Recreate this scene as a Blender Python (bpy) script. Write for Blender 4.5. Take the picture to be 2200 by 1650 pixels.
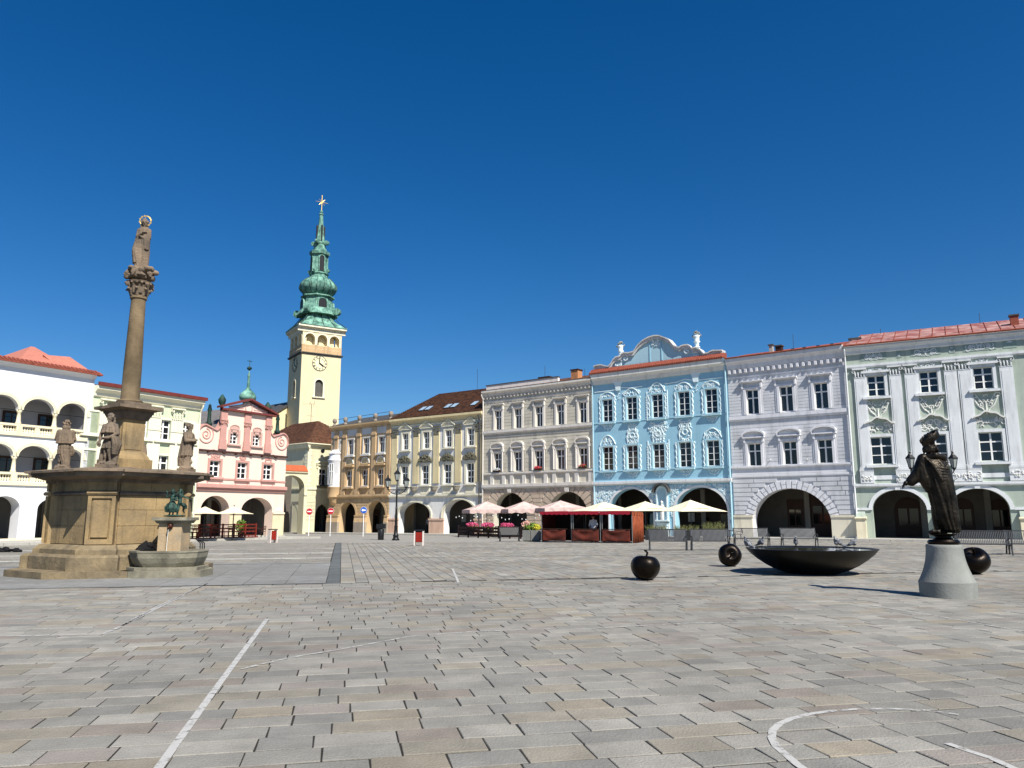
import bpy, bmesh, math, random
from math import pi, sin, cos, tan, atan2, sqrt, radians as R
from mathutils import Vector, Matrix, noise
from mathutils.geometry import tessellate_polygon
random.seed(7)
for o in list(bpy.data.objects): bpy.data.objects.remove(o)
SC = bpy.context.scene
C = SC.collection
# ---------------------------------------------------------------- camera
FPX, CX, CY, EYE = 1652.0, 1100.0, 825.0, 1.55
PITCH = math.atan((1108-825)/FPX)
cp, sp = cos(PITCH), sin(PITCH)
cam = bpy.data.cameras.new('camera'); co = bpy.data.objects.new('camera', cam); C.objects.link(co)
cam.sensor_width = 36; cam.lens = 36*FPX/2200; cam.clip_end = 6000; cam.clip_start = .05
co.location = (0, 0, EYE); co.rotation_euler = (pi/2+PITCH, 0, 0)
SC.camera = co
# ---------------------------------------------------------------- light
SUN = Vector((.545, -.838, 0)).normalized(); ELEV = R(47)
w = bpy.data.worlds.new('World'); SC.world = w; w.use_nodes = True
nt = w.node_tree; bg = nt.nodes['Background']
sky = nt.nodes.new('ShaderNodeTexSky'); sky.sky_type = 'NISHITA'; sky.sun_disc = False
sky.sun_elevation = ELEV; sky.sun_rotation = atan2(SUN.x, SUN.y)
sky.air_density = 1.0; sky.dust_density = 0.5; sky.ozone_density = 6.0; sky.altitude = 300
hs = nt.nodes.new('ShaderNodeHueSaturation'); hs.inputs['Saturation'].default_value = 1.31; hs.inputs['Value'].default_value = 1.12; hs.inputs['Hue'].default_value = .504
nt.links.new(sky.outputs[0], hs.inputs['Color']); nt.links.new(hs.outputs[0], bg.inputs[0])
bg.inputs[1].default_value = .06
sl = bpy.data.lights.new('sun', 'SUN'); so = bpy.data.objects.new('sun', sl); C.objects.link(so)
sl.energy = 5.0; sl.angle = R(.5); sl.color = (1, .95, .87)
sd = Vector((SUN.x*cos(ELEV), SUN.y*cos(ELEV), sin(ELEV)))
so.rotation_euler = sd.to_track_quat('Z', 'Y').to_euler(); so.location = (20, -20, 60)
vs = SC.view_settings; vs.view_transform = 'Standard'; vs.look = 'None'; vs.gamma = 1; vs.exposure = 0.62
vs.use_curve_mapping = False
SC.render.engine = 'CYCLES'; SC.cycles.max_bounces = 6; SC.cycles.diffuse_bounces = 3

def ray(x, y):
    v = (CY-y)/FPX
    return (x-CX)/FPX, cp-v*sp, sp+v*cp
def g(Y): return -.009*max(0., Y-35)
def ground(x, y):
    r = ray(x, y); Y = 10
    for i in range(60):
        t = (g(Y)-EYE)/r[2]; Y = .5*Y+.5*t*r[1]
    return Vector((t*r[0], t*r[1], g(Y)))
def atY(x, y, Y):
    r = ray(x, y); t = Y/r[1]
    return Vector((t*r[0], Y, EYE+t*r[2]))
# ---------------------------------------------------------------- materials
MATS = {}
def srgb(h):
    h = h.lstrip('#'); c = [int(h[i:i+2], 16)/255 for i in (0, 2, 4)]
    return tuple(((x+.055)/1.055)**2.4 if x > .04 else x/12.92 for x in c)
def mat(name, col, rough=.85, var=.12, scale=1.5, bump=.0, bscale=40, metal=0., stain=0., col2=None, attr=None, spec=.3, fine=0., emit=0, big=0):
    if name in MATS: return MATS[name]
    if isinstance(col, str): col = srgb(col)
    m = bpy.data.materials.new(name); m.use_nodes = True; n = m.node_tree; N = n.nodes; L = n.links
    b = N['Principled BSDF']; b.inputs['Roughness'].default_value = rough; b.inputs['Metallic'].default_value = metal
    b.inputs['Specular IOR Level'].default_value = spec
    geo = N.new('ShaderNodeNewGeometry')
    def noise_(s, det, lo, hi, a, c2, stretch=None):
        t = N.new('ShaderNodeTexNoise'); t.inputs['Scale'].default_value = s; t.inputs['Detail'].default_value = det
        t.inputs['Roughness'].default_value = .62
        if stretch:
            mp = N.new('ShaderNodeMapping'); mp.inputs['Scale'].default_value = stretch
            L.new(geo.outputs['Position'], mp.inputs['Vector']); L.new(mp.outputs[0], t.inputs['Vector'])
        else: L.new(geo.outputs['Position'], t.inputs['Vector'])
        mr = N.new('ShaderNodeMapRange'); mr.inputs['From Min'].default_value = lo; mr.inputs['From Max'].default_value = hi
        mr.inputs['To Min'].default_value = a; mr.inputs['To Max'].default_value = c2
        L.new(t.outputs['Fac'], mr.inputs['Value']); return mr.outputs[0], t
    base = None
    if attr:
        at = N.new('ShaderNodeAttribute'); at.attribute_name = attr; base = at.outputs['Color']
    elif col2 is not None:
        if isinstance(col2, str): col2 = srgb(col2)
        f, _ = noise_(scale*.8, 6, .38, .64, 0, 1)
        mx = N.new('ShaderNodeMix'); mx.data_type = 'RGBA'; mx.inputs['A'].default_value = (*col, 1); mx.inputs['B'].default_value = (*col2, 1)
        L.new(f, mx.inputs['Factor']); base = mx.outputs['Result']
    else:
        rg = N.new('ShaderNodeRGB'); rg.outputs[0].default_value = (*col, 1); base = rg.outputs[0]
    def mul(base, fac):
        mx = N.new('ShaderNodeVectorMath'); mx.operation = 'SCALE'
        L.new(base, mx.inputs[0]); L.new(fac, mx.inputs['Scale']); return mx.outputs[0]
    if var:
        f, _ = noise_(scale, 7, .3, .7, 1-var, 1+var*.6); base = mul(base, f)
    if big:
        f, _ = noise_(.22, 8, .35, .62, 1-big, 1+big*.35); base = mul(base, f)
        f, _ = noise_(7, 9, .62, .75, 1, 1-big); base = mul(base, f)
    if fine:
        f, _ = noise_(scale*30, 3, .3, .7, 1-fine, 1+fine); base = mul(base, f)
    if stain:
        f, _ = noise_(1.0, 6, .5, .72, 1, 1-stain, (2.2, 2.2, .35)); base = mul(base, f)
    L.new(base, b.inputs['Base Color'])
    if bump:
        t = N.new('ShaderNodeTexNoise'); t.inputs['Scale'].default_value = bscale; t.inputs['Detail'].default_value = 6
        L.new(geo.outputs['Position'], t.inputs['Vector'])
        bp = N.new('ShaderNodeBump'); bp.inputs['Strength'].default_value = bump; bp.inputs['Distance'].default_value = .02
        L.new(t.outputs['Fac'], bp.inputs['Height']); L.new(bp.outputs[0], b.inputs['Normal'])
    if emit:
        b.inputs['Emission Color'].default_value = (*col, 1); b.inputs['Emission Strength'].default_value = emit
    MATS[name] = m; return m
def plaster(name, c, var=.13, stain=.26): return mat(name, c, .9, var, .7, .25, 12, stain=stain, fine=.03)
# ---------------------------------------------------------------- object helpers
def link(name, me, parent=None, loc=(0, 0, 0), rz=0, m=None):
    o = bpy.data.objects.new(name, me); C.objects.link(o)
    o.location = loc; o.rotation_euler = (0, 0, rz)
    if parent: o.parent = parent
    return o
def tag(o, label=None, cat=None, group=None, kind=None):
    if label: o['label'] = label
    if cat: o['category'] = cat
    if group: o['group'] = group
    if kind: o['kind'] = kind
    return o
def empty(name, loc, rz=0, label=None, cat=None, group=None):
    o = bpy.data.objects.new(name, None); C.objects.link(o); o.empty_display_size = .3
    o.location = loc; o.rotation_euler = (0, 0, rz)
    return tag(o, label, cat, group)
def copy_tree(o, parent=None):
    c = o.copy(); C.objects.link(c); c.parent = parent
    for ch in [x for x in o.children]: copy_tree(ch, c)
    return c
class MB:
    def __init__(s): s.v = []; s.f = []; s.g = []
    def add(s, vs_, fs):
        n = len(s.v); m_ = len(s.f); s.v += [tuple(p) for p in vs_]; s.f += [tuple(i+n for i in f) for f in fs]; s.g.append((n, len(s.v), m_, len(s.f))); return s
    def box(s, x0, x1, y0, y1, z0, z1):
        if x0 > x1: x0, x1 = x1, x0
        if y0 > y1: y0, y1 = y1, y0
        if z0 > z1: z0, z1 = z1, z0
        return s.add([(x0, y0, z0), (x1, y0, z0), (x1, y1, z0), (x0, y1, z0), (x0, y0, z1), (x1, y0, z1), (x1, y1, z1), (x0, y1, z1)],
                     [(0, 3, 2, 1), (4, 5, 6, 7), (0, 1, 5, 4), (1, 2, 6, 5), (2, 3, 7, 6), (3, 0, 4, 7)])
    def prism(s, pts, y0, y1):            # pts in (x,z), extruded along y; y0 is the outer (front) side
        a = sum(pts[i][0]*pts[(i+1) % len(pts)][1]-pts[(i+1) % len(pts)][0]*pts[i][1] for i in range(len(pts)))
        if a < 0: pts = pts[::-1]
        n = len(pts)
        return s.add([(x, y0, z) for x, z in pts]+[(x, y1, z) for x, z in pts],
                     [tuple(range(n)), tuple(range(2*n-1, n-1, -1))]+[(i, i+n, (i+1) % n+n, (i+1) % n) for i in range(n)])
    def plan(s, pts, z0, z1, top=None):   # pts in (x,y) counter-clockwise, extruded up; top: other outline at z1
        n = len(pts); top = top or pts
        return s.add([(x, y, z0) for x, y in pts]+[(x, y, z1) for x, y in top],
                     [tuple(range(n-1, -1, -1)), tuple(range(n, 2*n))]+[(i, (i+1) % n, (i+1) % n+n, i+n) for i in range(n)])
    def moulding(s, x0, x1, prof):        # prof: (outward, z) closed polygon, run along x
        pts = [(-o, z) for o, z in prof]; n = len(pts)
        a = sum(pts[i][0]*pts[(i+1) % n][1]-pts[(i+1) % n][0]*pts[i][1] for i in range(n))
        if a < 0: pts = pts[::-1]
        return s.add([(x0, y, z) for y, z in pts]+[(x1, y, z) for y, z in pts],
                     [tuple(range(n-1, -1, -1)), tuple(range(n, 2*n))]+[(i, (i+1) % n, (i+1) % n+n, i+n) for i in range(n)])
    def lathe(s, prof, n=16, c=(0, 0, 0), ax=None, ph=0.):
        vs_ = []; fs = []
        for r, z in prof:
            for i in range(n):
                a = 2*pi*i/n+ph; vs_.append((c[0]+r*cos(a), c[1]+r*sin(a), c[2]+z))
        m = len(prof)
        for j in range(m-1):
            for i in range(n):
                fs.append((j*n+i, j*n+(i+1) % n, (j+1)*n+(i+1) % n, (j+1)*n+i))
        fs.append(tuple(range(n-1, -1, -1))); fs.append(tuple((m-1)*n+i for i in range(n)))
        if ax: 
            M_ = ax; vs_ = [tuple(M_ @ Vector(v)) for v in vs_]
        return s.add(vs_, fs)
    def tube(s, pts, r, n=6, r1=None):
        pts = [Vector(p) for p in pts]; vs_ = []; fs = []; m = len(pts)
        for k, p in enumerate(pts):
            d = (pts[min(k+1, m-1)]-pts[max(k-1, 0)]).normalized()
            u = d.orthogonal() if k == 0 else (u-d*u.dot(d))
            u.normalize(); w_ = d.cross(u)
            rr = r if r1 is None else r+(r1-r)*k/(m-1)
            for i in range(n):
                a = 2*pi*i/n; vs_.append(tuple(p+u*cos(a)*rr+w_*sin(a)*rr))
        for k in range(m-1):
            for i in range(n): fs.append((k*n+i, k*n+(i+1) % n, (k+1)*n+(i+1) % n, (k+1)*n+i))
        fs.append(tuple(range(n-1, -1, -1))); fs.append(tuple((m-1)*n+i for i in range(n)))
        return s.add(vs_, fs)
    def ridge(s, pts, w0, h, y=0., taper=True):   # raised stucco line in the xz plane standing out of the wall
        m = len(pts); vs_ = []; fs = []
        for k, (x, z) in enumerate(pts):
            a = pts[max(k-1, 0)]; b = pts[min(k+1, m-1)]
            dx, dz = b[0]-a[0], b[1]-a[1]; l = sqrt(dx*dx+dz*dz) or 1; nx, nz = -dz/l, dx/l
            t = 1 if not taper else .35+.65*sin(pi*(k+.4)/(m-.2))
            w_ = w0*t
            vs_ += [(x+nx*w_, y, z+nz*w_), (x+nx*w_*.5, y-h*t, z+nz*w_*.5), (x-nx*w_*.5, y-h*t, z-nz*w_*.5), (x-nx*w_, y, z-nz*w_)]
        for k in range(m-1):
            for i in range(3): fs.append((k*4+i, k*4+i+1, k*4+5+i, k*4+4+i))
        fs.append((0, 3, 2, 1)); fs.append(((m-1)*4, (m-1)*4+1, (m-1)*4+2, (m-1)*4+3))
        return s.add(vs_, fs)
    def clusters(s, tol=.012):
        bb = []
        for a, b, c, d in s.g:
            vv = s.v[a:b]; bb.append([min(p[i] for p in vv)-tol for i in range(3)]+[max(p[i] for p in vv)+tol for i in range(3)])
        n = len(bb); par = list(range(n))
        def fd(i):
            while par[i] != i: par[i] = par[par[i]]; i = par[i]
            return i
        for i in range(n):
            A_ = bb[i]
            for j in range(i):
                B_ = bb[j]
                if A_[0] < B_[3] and B_[0] < A_[3] and A_[1] < B_[4] and B_[1] < A_[4] and A_[2] < B_[5] and B_[2] < A_[5]:
                    par[fd(i)] = fd(j)
        cl = {}
        for i in range(n): cl.setdefault(fd(i), []).append(i)
        out = []
        for ids in cl.values():
            m = MB()
            for i in sorted(ids):
                a, b, c, d = s.g[i]; m.add(s.v[a:b], [tuple(q-a for q in f) for f in s.f[c:d]])
            out.append(m)
        return out
    def mesh(s, name, m, smooth=False):
        me = bpy.data.meshes.new(name); me.from_pydata(s.v, [], s.f); me.update()
        if m: me.materials.append(m)
        if smooth: me.polygons.foreach_set('use_smooth', [True]*len(me.polygons))
        return me
    def build(s, name, m, parent=None, loc=(0, 0, 0), rz=0, smooth=False, label=None):
        stuff = False
        if 1 < len(s.g) < 160 and name not in ('window', 'pane', 'wall', 'side_wall', 'roof', 'arcade_interior', 'loggia_room', 'inner_wall', 'rear_wall', 'gallery_core'):
            cl = s.clusters()
            if 1 < len(cl) <= 14 and len(s.g) < 70:
                for q in cl: o = link(name, q.mesh(name, m, smooth), parent, loc, rz)
                if label: o['label'] = label
                return o
            stuff = len(cl) > 1
        elif len(s.g) >= 160: stuff = True
        o = link(name, s.mesh(name, m, smooth), parent, loc, rz)
        if stuff: o['kind'] = 'stuff'
        if label: o['label'] = label
        return o
def autosmooth(o, ang=35):
    me = o.data; bm = bmesh.new(); bm.from_mesh(me)
    for f in bm.faces: f.smooth = True
    for e in bm.edges:
        if len(e.link_faces) == 2 and e.calc_face_angle(0) > R(ang): e.smooth = False
    bm.to_mesh(me); bm.free(); return o
def arch(cx, hw, z0, zs, rise, n=20):
    return [(cx-hw, z0)]+[(cx-hw*cos(pi*i/n), zs+rise*sin(pi*i/n)) for i in range(n+1)]+[(cx+hw, z0)]
def rect(cx, w_, z0, z1): return [(cx-w_/2, z0), (cx-w_/2, z1), (cx+w_/2, z1), (cx+w_/2, z0)]
def holed(mb, outer, holes, y=0., edge=0.):
    """front face of a wall with openings; holes = (points, reveal depth)"""
    loops = [[Vector((x, z, 0)) for x, z in outer]]+[[Vector((x, z, 0)) for x, z in h] for h, d in holes]
    flat = [p for l in loops for p in l]; tr = tessellate_polygon(loops)
    fs = []
    for t in tr:
        a, b, c = (flat[i] for i in t)
        ar = (b.x-a.x)*(c.y-a.y)-(c.x-a.x)*(b.y-a.y)
        fs.append(tuple(t) if ar > 0 else tuple(t[::-1]))
    mb.add([(p.x, y, p.y) for p in flat], fs)
    for h, d in holes:
        n = len(h); a = sum(h[i][0]*h[(i+1) % n][1]-h[(i+1) % n][0]*h[i][1] for i in range(n))
        hh = h if a < 0 else h[::-1]
        mb.add([(x, y, z) for x, z in hh]+[(x, y+d, z) for x, z in hh], [(i, i+n, (i+1) % n+n, (i+1) % n) for i in range(n)])
    if edge:
        n = len(outer); a = sum(outer[i][0]*outer[(i+1) % n][1]-outer[(i+1) % n][0]*outer[i][1] for i in range(n))
        oo = outer if a > 0 else outer[::-1]
        mb.add([(x, y, z) for x, z in oo]+[(x, y+edge, z) for x, z in oo], [(i, i+n, (i+1) % n+n, (i+1) % n) for i in range(n)]+[tuple(range(2*n-1, n-1, -1))])
    return mb
# ---------------------------------------------------------------- shared materials
M_joint = mat('joint_grit', '#2c2924', .95, .3, 8)
M_stone = mat('paving_stone', '#8a8880', .9, .2, 2.6, .5, 45, attr='tint', fine=.13, big=.2)
M_asph = mat('street_setts', '#8b8881', .92, .18, 3, .4, 30, fine=.12)
M_curb = mat('kerb_granite', '#a8a59c', .9, .15, 3, .3, 30, fine=.08)
M_white = mat('window_white', '#e9e8e4', .5, .03, 2)
M_paint = mat('line_paint', '#d6d6d2', .8, .2, 9)
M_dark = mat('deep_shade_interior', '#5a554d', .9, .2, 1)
M_wood = mat('dark_wood', '#3a2419', .6, .25, 4)
M_iron = mat('black_iron', '#17181a', .45, .15, 8, metal=.3, spec=.5)
M_steel = mat('grey_steel', '#4a4c4e', .4, .15, 8, metal=.6, spec=.5)
M_lead = mat('weathered_lead', '#4b4a48', .6, .3, 3)
M_sand = mat('sandstone', '#a99066', .93, .22, 1.1, .55, 14, stain=.5, col2='#7f6f55', fine=.1, big=.25)
M_sandd = mat('weathered_sandstone', '#857461', .95, .3, 1.6, .6, 18, stain=.4, col2='#5f564b', fine=.1)
M_base = mat('grey_brown_base_stone', '#8f7f62', .95, .3, 2.2, .7, 16, stain=.45, col2='#6e6350', fine=.12, big=.25)
M_bronze = mat('dark_bronze', '#241e19', .36, .35, 4, .15, 25, metal=.85, col2='#17130f', spec=.5)
M_bronze2 = mat('statue_bronze', '#39332a', .45, .4, 5, .35, 22, metal=.7, col2='#1d1a17')
M_patina = mat('copper_patina', '#84b3a0', .75, .3, 1.6, .3, 12, stain=.75, col2='#3c665a')
M_patdark = mat('dark_patina', '#26483e', .7, .4, 2, .2, 12, col2='#15231f')
M_verd = mat('verdigris_bronze', '#3a5a50', .6, .4, 9, .3, 30, metal=.35, col2='#171f1c')
M_gold = mat('gilded_metal', '#e8c46a', .45, .05, 3, metal=.8)
M_redtile = mat('red_tiles', '#8b4a3a', .85, .3, 5, .3, 18, stain=.2, fine=.15)
M_browntile = mat('brown_tiles', '#6b4630', .88, .35, 3, .3, 18, col2='#3e2a20', fine=.2)
M_redmetal = mat('faded_red_roof_sheet', '#8a4b42', .6, .3, 1.2, col2='#b09088', stain=.3)
M_stuc = plaster('white_stucco', '#dcdcd6', .06, .12)
def glass(name, c, r=.06, spec=.6):
    return mat(name, c, r, .5, .35, spec=spec)
GL = [glass('window_glass_dark', '#0c1116'), glass('window_glass_blue', '#101a26'), glass('window_glass_curtained', '#2a2d30', .12), glass('window_glass_brown', '#1a1512')]
# ================================================================ facade builder
MESHC = {}
P_notice = mat('pale_notice_board', '#b9b5aa', .7, .3, 6)
def corner(px, py, Y):
    r = ray(px, py); return Vector((r[0]/r[1]*Y, Y))
def hitcorner(P, u, px, py):
    r = ray(px, py); k = r[0]/r[1]; t = (k*P.y-P.x)/(u.x-k*u.y); return P+u*t, t
class Bld:
    def __init__(s, name, label, P, u, W, wallm, group='houses around the square', cat='house', zb=None):
        s.P = P; s.u = u; s.W = W; s.wm = wallm; s.zb = g(P.y)+.14 if zb is None else zb
        s.root = empty(name, (P.x, P.y, s.zb), atan2(u.y, u.x), label, cat, group)
        s.nv = Vector((u.y, -u.x))            # outward
        s.holes = []; s.xf = ((0, 0, 0), 0)
    def at(s, px, py, out=0):
        r = Vector(ray(px, py)); n = Vector((s.nv.x, s.nv.y, 0)); P0 = Vector((s.P.x, s.P.y, 0))+n*out
        t = (P0-Vector((0, 0, EYE))).dot(n)/r.dot(n); p = Vector((0, 0, EYE))+r*t
        return (Vector((p.x, p.y))-s.P).dot(s.u), p.z-s.zb
    def s_(s, px, py): return s.at(px, py)[0]
    def z_(s, px, py): return s.at(px, py)[1]
    def part(s, mb, name, m, smooth=False, parent=None, loc=(0, 0, 0), **k):
        l, r = s.xf if not parent else ((0, 0, 0), 0)
        if loc != (0, 0, 0): l = loc
        return mb.build(name, m, parent or s.root, l, r, smooth=smooth)
    def win(s, c, z0, z1, w, cols=2, tr=(.62,), rec=.16, gi=None, fm=None, sill=.12, archtop=0, sillm=None, bar=.05, hole=True):
        fm = fm or M_white
        h = z1-z0; key = (round(w, 2), round(h, 2), cols, tr, fm.name, archtop, bar)
        pts = rect(c, w, z0, z1) if not archtop else arch(c, w/2, z0, z1-w/2*archtop, w/2*archtop, 10)
        if hole: s.holes.append((pts, rec+.12))
        if key not in MESHC:
            mb = MB(); f = .065
            if archtop:
                ip = arch(0, w/2-f, f, h-w/2*archtop, (w/2-f)*archtop, 10); op = arch(0, w/2, 0, h-w/2*archtop, w/2*archtop, 10)
                holed(mb, op, [(ip, .06)])
            else:
                mb.box(-w/2, w/2, 0, .06, 0, f).box(-w/2, w/2, 0, .06, h-f, h).box(-w/2, -w/2+f, 0, .06, f, h-f).box(w/2-f, w/2, 0, .06, f, h-f)
            for i in range(1, cols):
                x = -w/2+w*i/cols; t = bar if cols != 2 else bar*1.15
                mb.box(x-t, x+t, -.012, .05, f, h-f*.9)
            ts = [0]+[h*t for t in tr]+[h]
            for j, t in enumerate(ts[1:-1]):
                tt = .045 if (j == len(ts)-3 and len(tr) <= 2) else bar*.55
                mb.box(-w/2+f, w/2-f, -.006, .045, t-tt, t+tt)
            pm = []
            for i in range(cols):
                for j in range(len(ts)-1):
                    x0, x1 = -w/2+w*i/cols+.03, -w/2+w*(i+1)/cols-.03
                    a0, a1 = ts[j]+.02, ts[j+1]-.02
                    if archtop and j == len(ts)-2:
                        o_ = arch(0, w/2-.03, 0, h-w/2*archtop, (w/2-.03)*archtop, 10)
                        pp = [(x, z) for x, z in o_ if x0-.03 <= x <= x1+.03 and z > a0]
                        pp = [(max(x0, min(x1, x)), z) for x, z in pp]
                        if pp[0][0] > x0+.05: pp = [(x0, a0), (x0, pp[0][1])]+pp+[(x1, a0)]
                        else: pp = [(x0, a0)]+pp+[(x1, pp[-1][1]), (x1, a0)]
                        pm.append(MB().prism(pp, .03, .05))
                    else: pm.append(MB().box(x0, x1, .03, .05, a0, a1))
            MESHC[key] = (mb.mesh('window', fm), [[p.mesh('pane', G) for p in pm] for G in GL])
        fr, pn = MESHC[key]
        o = link('window', fr, s.root, (c, rec, z0))
        gi = random.choice([0, 0, 0, 1, 1, 2, 3]) if gi is None else gi
        for k in range(len(pn[0])):
            gk = gi if random.random() < .85 else random.choice([0, 1, 2])
            link('pane', pn[gk][k], o)
        if sill:
            MB().box(-w/2-.12, w/2+.12, -rec-sill, -rec+.1, -.1, 0).build('sill', sillm or M_stuc, o)
        return o
    def ledge(s, z0, z1, p, m, s0=0, s1=None, name='cornice'):
        s1 = s.W if s1 is None else s1; h = z1-z0
        return s.part(MB().moulding(s0, s1, [(0, z0), (p*.3, z0+.1*h), (p*.38, z0+.38*h), (p*.8, z0+.62*h), (p, z0+.68*h), (p, z1), (0, z1+.02)]), name, m)
    def band(s, z0, z1, p, m, s0=0, s1=None, name='string_course'):
        s1 = s.W if s1 is None else s1
        return s.part(MB().moulding(s0, s1, [(0, z0), (p*.6, z0), (p, z0+.35*(z1-z0)), (p, z1-.02), (0, z1)]), name, m)
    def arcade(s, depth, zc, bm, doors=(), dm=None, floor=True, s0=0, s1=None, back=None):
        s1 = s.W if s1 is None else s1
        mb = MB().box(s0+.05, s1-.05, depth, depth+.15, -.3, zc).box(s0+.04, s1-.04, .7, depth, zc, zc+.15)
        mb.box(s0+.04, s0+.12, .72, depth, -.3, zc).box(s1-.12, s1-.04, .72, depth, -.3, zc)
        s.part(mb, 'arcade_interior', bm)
        mv = MB(); n_ = max(1, int((s1-s0)/4.2))
        for k in range(n_+1):
            x = s0+.15+(s1-s0-.3)*k/n_
            mv.box(x-.16, x+.16, .95, depth, zc-.35, zc)
            mv.box(x-.2, x+.2, depth-.25, depth, -.2, zc-.35)
        s.part(mv, 'vault_rib', plaster('arcade_rib_plaster', '#8a857b'))
        for k in range(n_):
            x = s0+(s1-s0)*(k+.5)/n_+.9
            if all(abs(x-d[0]) > d[1]/2+.35 for d in doors): s.part(MB().box(x-.3, x+.3, depth-.05, depth-.003, 1.2, 2.0), 'notice_board', P_notice)
        if floor: s.part(MB().box(s0+.03, s1-.03, -.3, depth, -.5, 0.0), 'arcade_floor', M_curb)
        for d in doors:
            c, w_, h = d[:3]; top = d[3] if len(d) > 3 else 0
            mb = MB()
            pts = rect(c, w_, 0, h) if not top else arch(c, w_/2, 0, h-w_/2, w_/2, 12)
            mb.prism(pts, depth-.08, depth-.004); d0 = s.part(mb, 'shop_door', dm or M_wood)
            s.part(MB().box(c-w_*.36, c-w_*.04, depth-.11, depth-.085, h*.3, h*.72).box(c+w_*.04, c+w_*.36, depth-.11, depth-.085, h*.3, h*.72), 'door_glass', GL[0], parent=d0)
    def finish(s, ztop, D=13, outer=None, z0=-.6, name='wall', m=None):
        o_ = outer or [(0, z0), (s.W, z0), (s.W, ztop), (0, ztop)]
        mb = MB(); holed(mb, o_, s.holes)
        s.part(mb, name, m or s.wm)
        b = MB(); b.add([(.03, .3, z0), (.03, D, z0), (.03, D, ztop), (.03, .3, ztop)], [(0, 3, 2, 1)])
        b.add([(s.W-.03, .3, z0), (s.W-.03, D, z0), (s.W-.03, D, ztop), (s.W-.03, .3, ztop)], [(0, 1, 2, 3)])
        b.add([(.03, D, z0), (s.W-.03, D, z0), (s.W-.03, D, ztop), (.03, D, ztop)], [(0, 3, 2, 1)])
        b.add([(.03, 0, z0), (.03, .3, z0), (.03, .3, ztop), (.03, 0, ztop)], [(0, 3, 2, 1)])
        b.add([(s.W-.03, 0, z0), (s.W-.03, .3, z0), (s.W-.03, .3, ztop), (s.W-.03, 0, ztop)], [(0, 1, 2, 3)])
        s.part(b, 'side_wall', m or s.wm)
    def roof(s, z, D, rise, m, over=.35, hipl=0, hipr=0, name='roof', courses=0, x0=None, x1=None):
        x0 = -0.0 if x0 is None else x0; x1 = s.W if x1 is None else x1
        mb = MB(); a, b_ = x0, x1
        mb.add([(a, -over, z), (b_, -over, z), (b_-hipr, D/2, z+rise), (a+hipl, D/2, z+rise), (a, D+.3, z), (b_, D+.3, z)],
               [(0, 1, 2, 3), (3, 2, 5, 4), (0, 3, 4), (1, 5, 2), (0, 4, 5, 1)])
        r_ = s.part(mb, name, m)
        if courses:
            L_ = sqrt((D/2+over)**2+rise**2); mc = MB()
            for k in range(courses):
                t0, t1 = k/courses, (k+1.15)/courses
                y0, y1 = -over+(D/2+over)*t0, -over+(D/2+over)*min(t1, 1); z_0, z_1 = z+rise*t0, z+rise*min(t1, 1)
                xa, xb = a+hipl*t0, b_-hipr*t0; xc, xd = a+hipl*min(t1, 1), b_-hipr*min(t1, 1)
                mc.add([(xa, y0-.01, z_0+.03), (xb, y0-.01, z_0+.03), (xb, y0-.02, z_0+.085), (xa, y0-.02, z_0+.085), (xc, y1, z_1+.02), (xd, y1, z_1+.02)],
                       [(0, 1, 2, 3), (3, 2, 5, 4)])
            o = s.part(mc, 'tile_courses', m); tag(o, kind='stuff')
        return r_
def frame_trim(mb, c, z0, z1, w, t, p, ears=0):
    mb.box(c-w/2-t, c-w/2, -p, 0, z0, z1+t).box(c+w/2, c+w/2+t, -p, 0, z0, z1+t).box(c-w/2, c+w/2, -p, 0, z1, z1+t)
    if ears: mb.box(c-w/2-t-ears, c-w/2-t, -p, 0, z1-.1, z1+t).box(c+w/2+t, c+w/2+t+ears, -p, 0, z1-.1, z1+t)
def hood_flat(mb, c, w, z, p=.3, h=.16):
    mb.moulding(c-w/2, c+w/2, [(0, z), (p*.4, z), (p*.55, z+h*.5), (p, z+h*.6), (p, z+h), (0, z+h+.05)])
    for sg in (-1, 1): mb.box(c+sg*(w/2-.22), c+sg*(w/2-.08), -p*.6, 0, z-.45, z)
def hood_tri(mb, c, w, z, h, p=.28, t=.13):
    mb.prism([(c-w/2, z), (c+w/2, z), (c+w/2, z+.08), (c-w/2, z+.08)], -p*.8, 0)
    mb.prism([(c-w/2, z+.08), (c, z+h-.02), (c+w/2, z+.08)], -.05, 0)
    mb.prism([(c-w/2-.06, z+.08), (c, z+h), (c, z+h+t), (c-w/2-.06, z+.08+t)], -p, 0)
    mb.prism([(c+w/2+.06, z+.08), (c+w/2+.06, z+.08+t), (c, z+h+t), (c, z+h)], -p-.003, 0)
def hood_seg(mb, c, w, z, h, p=.3, t=.13, n=12):
    mb.prism([(c-w/2-.03, z), (c+w/2+.03, z), (c+w/2+.03, z+.1), (c-w/2-.03, z+.1)], -p*.8, 0)
    pts = [(c-w/2*cos(pi*i/n), z+.1+h*sin(pi*i/n)**.8) for i in range(n+1)]
    mb.prism(pts, -.06, 0)
    for i in range(n):
        (xa, za), (xb, zb) = pts[i], pts[i+1]
        mb.prism([(xa, za), (xb, zb), (c+(xb-c)*1.08, zb+t), (c+(xa-c)*1.08, za+t)], -p, 0)
    for sg in (-1, 1): mb.prism([(c+sg*(w/2-.2), z-.4), (c+sg*(w/2-.2), z), (c+sg*(w/2-.04), z), (c+sg*(w/2-.04), z-.32)], -p*.6, 0)
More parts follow.
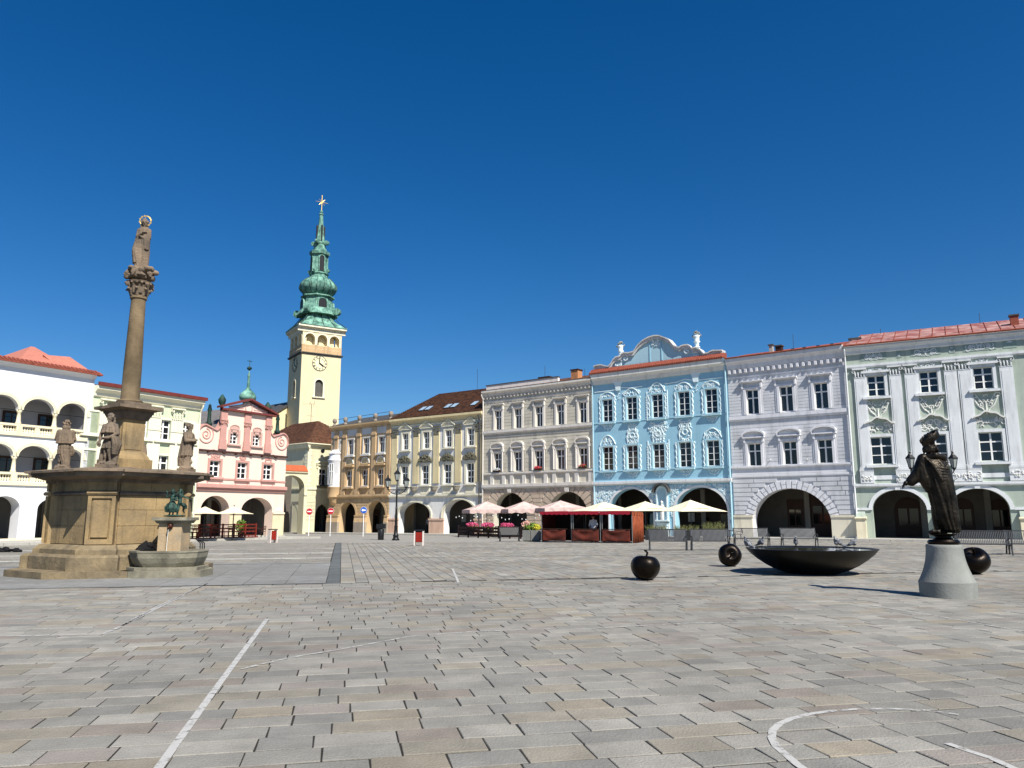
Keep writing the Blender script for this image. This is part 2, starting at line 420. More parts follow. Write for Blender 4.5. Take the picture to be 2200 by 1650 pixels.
def ring(mb, c, hw, zs, rise, t, p, z0=None, n=20, y=0., key=False):
    for i in range(n):
        a0, a1 = pi*i/n, pi*(i+1)/n
        q = [(c-hw*cos(a0), zs+rise*sin(a0)), (c-hw*cos(a1), zs+rise*sin(a1)), (c-(hw+t)*cos(a1), zs+(rise+t)*sin(a1)), (c-(hw+t)*cos(a0), zs+(rise+t)*sin(a0))]
        mb.prism(q, y-p, y)
    if z0 is not None:
        mb.box(c-hw-t, c-hw, y-p, y, z0, zs).box(c+hw, c+hw+t, y-p, y, z0, zs)
def spiral(x, z, r, a0, turns, d=1, n=14, decay=.85):
    out = []
    for k in range(n+1):
        t = k/n; rr = r*(1-decay*t); a = a0+d*2*pi*turns*t
        out.append((x+rr*cos(a), z+rr*sin(a)))
    return out
def rococo(mb, c, z0, w, h, n, seed, wid=.045, pr=.06, mask=None):
    rd = random.Random(seed)
    for k in range(n):
        t = rd.random(); z = z0+h*rd.random(); x = w/2*(.08+.92*rd.random())*(1-.25*t)
        r = rd.uniform(.09, .2)*min(1.4, max(.7, w)); a0 = rd.uniform(0, 2*pi); tu = rd.uniform(.5, .95); d = rd.choice([-1, 1])
        for sg in (-1, 1):
            pts = [(c+sg*px, pz) for px, pz in spiral(x, z, r, a0, tu, d, 9)]
            if mask and any(mask(a, b) for a, b in pts): continue
            mb.ridge(pts, wid, pr)
    return mb
def garland(mb, c, z, w, h, seed=1, wid=.05, pr=.07):
    for sg in (-1, 1):
        mb.ridge([(c+sg*a, b) for a, b in spiral(w*.36, z-h*.1, w*.13, 0, .95, 1)], wid, pr)
        mb.ridge([(c+sg*w*(.45-.40*t), z-h*(.1+.8*t)+.07*sin(9*t)) for t in [i/8 for i in range(9)]], wid, pr)
        mb.ridge([(c+sg*w*(.28-.2*t), z-h*(.05+.5*t)) for t in [i/6 for i in range(7)]], wid*.8, pr)
    rococo(mb, c, z-h*.55, w*.5, h*.5, 5, seed, wid*.8, pr)
    mb.ridge([(c, z-h*.4), (c, z-h*.7), (c, z-h)], wid, pr)
def capital(mb, c, z, w, h, p):
    mb.box(c-w/2, c+w/2, -p-.02, 0, z, z+.06)
    mb.box(c-w/2-.08, c+w/2+.08, -p-.1, 0, z+h-.1, z+h)
    for sg in (-1, 1):
        mb.ridge(spiral(c+sg*(w/2-.02), z+h-.24, .15, pi/2, 1.2, -sg, 12), .035, .1, y=-p)
    for k in range(4):
        x = c-w/2+w*(k+.5)/4
        mb.ridge([(x, z+.08), (x+.01, z+h*.35), (x, z+h*.6)], .06, .07, y=-p)
        mb.ridge(spiral(x, z+h*.5, .08, 0, .8, 1, 7), .03, .08, y=-p)
def baluster_mesh(h, r, m):
    return MB().lathe([(r*.8, 0), (r*.8, h*.08), (r*.45, h*.12), (r, h*.35), (r*.75, h*.5), (r*.38, h*.72), (r*.55, h*.86), (r*.8, h*.92), (r*.8, h)], 8).mesh('baluster', m, True)
def blocks(B, s0, s1, z0, rows, rh, lens, excl, m, p=.035, gap=.03, name='ashlar_block', seed=3):
    rd = random.Random(seed)
    for j in range(rows):
        za, zb_ = z0+j*rh+gap/2, z0+(j+1)*rh-gap/2
        iv = [(s0, s1)]
        for zt in (za+.05, zb_-.05):
            for a, b in excl(zt):
                nv = []
                for x, y in iv:
                    if b <= x or a >= y: nv.append((x, y))
                    else:
                        if a > x: nv.append((x, a))
                        if b < y: nv.append((b, y))
                iv = nv
        for a, b in iv:
            x = a
            while x < b-.12:
                l = lens*rd.uniform(.8, 1.25); e = min(x+l, b)
                if b-e < .35: e = b
                B.part(MB().box(x+gap/2, e-gap/2, -p, .0, za, zb_), name, m); x = e
def courses(B, s0, s1, z0, z1, n, excl, m, p=.022, gap=.035):
    h = (z1-z0)/n
    for j in range(n):
        za, zb_ = z0+j*h+gap/2, z0+(j+1)*h-gap/2; mb = MB(); iv = [(s0, s1)]
        for a, b in excl(za, zb_):
            nv = []
            for x, y in iv:
                if b <= x or a >= y: nv.append((x, y))
                else:
                    if a > x: nv.append((x, a))
                    if b < y: nv.append((b, y))
            iv = nv
        for a, b in iv: mb.box(a, b, -p, 0, za, zb_)
        if iv: B.part(mb, 'plaster_course', m)
def downpipe(B, s, z0, z1, m, r=.065, y=-.16):
    B.part(MB().tube([(s, -.45, z1+.25), (s, -.42, z1+.1), (s, y, z1-.35), (s, y, z0+.25), (s+.03, y-.1, z0+.08)], r, 8), 'downpipe', m)
def antenna(B, s, y, z, h):
    B.part(MB().tube([(s, y, z), (s, y, z+h)], .02, 5), 'lightning_rod', M_steel)
def chimney(B, s, y, z, w, h, m, cap=None):
    o = B.part(MB().box(s-w/2, s+w/2, y, y+w, z, z+h), 'chimney', m)
    B.part(MB().box(s-w/2-.07, s+w/2+.07, y-.07, y+w+.07, z+h, z+h+.1), 'chimney_cap', cap or M_lead, parent=o)
def lamp_shade_pts(): pass
# ================================================================ right row of houses
def dirv(a): return Vector((-sin(R(a)), cos(R(a))))      # walking left along the row
PG = corner(1812, 742, 57.5)
PBL, wl = hitcorner(PG, dirv(53), 1561, 770)
PBB, wb = hitcorner(PBL, dirv(53), 1272, 812)
PYB, wbe = hitcorner(PBB, dirv(53), 1039, 850)
POY, wy = hitcorner(PYB, dirv(55), 841, 904)
POL, wo = hitcorner(POY, dirv(50), 713, 916)
PGR, wg = hitcorner(PG, -dirv(61), 2193, 712)
# ------------------------------------------------ pale green house (right end)
P_green = plaster('pale_green_plaster', '#a6b1a4'); P_lgrey = plaster('pale_grey_trim_plaster', '#d6d9da', .05); P_cream2 = plaster('cream_plinth_plaster', '#d8cfb4')
B = Bld('town_house', 'pale green house with paired white pilasters and faded red metal roof', PG, -dirv(61), wg+1.5, P_green)
ze = B.z_(2000, 727)
a1, a2 = B.at(1933.5, 1052), B.at(2105, 1049)
hw = (B.s_(1992, 1100)-B.s_(1875, 1100))/2
ar = [(B.s_(1933.5, 1110), hw, a1[1]), (B.s_(2106, 1110), hw*1.02, a2[1])]
zsp = ar[0][2]-hw*.82
for c, h_, zt in ar: B.holes.append((arch(c, h_, -.4, zsp, zt-zsp), .9))
za0, za1 = B.z_(1996, 843.5), B.z_(1996, 797.7); zb0, zb1 = B.z_(2130, 991), B.z_(2130, 928)
wz = []
for x in (1881.8, 1996, 2114): wz.append((B.s_(x, 825), za0, za1, 1.18))
for x in (1893.6, 2011, 2130.4): wz.append((B.s_(x, 965), zb0, zb1, 1.42))
for i, (c, z0, z1, w_) in enumerate(wz):
    o = B.win(c, z0, z1, w_, 2, (.34, .67), rec=.14, gi=[1, 1, 3, 1, 1, 1][i], sill=.0)
    mb = MB(); frame_trim(mb, c, z0, z1, w_, .2, .09); mb.box(c-w_/2-.35, c+w_/2+.35, -.3, 0, z0-.22, z0-.05)
    if i < 3: mb.box(c-w_/2-.35, c+w_/2+.35, -.22, 0, z1+.2, z1+.36); rococo(mb, c, z1+.35, .8, .3, 4, i)
    else: mb.box(c-w_/2-.28, c+w_/2+.28, -.05, 0, z0-1.1, z0-.8)
    B.part(mb, 'window_surround', P_lgrey)
    mb = MB()
    if i < 3: garland(mb, c, z0-.35, 1.9, 1.45, i)
    else:
        n = 14; pt = [(c-1.0+2.0*t/n, z1+.95+.42*sin(pi*t/n)**1.6+.05*sin(6*pi*t/n)) for t in range(n+1)]
        for k in range(n): mb.prism([pt[k], pt[k+1], (pt[k+1][0], pt[k+1][1]+.12), (pt[k][0], pt[k][1]+.12)], -.3, 0)
        rococo(mb, c, z1+.3, 1.9, .65, 12, 20+i)
        rococo(mb, c-.98, z1-.9, .35, 1.0, 5, 40+i); rococo(mb, c+.98, z1-.9, .35, 1.0, 5, 50+i)
    B.part(mb, 'stucco_ornament', M_stuc)
zf = B.z_(1996, 779); zpb = B.z_(1996, 1010); zstr = B.z_(2000, 1036)
for x in (1849.5, 1925.9, 1959.8, 2046.3, 2076.8, 2168):
    c = B.s_(x+3, 880); mb = MB()
    mb.box(c-.4, c+.4, -.12, 0, zpb, zf-.75).box(c-.3, c+.3, -.14, -.12, zpb+.3, zf-1.0)
    mb.box(c-.48, c+.48, -.2, 0, zpb, zpb+.18).box(c-.45, c+.45, -.16, 0, zpb+.18, zpb+.34)
    mb.box(c-.46, c+.46, -.2, 0, zstr, zpb-.02); capital(mb, c, zf-.75, .8, .72, .12)
    B.part(mb, 'pilaster', P_lgrey)
    mb = MB(); rococo(mb, c, zstr+.15, .8, zpb-zstr-.4, 7, int(x), .04, .05)
    for q in range(len(mb.v)): mb.v[q] = (mb.v[q][0], mb.v[q][1]-.2, mb.v[q][2])
    B.part(mb, 'plinth_ornament', M_stuc)
B.band(zf, zf+.28, .16, P_lgrey); 
P_frz = plaster('grey_frieze_panel', '#8fa096')
zfa, zfb = zf+.55, zf+1.15
for x, wd in ((1876, 1.75), (1931, .35), (1988.5, 1.95), (2046, .35), (2106, 2.0), (2172, .8)):
    c, zz = B.at(x, 765)
    o = B.part(MB().box(c-wd/2, c+wd/2, -.02, 0, zfa, zfb), 'frieze_panel', P_frz)
    mb = MB(); rococo(mb, c, zfa+.14, wd*.8, .34, 10 if wd > 1 else 2, int(x), .03, .02)
    for q in range(len(mb.v)): mb.v[q] = (mb.v[q][0], mb.v[q][1]-.02, mb.v[q][2])
    B.part(mb, 'painted_scroll', P_lgrey, parent=o)
B.ledge(ze-.7, ze, .32, P_lgrey); B.band(zstr-.3, zstr-.02, .22, P_lgrey)
mb = MB()
for c, h_, zt in ar:
    ring(mb, c, h_, zsp, zt-zsp, .26, .1); mb.box(c-.16, c+.16, -.16, 0, zt-.02, zt+.38)
xs = [0]+[v for c, h_, zt in ar for v in (c-h_-.26, c+h_+.26)]+[B.W]
for k in range(0, len(xs), 2): mb.box(xs[k], xs[k+1], -.1, 0, zsp-.02, zsp+.16)
B.part(mb, 'archivolt', P_lgrey)
mb = MB(); mc = MB(); mp = MB()
for k in range(0, len(xs), 2):
    xa, xb = xs[k]+(.0 if k else -.0), xs[k+1]
    if k: xa += .22
    if k < 4: xb -= .22
    mb.moulding(xa, xb, [(0, -.3), (.5, -.3), (.42, 1.35), (0, 1.35)])
    mc.moulding(xa-.06, xb+.06, [(0, 1.35), (.5, 1.35), (.54, 1.43), (.5, 1.52), (0, 1.55)])
    mp.moulding(xa+.02, xb-.02, [(0, 1.5), (.38, 1.52), (.06, zsp-.1), (0, zsp-.1)])
B.part(mb, 'pier_plinth', P_cream2); B.part(mc, 'pier_cap', P_cream2); B.part(mp, 'buttress', P_green)
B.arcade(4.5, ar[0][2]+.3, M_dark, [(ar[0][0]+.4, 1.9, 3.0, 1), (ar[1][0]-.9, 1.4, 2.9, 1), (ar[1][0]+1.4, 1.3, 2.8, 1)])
B.finish(ze)
B.roof(ze, 9, 1.75, M_redmetal, .35, 1.0, .4)
mb = MB()
for k in range(15):
    x = .9+k*.85; mb.tube([(x, -.34, ze+.03), (x+.1, 4.45, ze+1.77)], .03, 4)
tag(B.part(mb, 'roof_seams', M_redtile), kind='stuff')
B.part(MB().tube([(-.02, -.42, ze-.02), (B.W, -.42, ze-.02)], .07, 6), 'gutter', M_redtile)
c, z = B.at(1836, 725, -2); chimney(B, c, 2.0, ze-.2, .8, 1.15, plaster('weathered_chimney_plaster', '#b9b0a6', .2, .5))
downpipe(B, .05, .9, ze-.5, P_lgrey)
antenna(B, B.s_(2124, 660)-.4, 4, ze+.8, 1.6); antenna(B, B.s_(1891, 700)-.2, 4, ze+.8, 1.2)
chimney(B, B.s_(2185, 690), 1.6, ze+.6, .5, .8, M_redtile)
BGREEN = B
# small piece of the next house
Bn = Bld('town_house', 'sliver of an orange tiled house at the right edge of the photo', PG-dirv(61)*(wg+1.55), -dirv(61), 7, plaster('ochre_sliver_plaster', '#c9b79a'))
Bn.finish(ze-1.2); Bn.roof(ze-1.2, 9, 3, M_redtile, courses=10)
# ------------------------------------------------ lavender house
P_lav = plaster('pale_lavender_plaster', '#cccdd0'); P_lavt = plaster('white_lavender_trim', '#dadadd', .04); P_crm = plaster('cream_pier_plaster', '#d9d2bd')
B = Bld('town_house', 'pale lavender house with one wide arch, between the blue and green houses', PBL, -dirv(53), wl, P_lav)
ze = B.z_(1690, 757)
ca = (B.s_(1617, 1110)+B.s_(1786, 1110))/2; ha = (B.s_(1786, 1110)-B.s_(1617, 1110))/2; zt = B.z_(1701, 1049)
zsp = zt-ha*.9
B.holes.append((arch(ca, ha, -.4, zsp, zt-zsp, 24), .9))
z0a, z1a = B.z_(1690, 884), B.z_(1690, 829.7); z0b, z1b = B.z_(1698, 998.5), B.z_(1698, 948)
wins = [(B.s_(x, 857), z0a, z1a, 1.02, 0) for x in (1616.6, 1689.7, 1764.8)]+[(B.s_(x, 972), z0b, z1b, 1.06, 1) for x in (1621.3, 1697.6, 1773.3)]
for i, (c, z0, z1, w_, k) in enumerate(wins):
    B.win(c, z0, z1, w_, 2, (.66,), gi=[0, 2, 1, 1, 0, 0][i], sill=0)
    mb = MB(); frame_trim(mb, c, z0, z1, w_, .2, .1)
    mb.box(c-w_/2-.34, c-w_/2-.2, -.06, 0, z0, z1+.1).box(c+w_/2+.2, c+w_/2+.34, -.06, 0, z0, z1+.1)
    if k: hood_seg(mb, c, 1.75, z1+.42, .42, .3)
    else: hood_flat(mb, c, 1.85, z1+.55, .3)
    B.part(mb, 'window_surround', P_lavt)
zs1 = B.z_(1695, 888); zs2a, zs2b = B.z_(1695, 1018), B.z_(1695, 1000.5)
zcb = B.z_(1690, 797)
def exw(za, zb_):
    out = []
    for c, z0, z1, w_, k in wins:
        if zb_ > z0-.02 and za < z1+.22: out.append((c-w_/2-.36, c+w_/2+.36))
        elif zb_ > z1+.2 and za < z1+(.95 if k else .75): out.append((c-.88, c+.88))
    return out
courses(B, .02, B.W-.02, zs1+.12, zcb-.05, 13, exw, P_lav)
courses(B, .02, B.W-.02, zs2b+.1, zs1-.4, 13, exw, P_lav)
B.band(zs1-.38, zs1+.08, .16, P_lavt); B.part(MB().box(0, B.W, -.03, 0, zs2a+.05, zs2b-.1), 'frieze', P_lavt)
B.band(zs2b-.12, zs2b+.1, .16, P_lavt); B.band(zs2a-.25, zs2a+.02, .1, P_lavt)
B.ledge(zcb+.55, ze, .42, P_lavt); B.band(zcb-.15, zcb, .06, P_lavt)
for k in range(20):
    x = .25+k*(B.W-.5)/19
    B.part(MB().box(x-.09, x+.09, -.26, 0, zcb+.22, zcb+.52), 'cornice_bracket', P_lavt)
nv = 25
for i in range(nv):
    a0_, a1_ = pi*i/nv+.016, pi*(i+1)/nv-.016; t = .62
    q = [(ca-ha*cos(a0_), zsp+(zt-zsp)*sin(a0_)), (ca-ha*cos(a1_), zsp+(zt-zsp)*sin(a1_)), (ca-(ha+t)*cos(a1_), zsp+(zt-zsp+t)*sin(a1_)), (ca-(ha+t)*cos(a0_), zsp+(zt-zsp+t)*sin(a0_))]
    if i % 2: 
        m_ = lambda p, r: (p[0]+(r[0]-p[0])*.47, p[1]+(r[1]-p[1])*.47); m2 = lambda p, r: (p[0]+(r[0]-p[0])*.53, p[1]+(r[1]-p[1])*.53)
        B.part(MB().prism([q[0], q[1], m_(q[1], q[2]), m_(q[0], q[3])], -.07, 0), 'voussoir', P_lavt)
        B.part(MB().prism([m2(q[0], q[3]), m2(q[1], q[2]), q[2], q[3]], -.07, 0), 'voussoir', P_lavt)
    else: B.part(MB().prism(q, -.07, 0), 'voussoir', P_lavt)
def exa(z):
    if z < zsp: return [(ca-ha-.62, ca+ha+.62)]
    q = (z-zsp)/(zt-zsp+.64)
    return [] if q >= 1 else [(ca-(ha+.66)*sqrt(1-q*q), ca+(ha+.66)*sqrt(1-q*q))]
rh = (zs2a-.3-1.75)/8
blocks(B, .05, B.W-.05, 1.75, 8, rh, 1.5, exa, P_lav, .06, .055)
mb = MB(); mc = MB()
for xa, xb in ((0, ca-ha), (ca+ha, B.W)):
    mb.box(xa, xb, -.1, 0, -.4, 1.55); mc.box(xa, xb+(.06 if xa == 0 else 0), -.16, 0, 1.55, 1.72)
B.part(mb, 'pier_plinth', P_crm); B.part(mc, 'pier_cap', P_crm)
B.arcade(4.2, zt+.3, M_dark, [(ca-.9, 1.3, 3.0), (ca+1.3, 2.1, 3.4)])
B.finish(ze)
B.roof(ze+.02, 10, 1.3, M_redtile, .42)
B.part(MB().tube([(0, -.48, ze+.02), (B.W, -.48, ze+.02)], .06, 6), 'gutter', M_redtile)
c = B.s_(1638, 750); chimney(B, c-.3, 3, ze+.4, .3, 1.0, M_curb); chimney(B, B.s_(1662, 750), 1.2, ze+.3, .5, .55, M_wood)
antenna(B, B.s_(1680, 735), 3, ze+.5, 1.6)
for x in (1700, 1725, 1755, 1785): B.part(MB().box(B.s_(x, 750)-.12, B.s_(x, 750)+.12, .3, .5, ze+.1, ze+.32), 'snow_guard', M_wood)
mb = MB()
for x in (1656, 1736): c, z = B.at(x, 988); mb.tube([(c, 0, z), (c, -.2, z+.02), (c, -.24, z+.1)], .025, 5)
B.part(mb, 'wall_lamp', M_white)
# ------------------------------------------------ blue house
P_blue = plaster('sky_blue_plaster', '#93bfd2', .06, .1); P_bluel = plaster('light_blue_plaster', '#a6c8d4', .05, .1); P_blt = plaster('pale_blue_white_stucco', '#d8e8eb', .04, .05)
B = Bld('town_house', 'sky blue house covered in white rococo stucco with a curved gable and two urns', PBB, -dirv(53), wb, P_blue)
zeb = B.z_(1412, 806); zt_ = B.z_(1412, 789)
z0a, z1a = B.z_(1412, 897.5), B.z_(1412, 847); z0b, z1b = B.z_(1415, 1006), B.z_(1415, 953)
zstr = B.z_(1423, 1033)
ar = []
for xa, xb, xt, yt in ((1310, 1404, 1360, 1050), (1451, 1564, 1507, 1047)):
    sa, sb = B.s_(xa, 1110), B.s_(xb, 1110); ar.append(((sa+sb)/2, (sb-sa)/2, B.z_(xt, yt)))
zsp = ar[0][2]-ar[0][1]*.92
for c, h_, zt in ar: B.holes.append((arch(c, h_, -.4, zsp, zt-zsp, 24), .8))
wins = []
for i, x in enumerate((1305, 1357.3, 1412.3, 1469.8, 1528.8)): wins.append((B.s_(x, 872), z0a, z1a, 1.06, 0, i))
for i, x in enumerate((1306.3, 1358.8, 1415.4, 1472.6, 1532.8)): wins.append((B.s_(x, 980), z0b, z1b, 1.1, 1, i))
for c, z0, z1, w_, lo, i in wins:
    B.win(c, z0, z1, w_, 2, (.25, .5, .75), rec=.13, gi=0, sill=0, bar=.035)
    mb = MB(); frame_trim(mb, c, z0, z1, w_, .13, .06); mb.box(c-w_/2-.3, c+w_/2+.3, -.22, 0, z0-.2, z0-.04)
    B.part(mb, 'window_surround', P_bluel)
    mb = MB(); sd_ = i+10*lo
    tall = i in (1, 2, 3)
    for sg in (-1, 1):
        x = c+sg*(w_/2+.26)
        mb.ridge([(x+.05*sin(t*2.2), z0+(z1-z0)*t/12) for t in range(13)], .055, .07, taper=False)
        mb.ridge(spiral(x, z0+.1, .13, pi/2, .9, sg), .04, .07); mb.ridge(spiral(x, z1-.1, .13, -pi/2, .9, sg), .04, .07)
        if i == 2:
            x2 = c+sg*(w_/2+.45); mb.ridge([(x2, z0-.2), (x2, (z0+z1)/2), (x2, z1+.3)], .03, .05, taper=False)
            for q in range(9): mb.ridge([(x2-.12, z0+q*.22), (x2-.06, z0+.08+q*.22), (x2-.12, z0+.16+q*.22)], .04, .06)
    hh = (1.15 if i == 2 else .8 if tall else .62) if not lo else (1.1 if not tall else .01)
    if hh > .1:
        rococo(mb, c, z1+.12, w_+.5, hh*.55, 9, sd_, .035, .055)
        mb.ridge([(c-.8*(w_/2+.45)+t*(w_+.9)*.8/12, z1+.2+hh*.75*sin(pi*t/12)**.8) for t in range(13)], .045, .08, taper=False)
    if not lo and tall:                         # cartouche filling the field down to the lower window
        rococo(mb, c, z1b+.15, 1.15 if i != 2 else 1.75, z0-z1b-.4, 26 if i != 2 else 40, sd_+70, .04, .07)
        mb.ridge(spiral(c, z1b+.85, .24, 0, 1.0, 1, 14, .1), .05, .09, taper=False)
        mb.ridge([(c-.5, z1b+.2), (c-.55, z1b+.8), (c-.3, z1b+1.3), (c-.35, z0-.4)], .06, .08); mb.ridge([(c+.5, z1b+.2), (c+.55, z1b+.8), (c+.3, z1b+1.3), (c+.35, z0-.4)], .06, .08)
    if lo or not tall: garland(mb, c, z0-.2, 1.3, .6, sd_, .035, .055)
    B.part(mb, 'stucco_ornament', P_blt)
zl = B.z_(1412, 826)
mb = MB().ridge([(.25, zl-.1), (2.2, zl-.08), (3.0, zl+.1), (4.2, zl-.02), (5.2, zl+.0)], .05, .05, taper=False).ridge([(7.4, zl+.0), (8.4, zl+.02), (9.3, zl+.2), (10.2, zl+.0), (B.W-.4, zl+.0)], .05, .05, taper=False)
for x in (1328, 1495):
    c, z = B.at(x, 815); mb.prism([(c-.5, zeb-.1), (c+.5, zeb-.1), (c+.3, zeb-.5), (c+.2, zeb-1.0), (c-.2, zeb-1.0), (c-.3, zeb-.5)], -.12, 0)
    for q in range(4): mb.ridge(spiral(c+(.06 if q % 2 else -.06), zeb-1.15-q*.2, .1, 0, .9), .03, .05)
B.part(mb, 'stucco_frieze', P_blt)
mb = MB().box(0.02, B.W-.02, -.04, 0, z0a-.12, z0a-.04).box(0.02, B.W-.02, -.04, 0, z0b-.12, z0b-.04); B.part(mb, 'sill_band', P_bluel)
B.part(MB().moulding(.1, B.W-.1, [(0, zeb-.25), (.12, zeb-.22), (.2, zeb+.1), (.42, zeb+.3), (.42, zt_-.02), (0, zt_)]), 'cornice', plaster('white_cornice_plaster', '#d9d8d2', .05))
# tile strip above the cornice
B.part(MB().moulding(-.05, B.W+.02, [(0, zt_), (.52, zt_), (.52, zt_+.06), (0, zt_+.5)]), 'tile_strip', M_redtile)
tl = MB().moulding(-.06, .06, [(.02, zt_+.49), (.53, zt_+.065), (.535, zt_+.13), (.02, zt_+.56)]).mesh('roof_tile', M_redtile)
for k in range(int(B.W/.2)): link('roof_tile', tl, B.root, (.05+k*.2, 0, 0))
B.band(zstr-.28, zstr+.08, .24, P_lgrey)
# stucco covered ground floor
mb = MB()
nx = ar[0][0]/2+ar[1][0]/2
nc, nz0 = B.at(1424, 1085); nzt = B.z_(1423, 1039)
def inarch(x, z):
    for c, h_, zt in ar:
        if z < zsp: 
            if abs(x-c) < h_+.2: return True
        elif ((x-c)/(h_+.21))**2+((z-zsp)/(zt-zsp+.21))**2 < 1: return True
    return (abs(x-nc) < .68 and z > 1.6) or z > zstr-.34 or z < 1.5 or x < .3 or x > B.W-.1
rd = random.Random(5)
for k in range(2600):
    x, z = rd.uniform(.3, B.W-.1), rd.uniform(1.6, zstr-.35); r = rd.uniform(.07, .17)
    pts = spiral(x, z, r, rd.uniform(0, 6.28), rd.uniform(.45, .95), rd.choice([-1, 1]), 9)
    if any(inarch(*p) for p in pts): continue
    mb.ridge(pts, .033, .06)
B.part(mb, 'stucco_scrollwork', P_blt)
mb = MB()
for c, h_, zt in ar: ring(mb, c, h_, zsp, zt-zsp, .2, .05, -.3, 24)
B.part(mb, 'archivolt', P_lgrey)
# niche with a white figure
mb = MB(); nb = nz0-1.55
mb.prism(arch(nc, .62, nb, nzt-.75, .62, 12), -.1, 0); B.part(mb, 'niche_back', P_bluel)
mb = MB(); ring(mb, nc, .42, nzt-.75, .42, .12, .2, nb+.3, 12); mb.box(nc-.62, nc+.62, -.32, 0, nb+.18, nb+.3); B.part(mb, 'niche_frame', P_blt)
mb = MB()
for i in range(12):
    a0_, a1_ = pi*i/12, pi*(i+1)/12
    mb.prism([(nc-.66*cos(a0_), nzt-.75+.66*sin(a0_)), (nc-.66*cos(a1_), nzt-.75+.66*sin(a1_)), (nc-.8*cos(a1_), nzt-.75+.8*sin(a1_)), (nc-.8*cos(a0_), nzt-.75+.8*sin(a0_))], -.45, 0)
B.part(mb, 'niche_hood', M_lead)
mb = MB().box(nc-.6, nc+.6, -.1, 0, nb-1.2, nb+.15); rococo(mb, nc, nb-1.0, .9, 1.0, 12, 3, .04, .14); B.part(mb, 'niche_pedestal', P_blt)
NICHE = (B, nc, nb+.3)
B.part(MB().box(.0, .28, -.03, 0, 0, zstr-.3), 'corner_strip', P_blt)
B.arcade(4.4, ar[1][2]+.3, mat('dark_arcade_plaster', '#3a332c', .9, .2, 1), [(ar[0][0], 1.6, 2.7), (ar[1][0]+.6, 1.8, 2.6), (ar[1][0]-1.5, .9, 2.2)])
B.finish(zt_)
# gable
gp = [(110, 600), (165, 582), (220, 575), (275, 590), (330, 600), (365, 560), (400, 500), (440, 460), (500, 450), (520, 415), (555, 395), (620, 400), (700, 380), (730, 335), (760, 290), (830, 220), (920, 170), (1000, 145), (1080, 145), (1170, 180), (1220, 205), (1250, 240), (1290, 290), (1370, 320), (1400, 300), (1440, 285), (1500, 280), (1535, 300), (1560, 330), (1620, 320), (1680, 350), (1710, 385), (1740, 410), (1800, 400), (1830, 380), (1870, 365), (2010, 362)]
gpts = [B.at(1260+x/6.875, 700+y/6.875+1) for x, y in gp]
gpts = [(max(.1, min(B.W-.15, a)), b) for a, b in gpts]
zg = zt_+.1
mb = MB(); n = len(gpts)
outl = [(gpts[0][0], zg)]+gpts+[(gpts[-1][0], zg)]
holed(mb, outl[::-1], [], y=.12, edge=.5); B.part(mb, 'gable', P_bluel)
mb = MB()
for k in range(n-1):
    (xa, za), (xb, zb_) = gpts[k], gpts[k+1]
    mb.prism([(xa, za-.02), (xb, zb_-.02), (xb, zb_+.09), (xa, za+.09)], -.14, .66)
    mb.prism([(xa, za-.3), (xb, zb_-.3), (xb, zb_-.02), (xa, za-.02)], -.03, .12)
B.part(mb, 'gable_coping', plaster('grey_coping_plaster', '#c9c8c6', .1, .3))
mb = MB()
for (x, y, r, a0_, d) in ((570, 480, 48, 2.2, -1), (225, 640, 45, 2.4, 1), (1480, 370, 50, .8, 1), (1900, 440, 55, 1.0, -1)):
    c, z = B.at(1260+x/6.875, 700+y/6.875); mb.ridge(spiral(c, z, r/6.875*.042, a0_, 1.4, d, 16), .09, .12, y=.12, taper=False)
for x, y in ((462, 540), (1610, 395), (1015, 250)):
    c, z = B.at(1260+x/6.875, 700+y/6.875)
    t_ = MB(); rococo(t_, c, z-.3, .7, .6, 10, x, .05, .08)
    mb.add([(a, b+.12, c_) for a, b, c_ in t_.v], t_.f)
B.part(mb, 'gable_scroll', P_blt)
for x in (924, 1098):
    c, z = B.at(1260+x/6.875, 740); B.part(MB().box(c-.05, c+.05, .08, .12, zg+.5, B.z_(1260+x/6.875, 700+225/6.875)), 'gable_rib', P_blue)
c, z = B.at(1260+1015/6.875, 700+575/6.875); B.part(MB().box(c-.16, c+.16, .09, .12, z-.2, z+.2), 'vent', M_iron)
B.roof(zt_, 12, 1.9, M_redtile, -.7, 3.2, 3.2)
for x, yb, yt in ((1329.8, 765, 732), (1494, 746, 709)):
    c, z0 = B.at(x, yb); z1 = B.z_(x, yt); h = z1-z0
    o = B.part(MB().lathe([(.26, 0), (.26, h*.06), (.12, h*.12), (.2, h*.2), (.16, h*.28), (.3, h*.36), (.2, h*.42), (.26, h*.6), (.34, h*.7), (.14, h*.76)], 12), 'urn', P_blt, True, loc=(c, .35, z0))
    mb = MB(); rd = random.Random(int(x))
    for k in range(16):
        a, e = rd.uniform(0, 6.28), rd.uniform(-.2, 1.3); r = .22
        p = Vector((r*cos(a)*cos(e), r*sin(a)*cos(e), h*.82+.2*sin(e))); mb.lathe([(.0, -.07), (.07, -.03), (.09, .02), (.04, .08)], 6, p)
    for sg in (-1, 1): mb.tube([(sg*.2, 0, h*.6), (sg*.42, 0, h*.68), (sg*.36, 0, h*.78)], .05, 5)
    B.part(mb, 'urn_flowers', mat('grey_stone_flowers', '#8d8f88', .9, .3, 6), True, parent=o)
downpipe(B, B.W-.12, .2, zt_-.2, P_bluel, .08); downpipe(B, .1, .2, zt_-.2, P_bluel, .06)
BBLUE = B
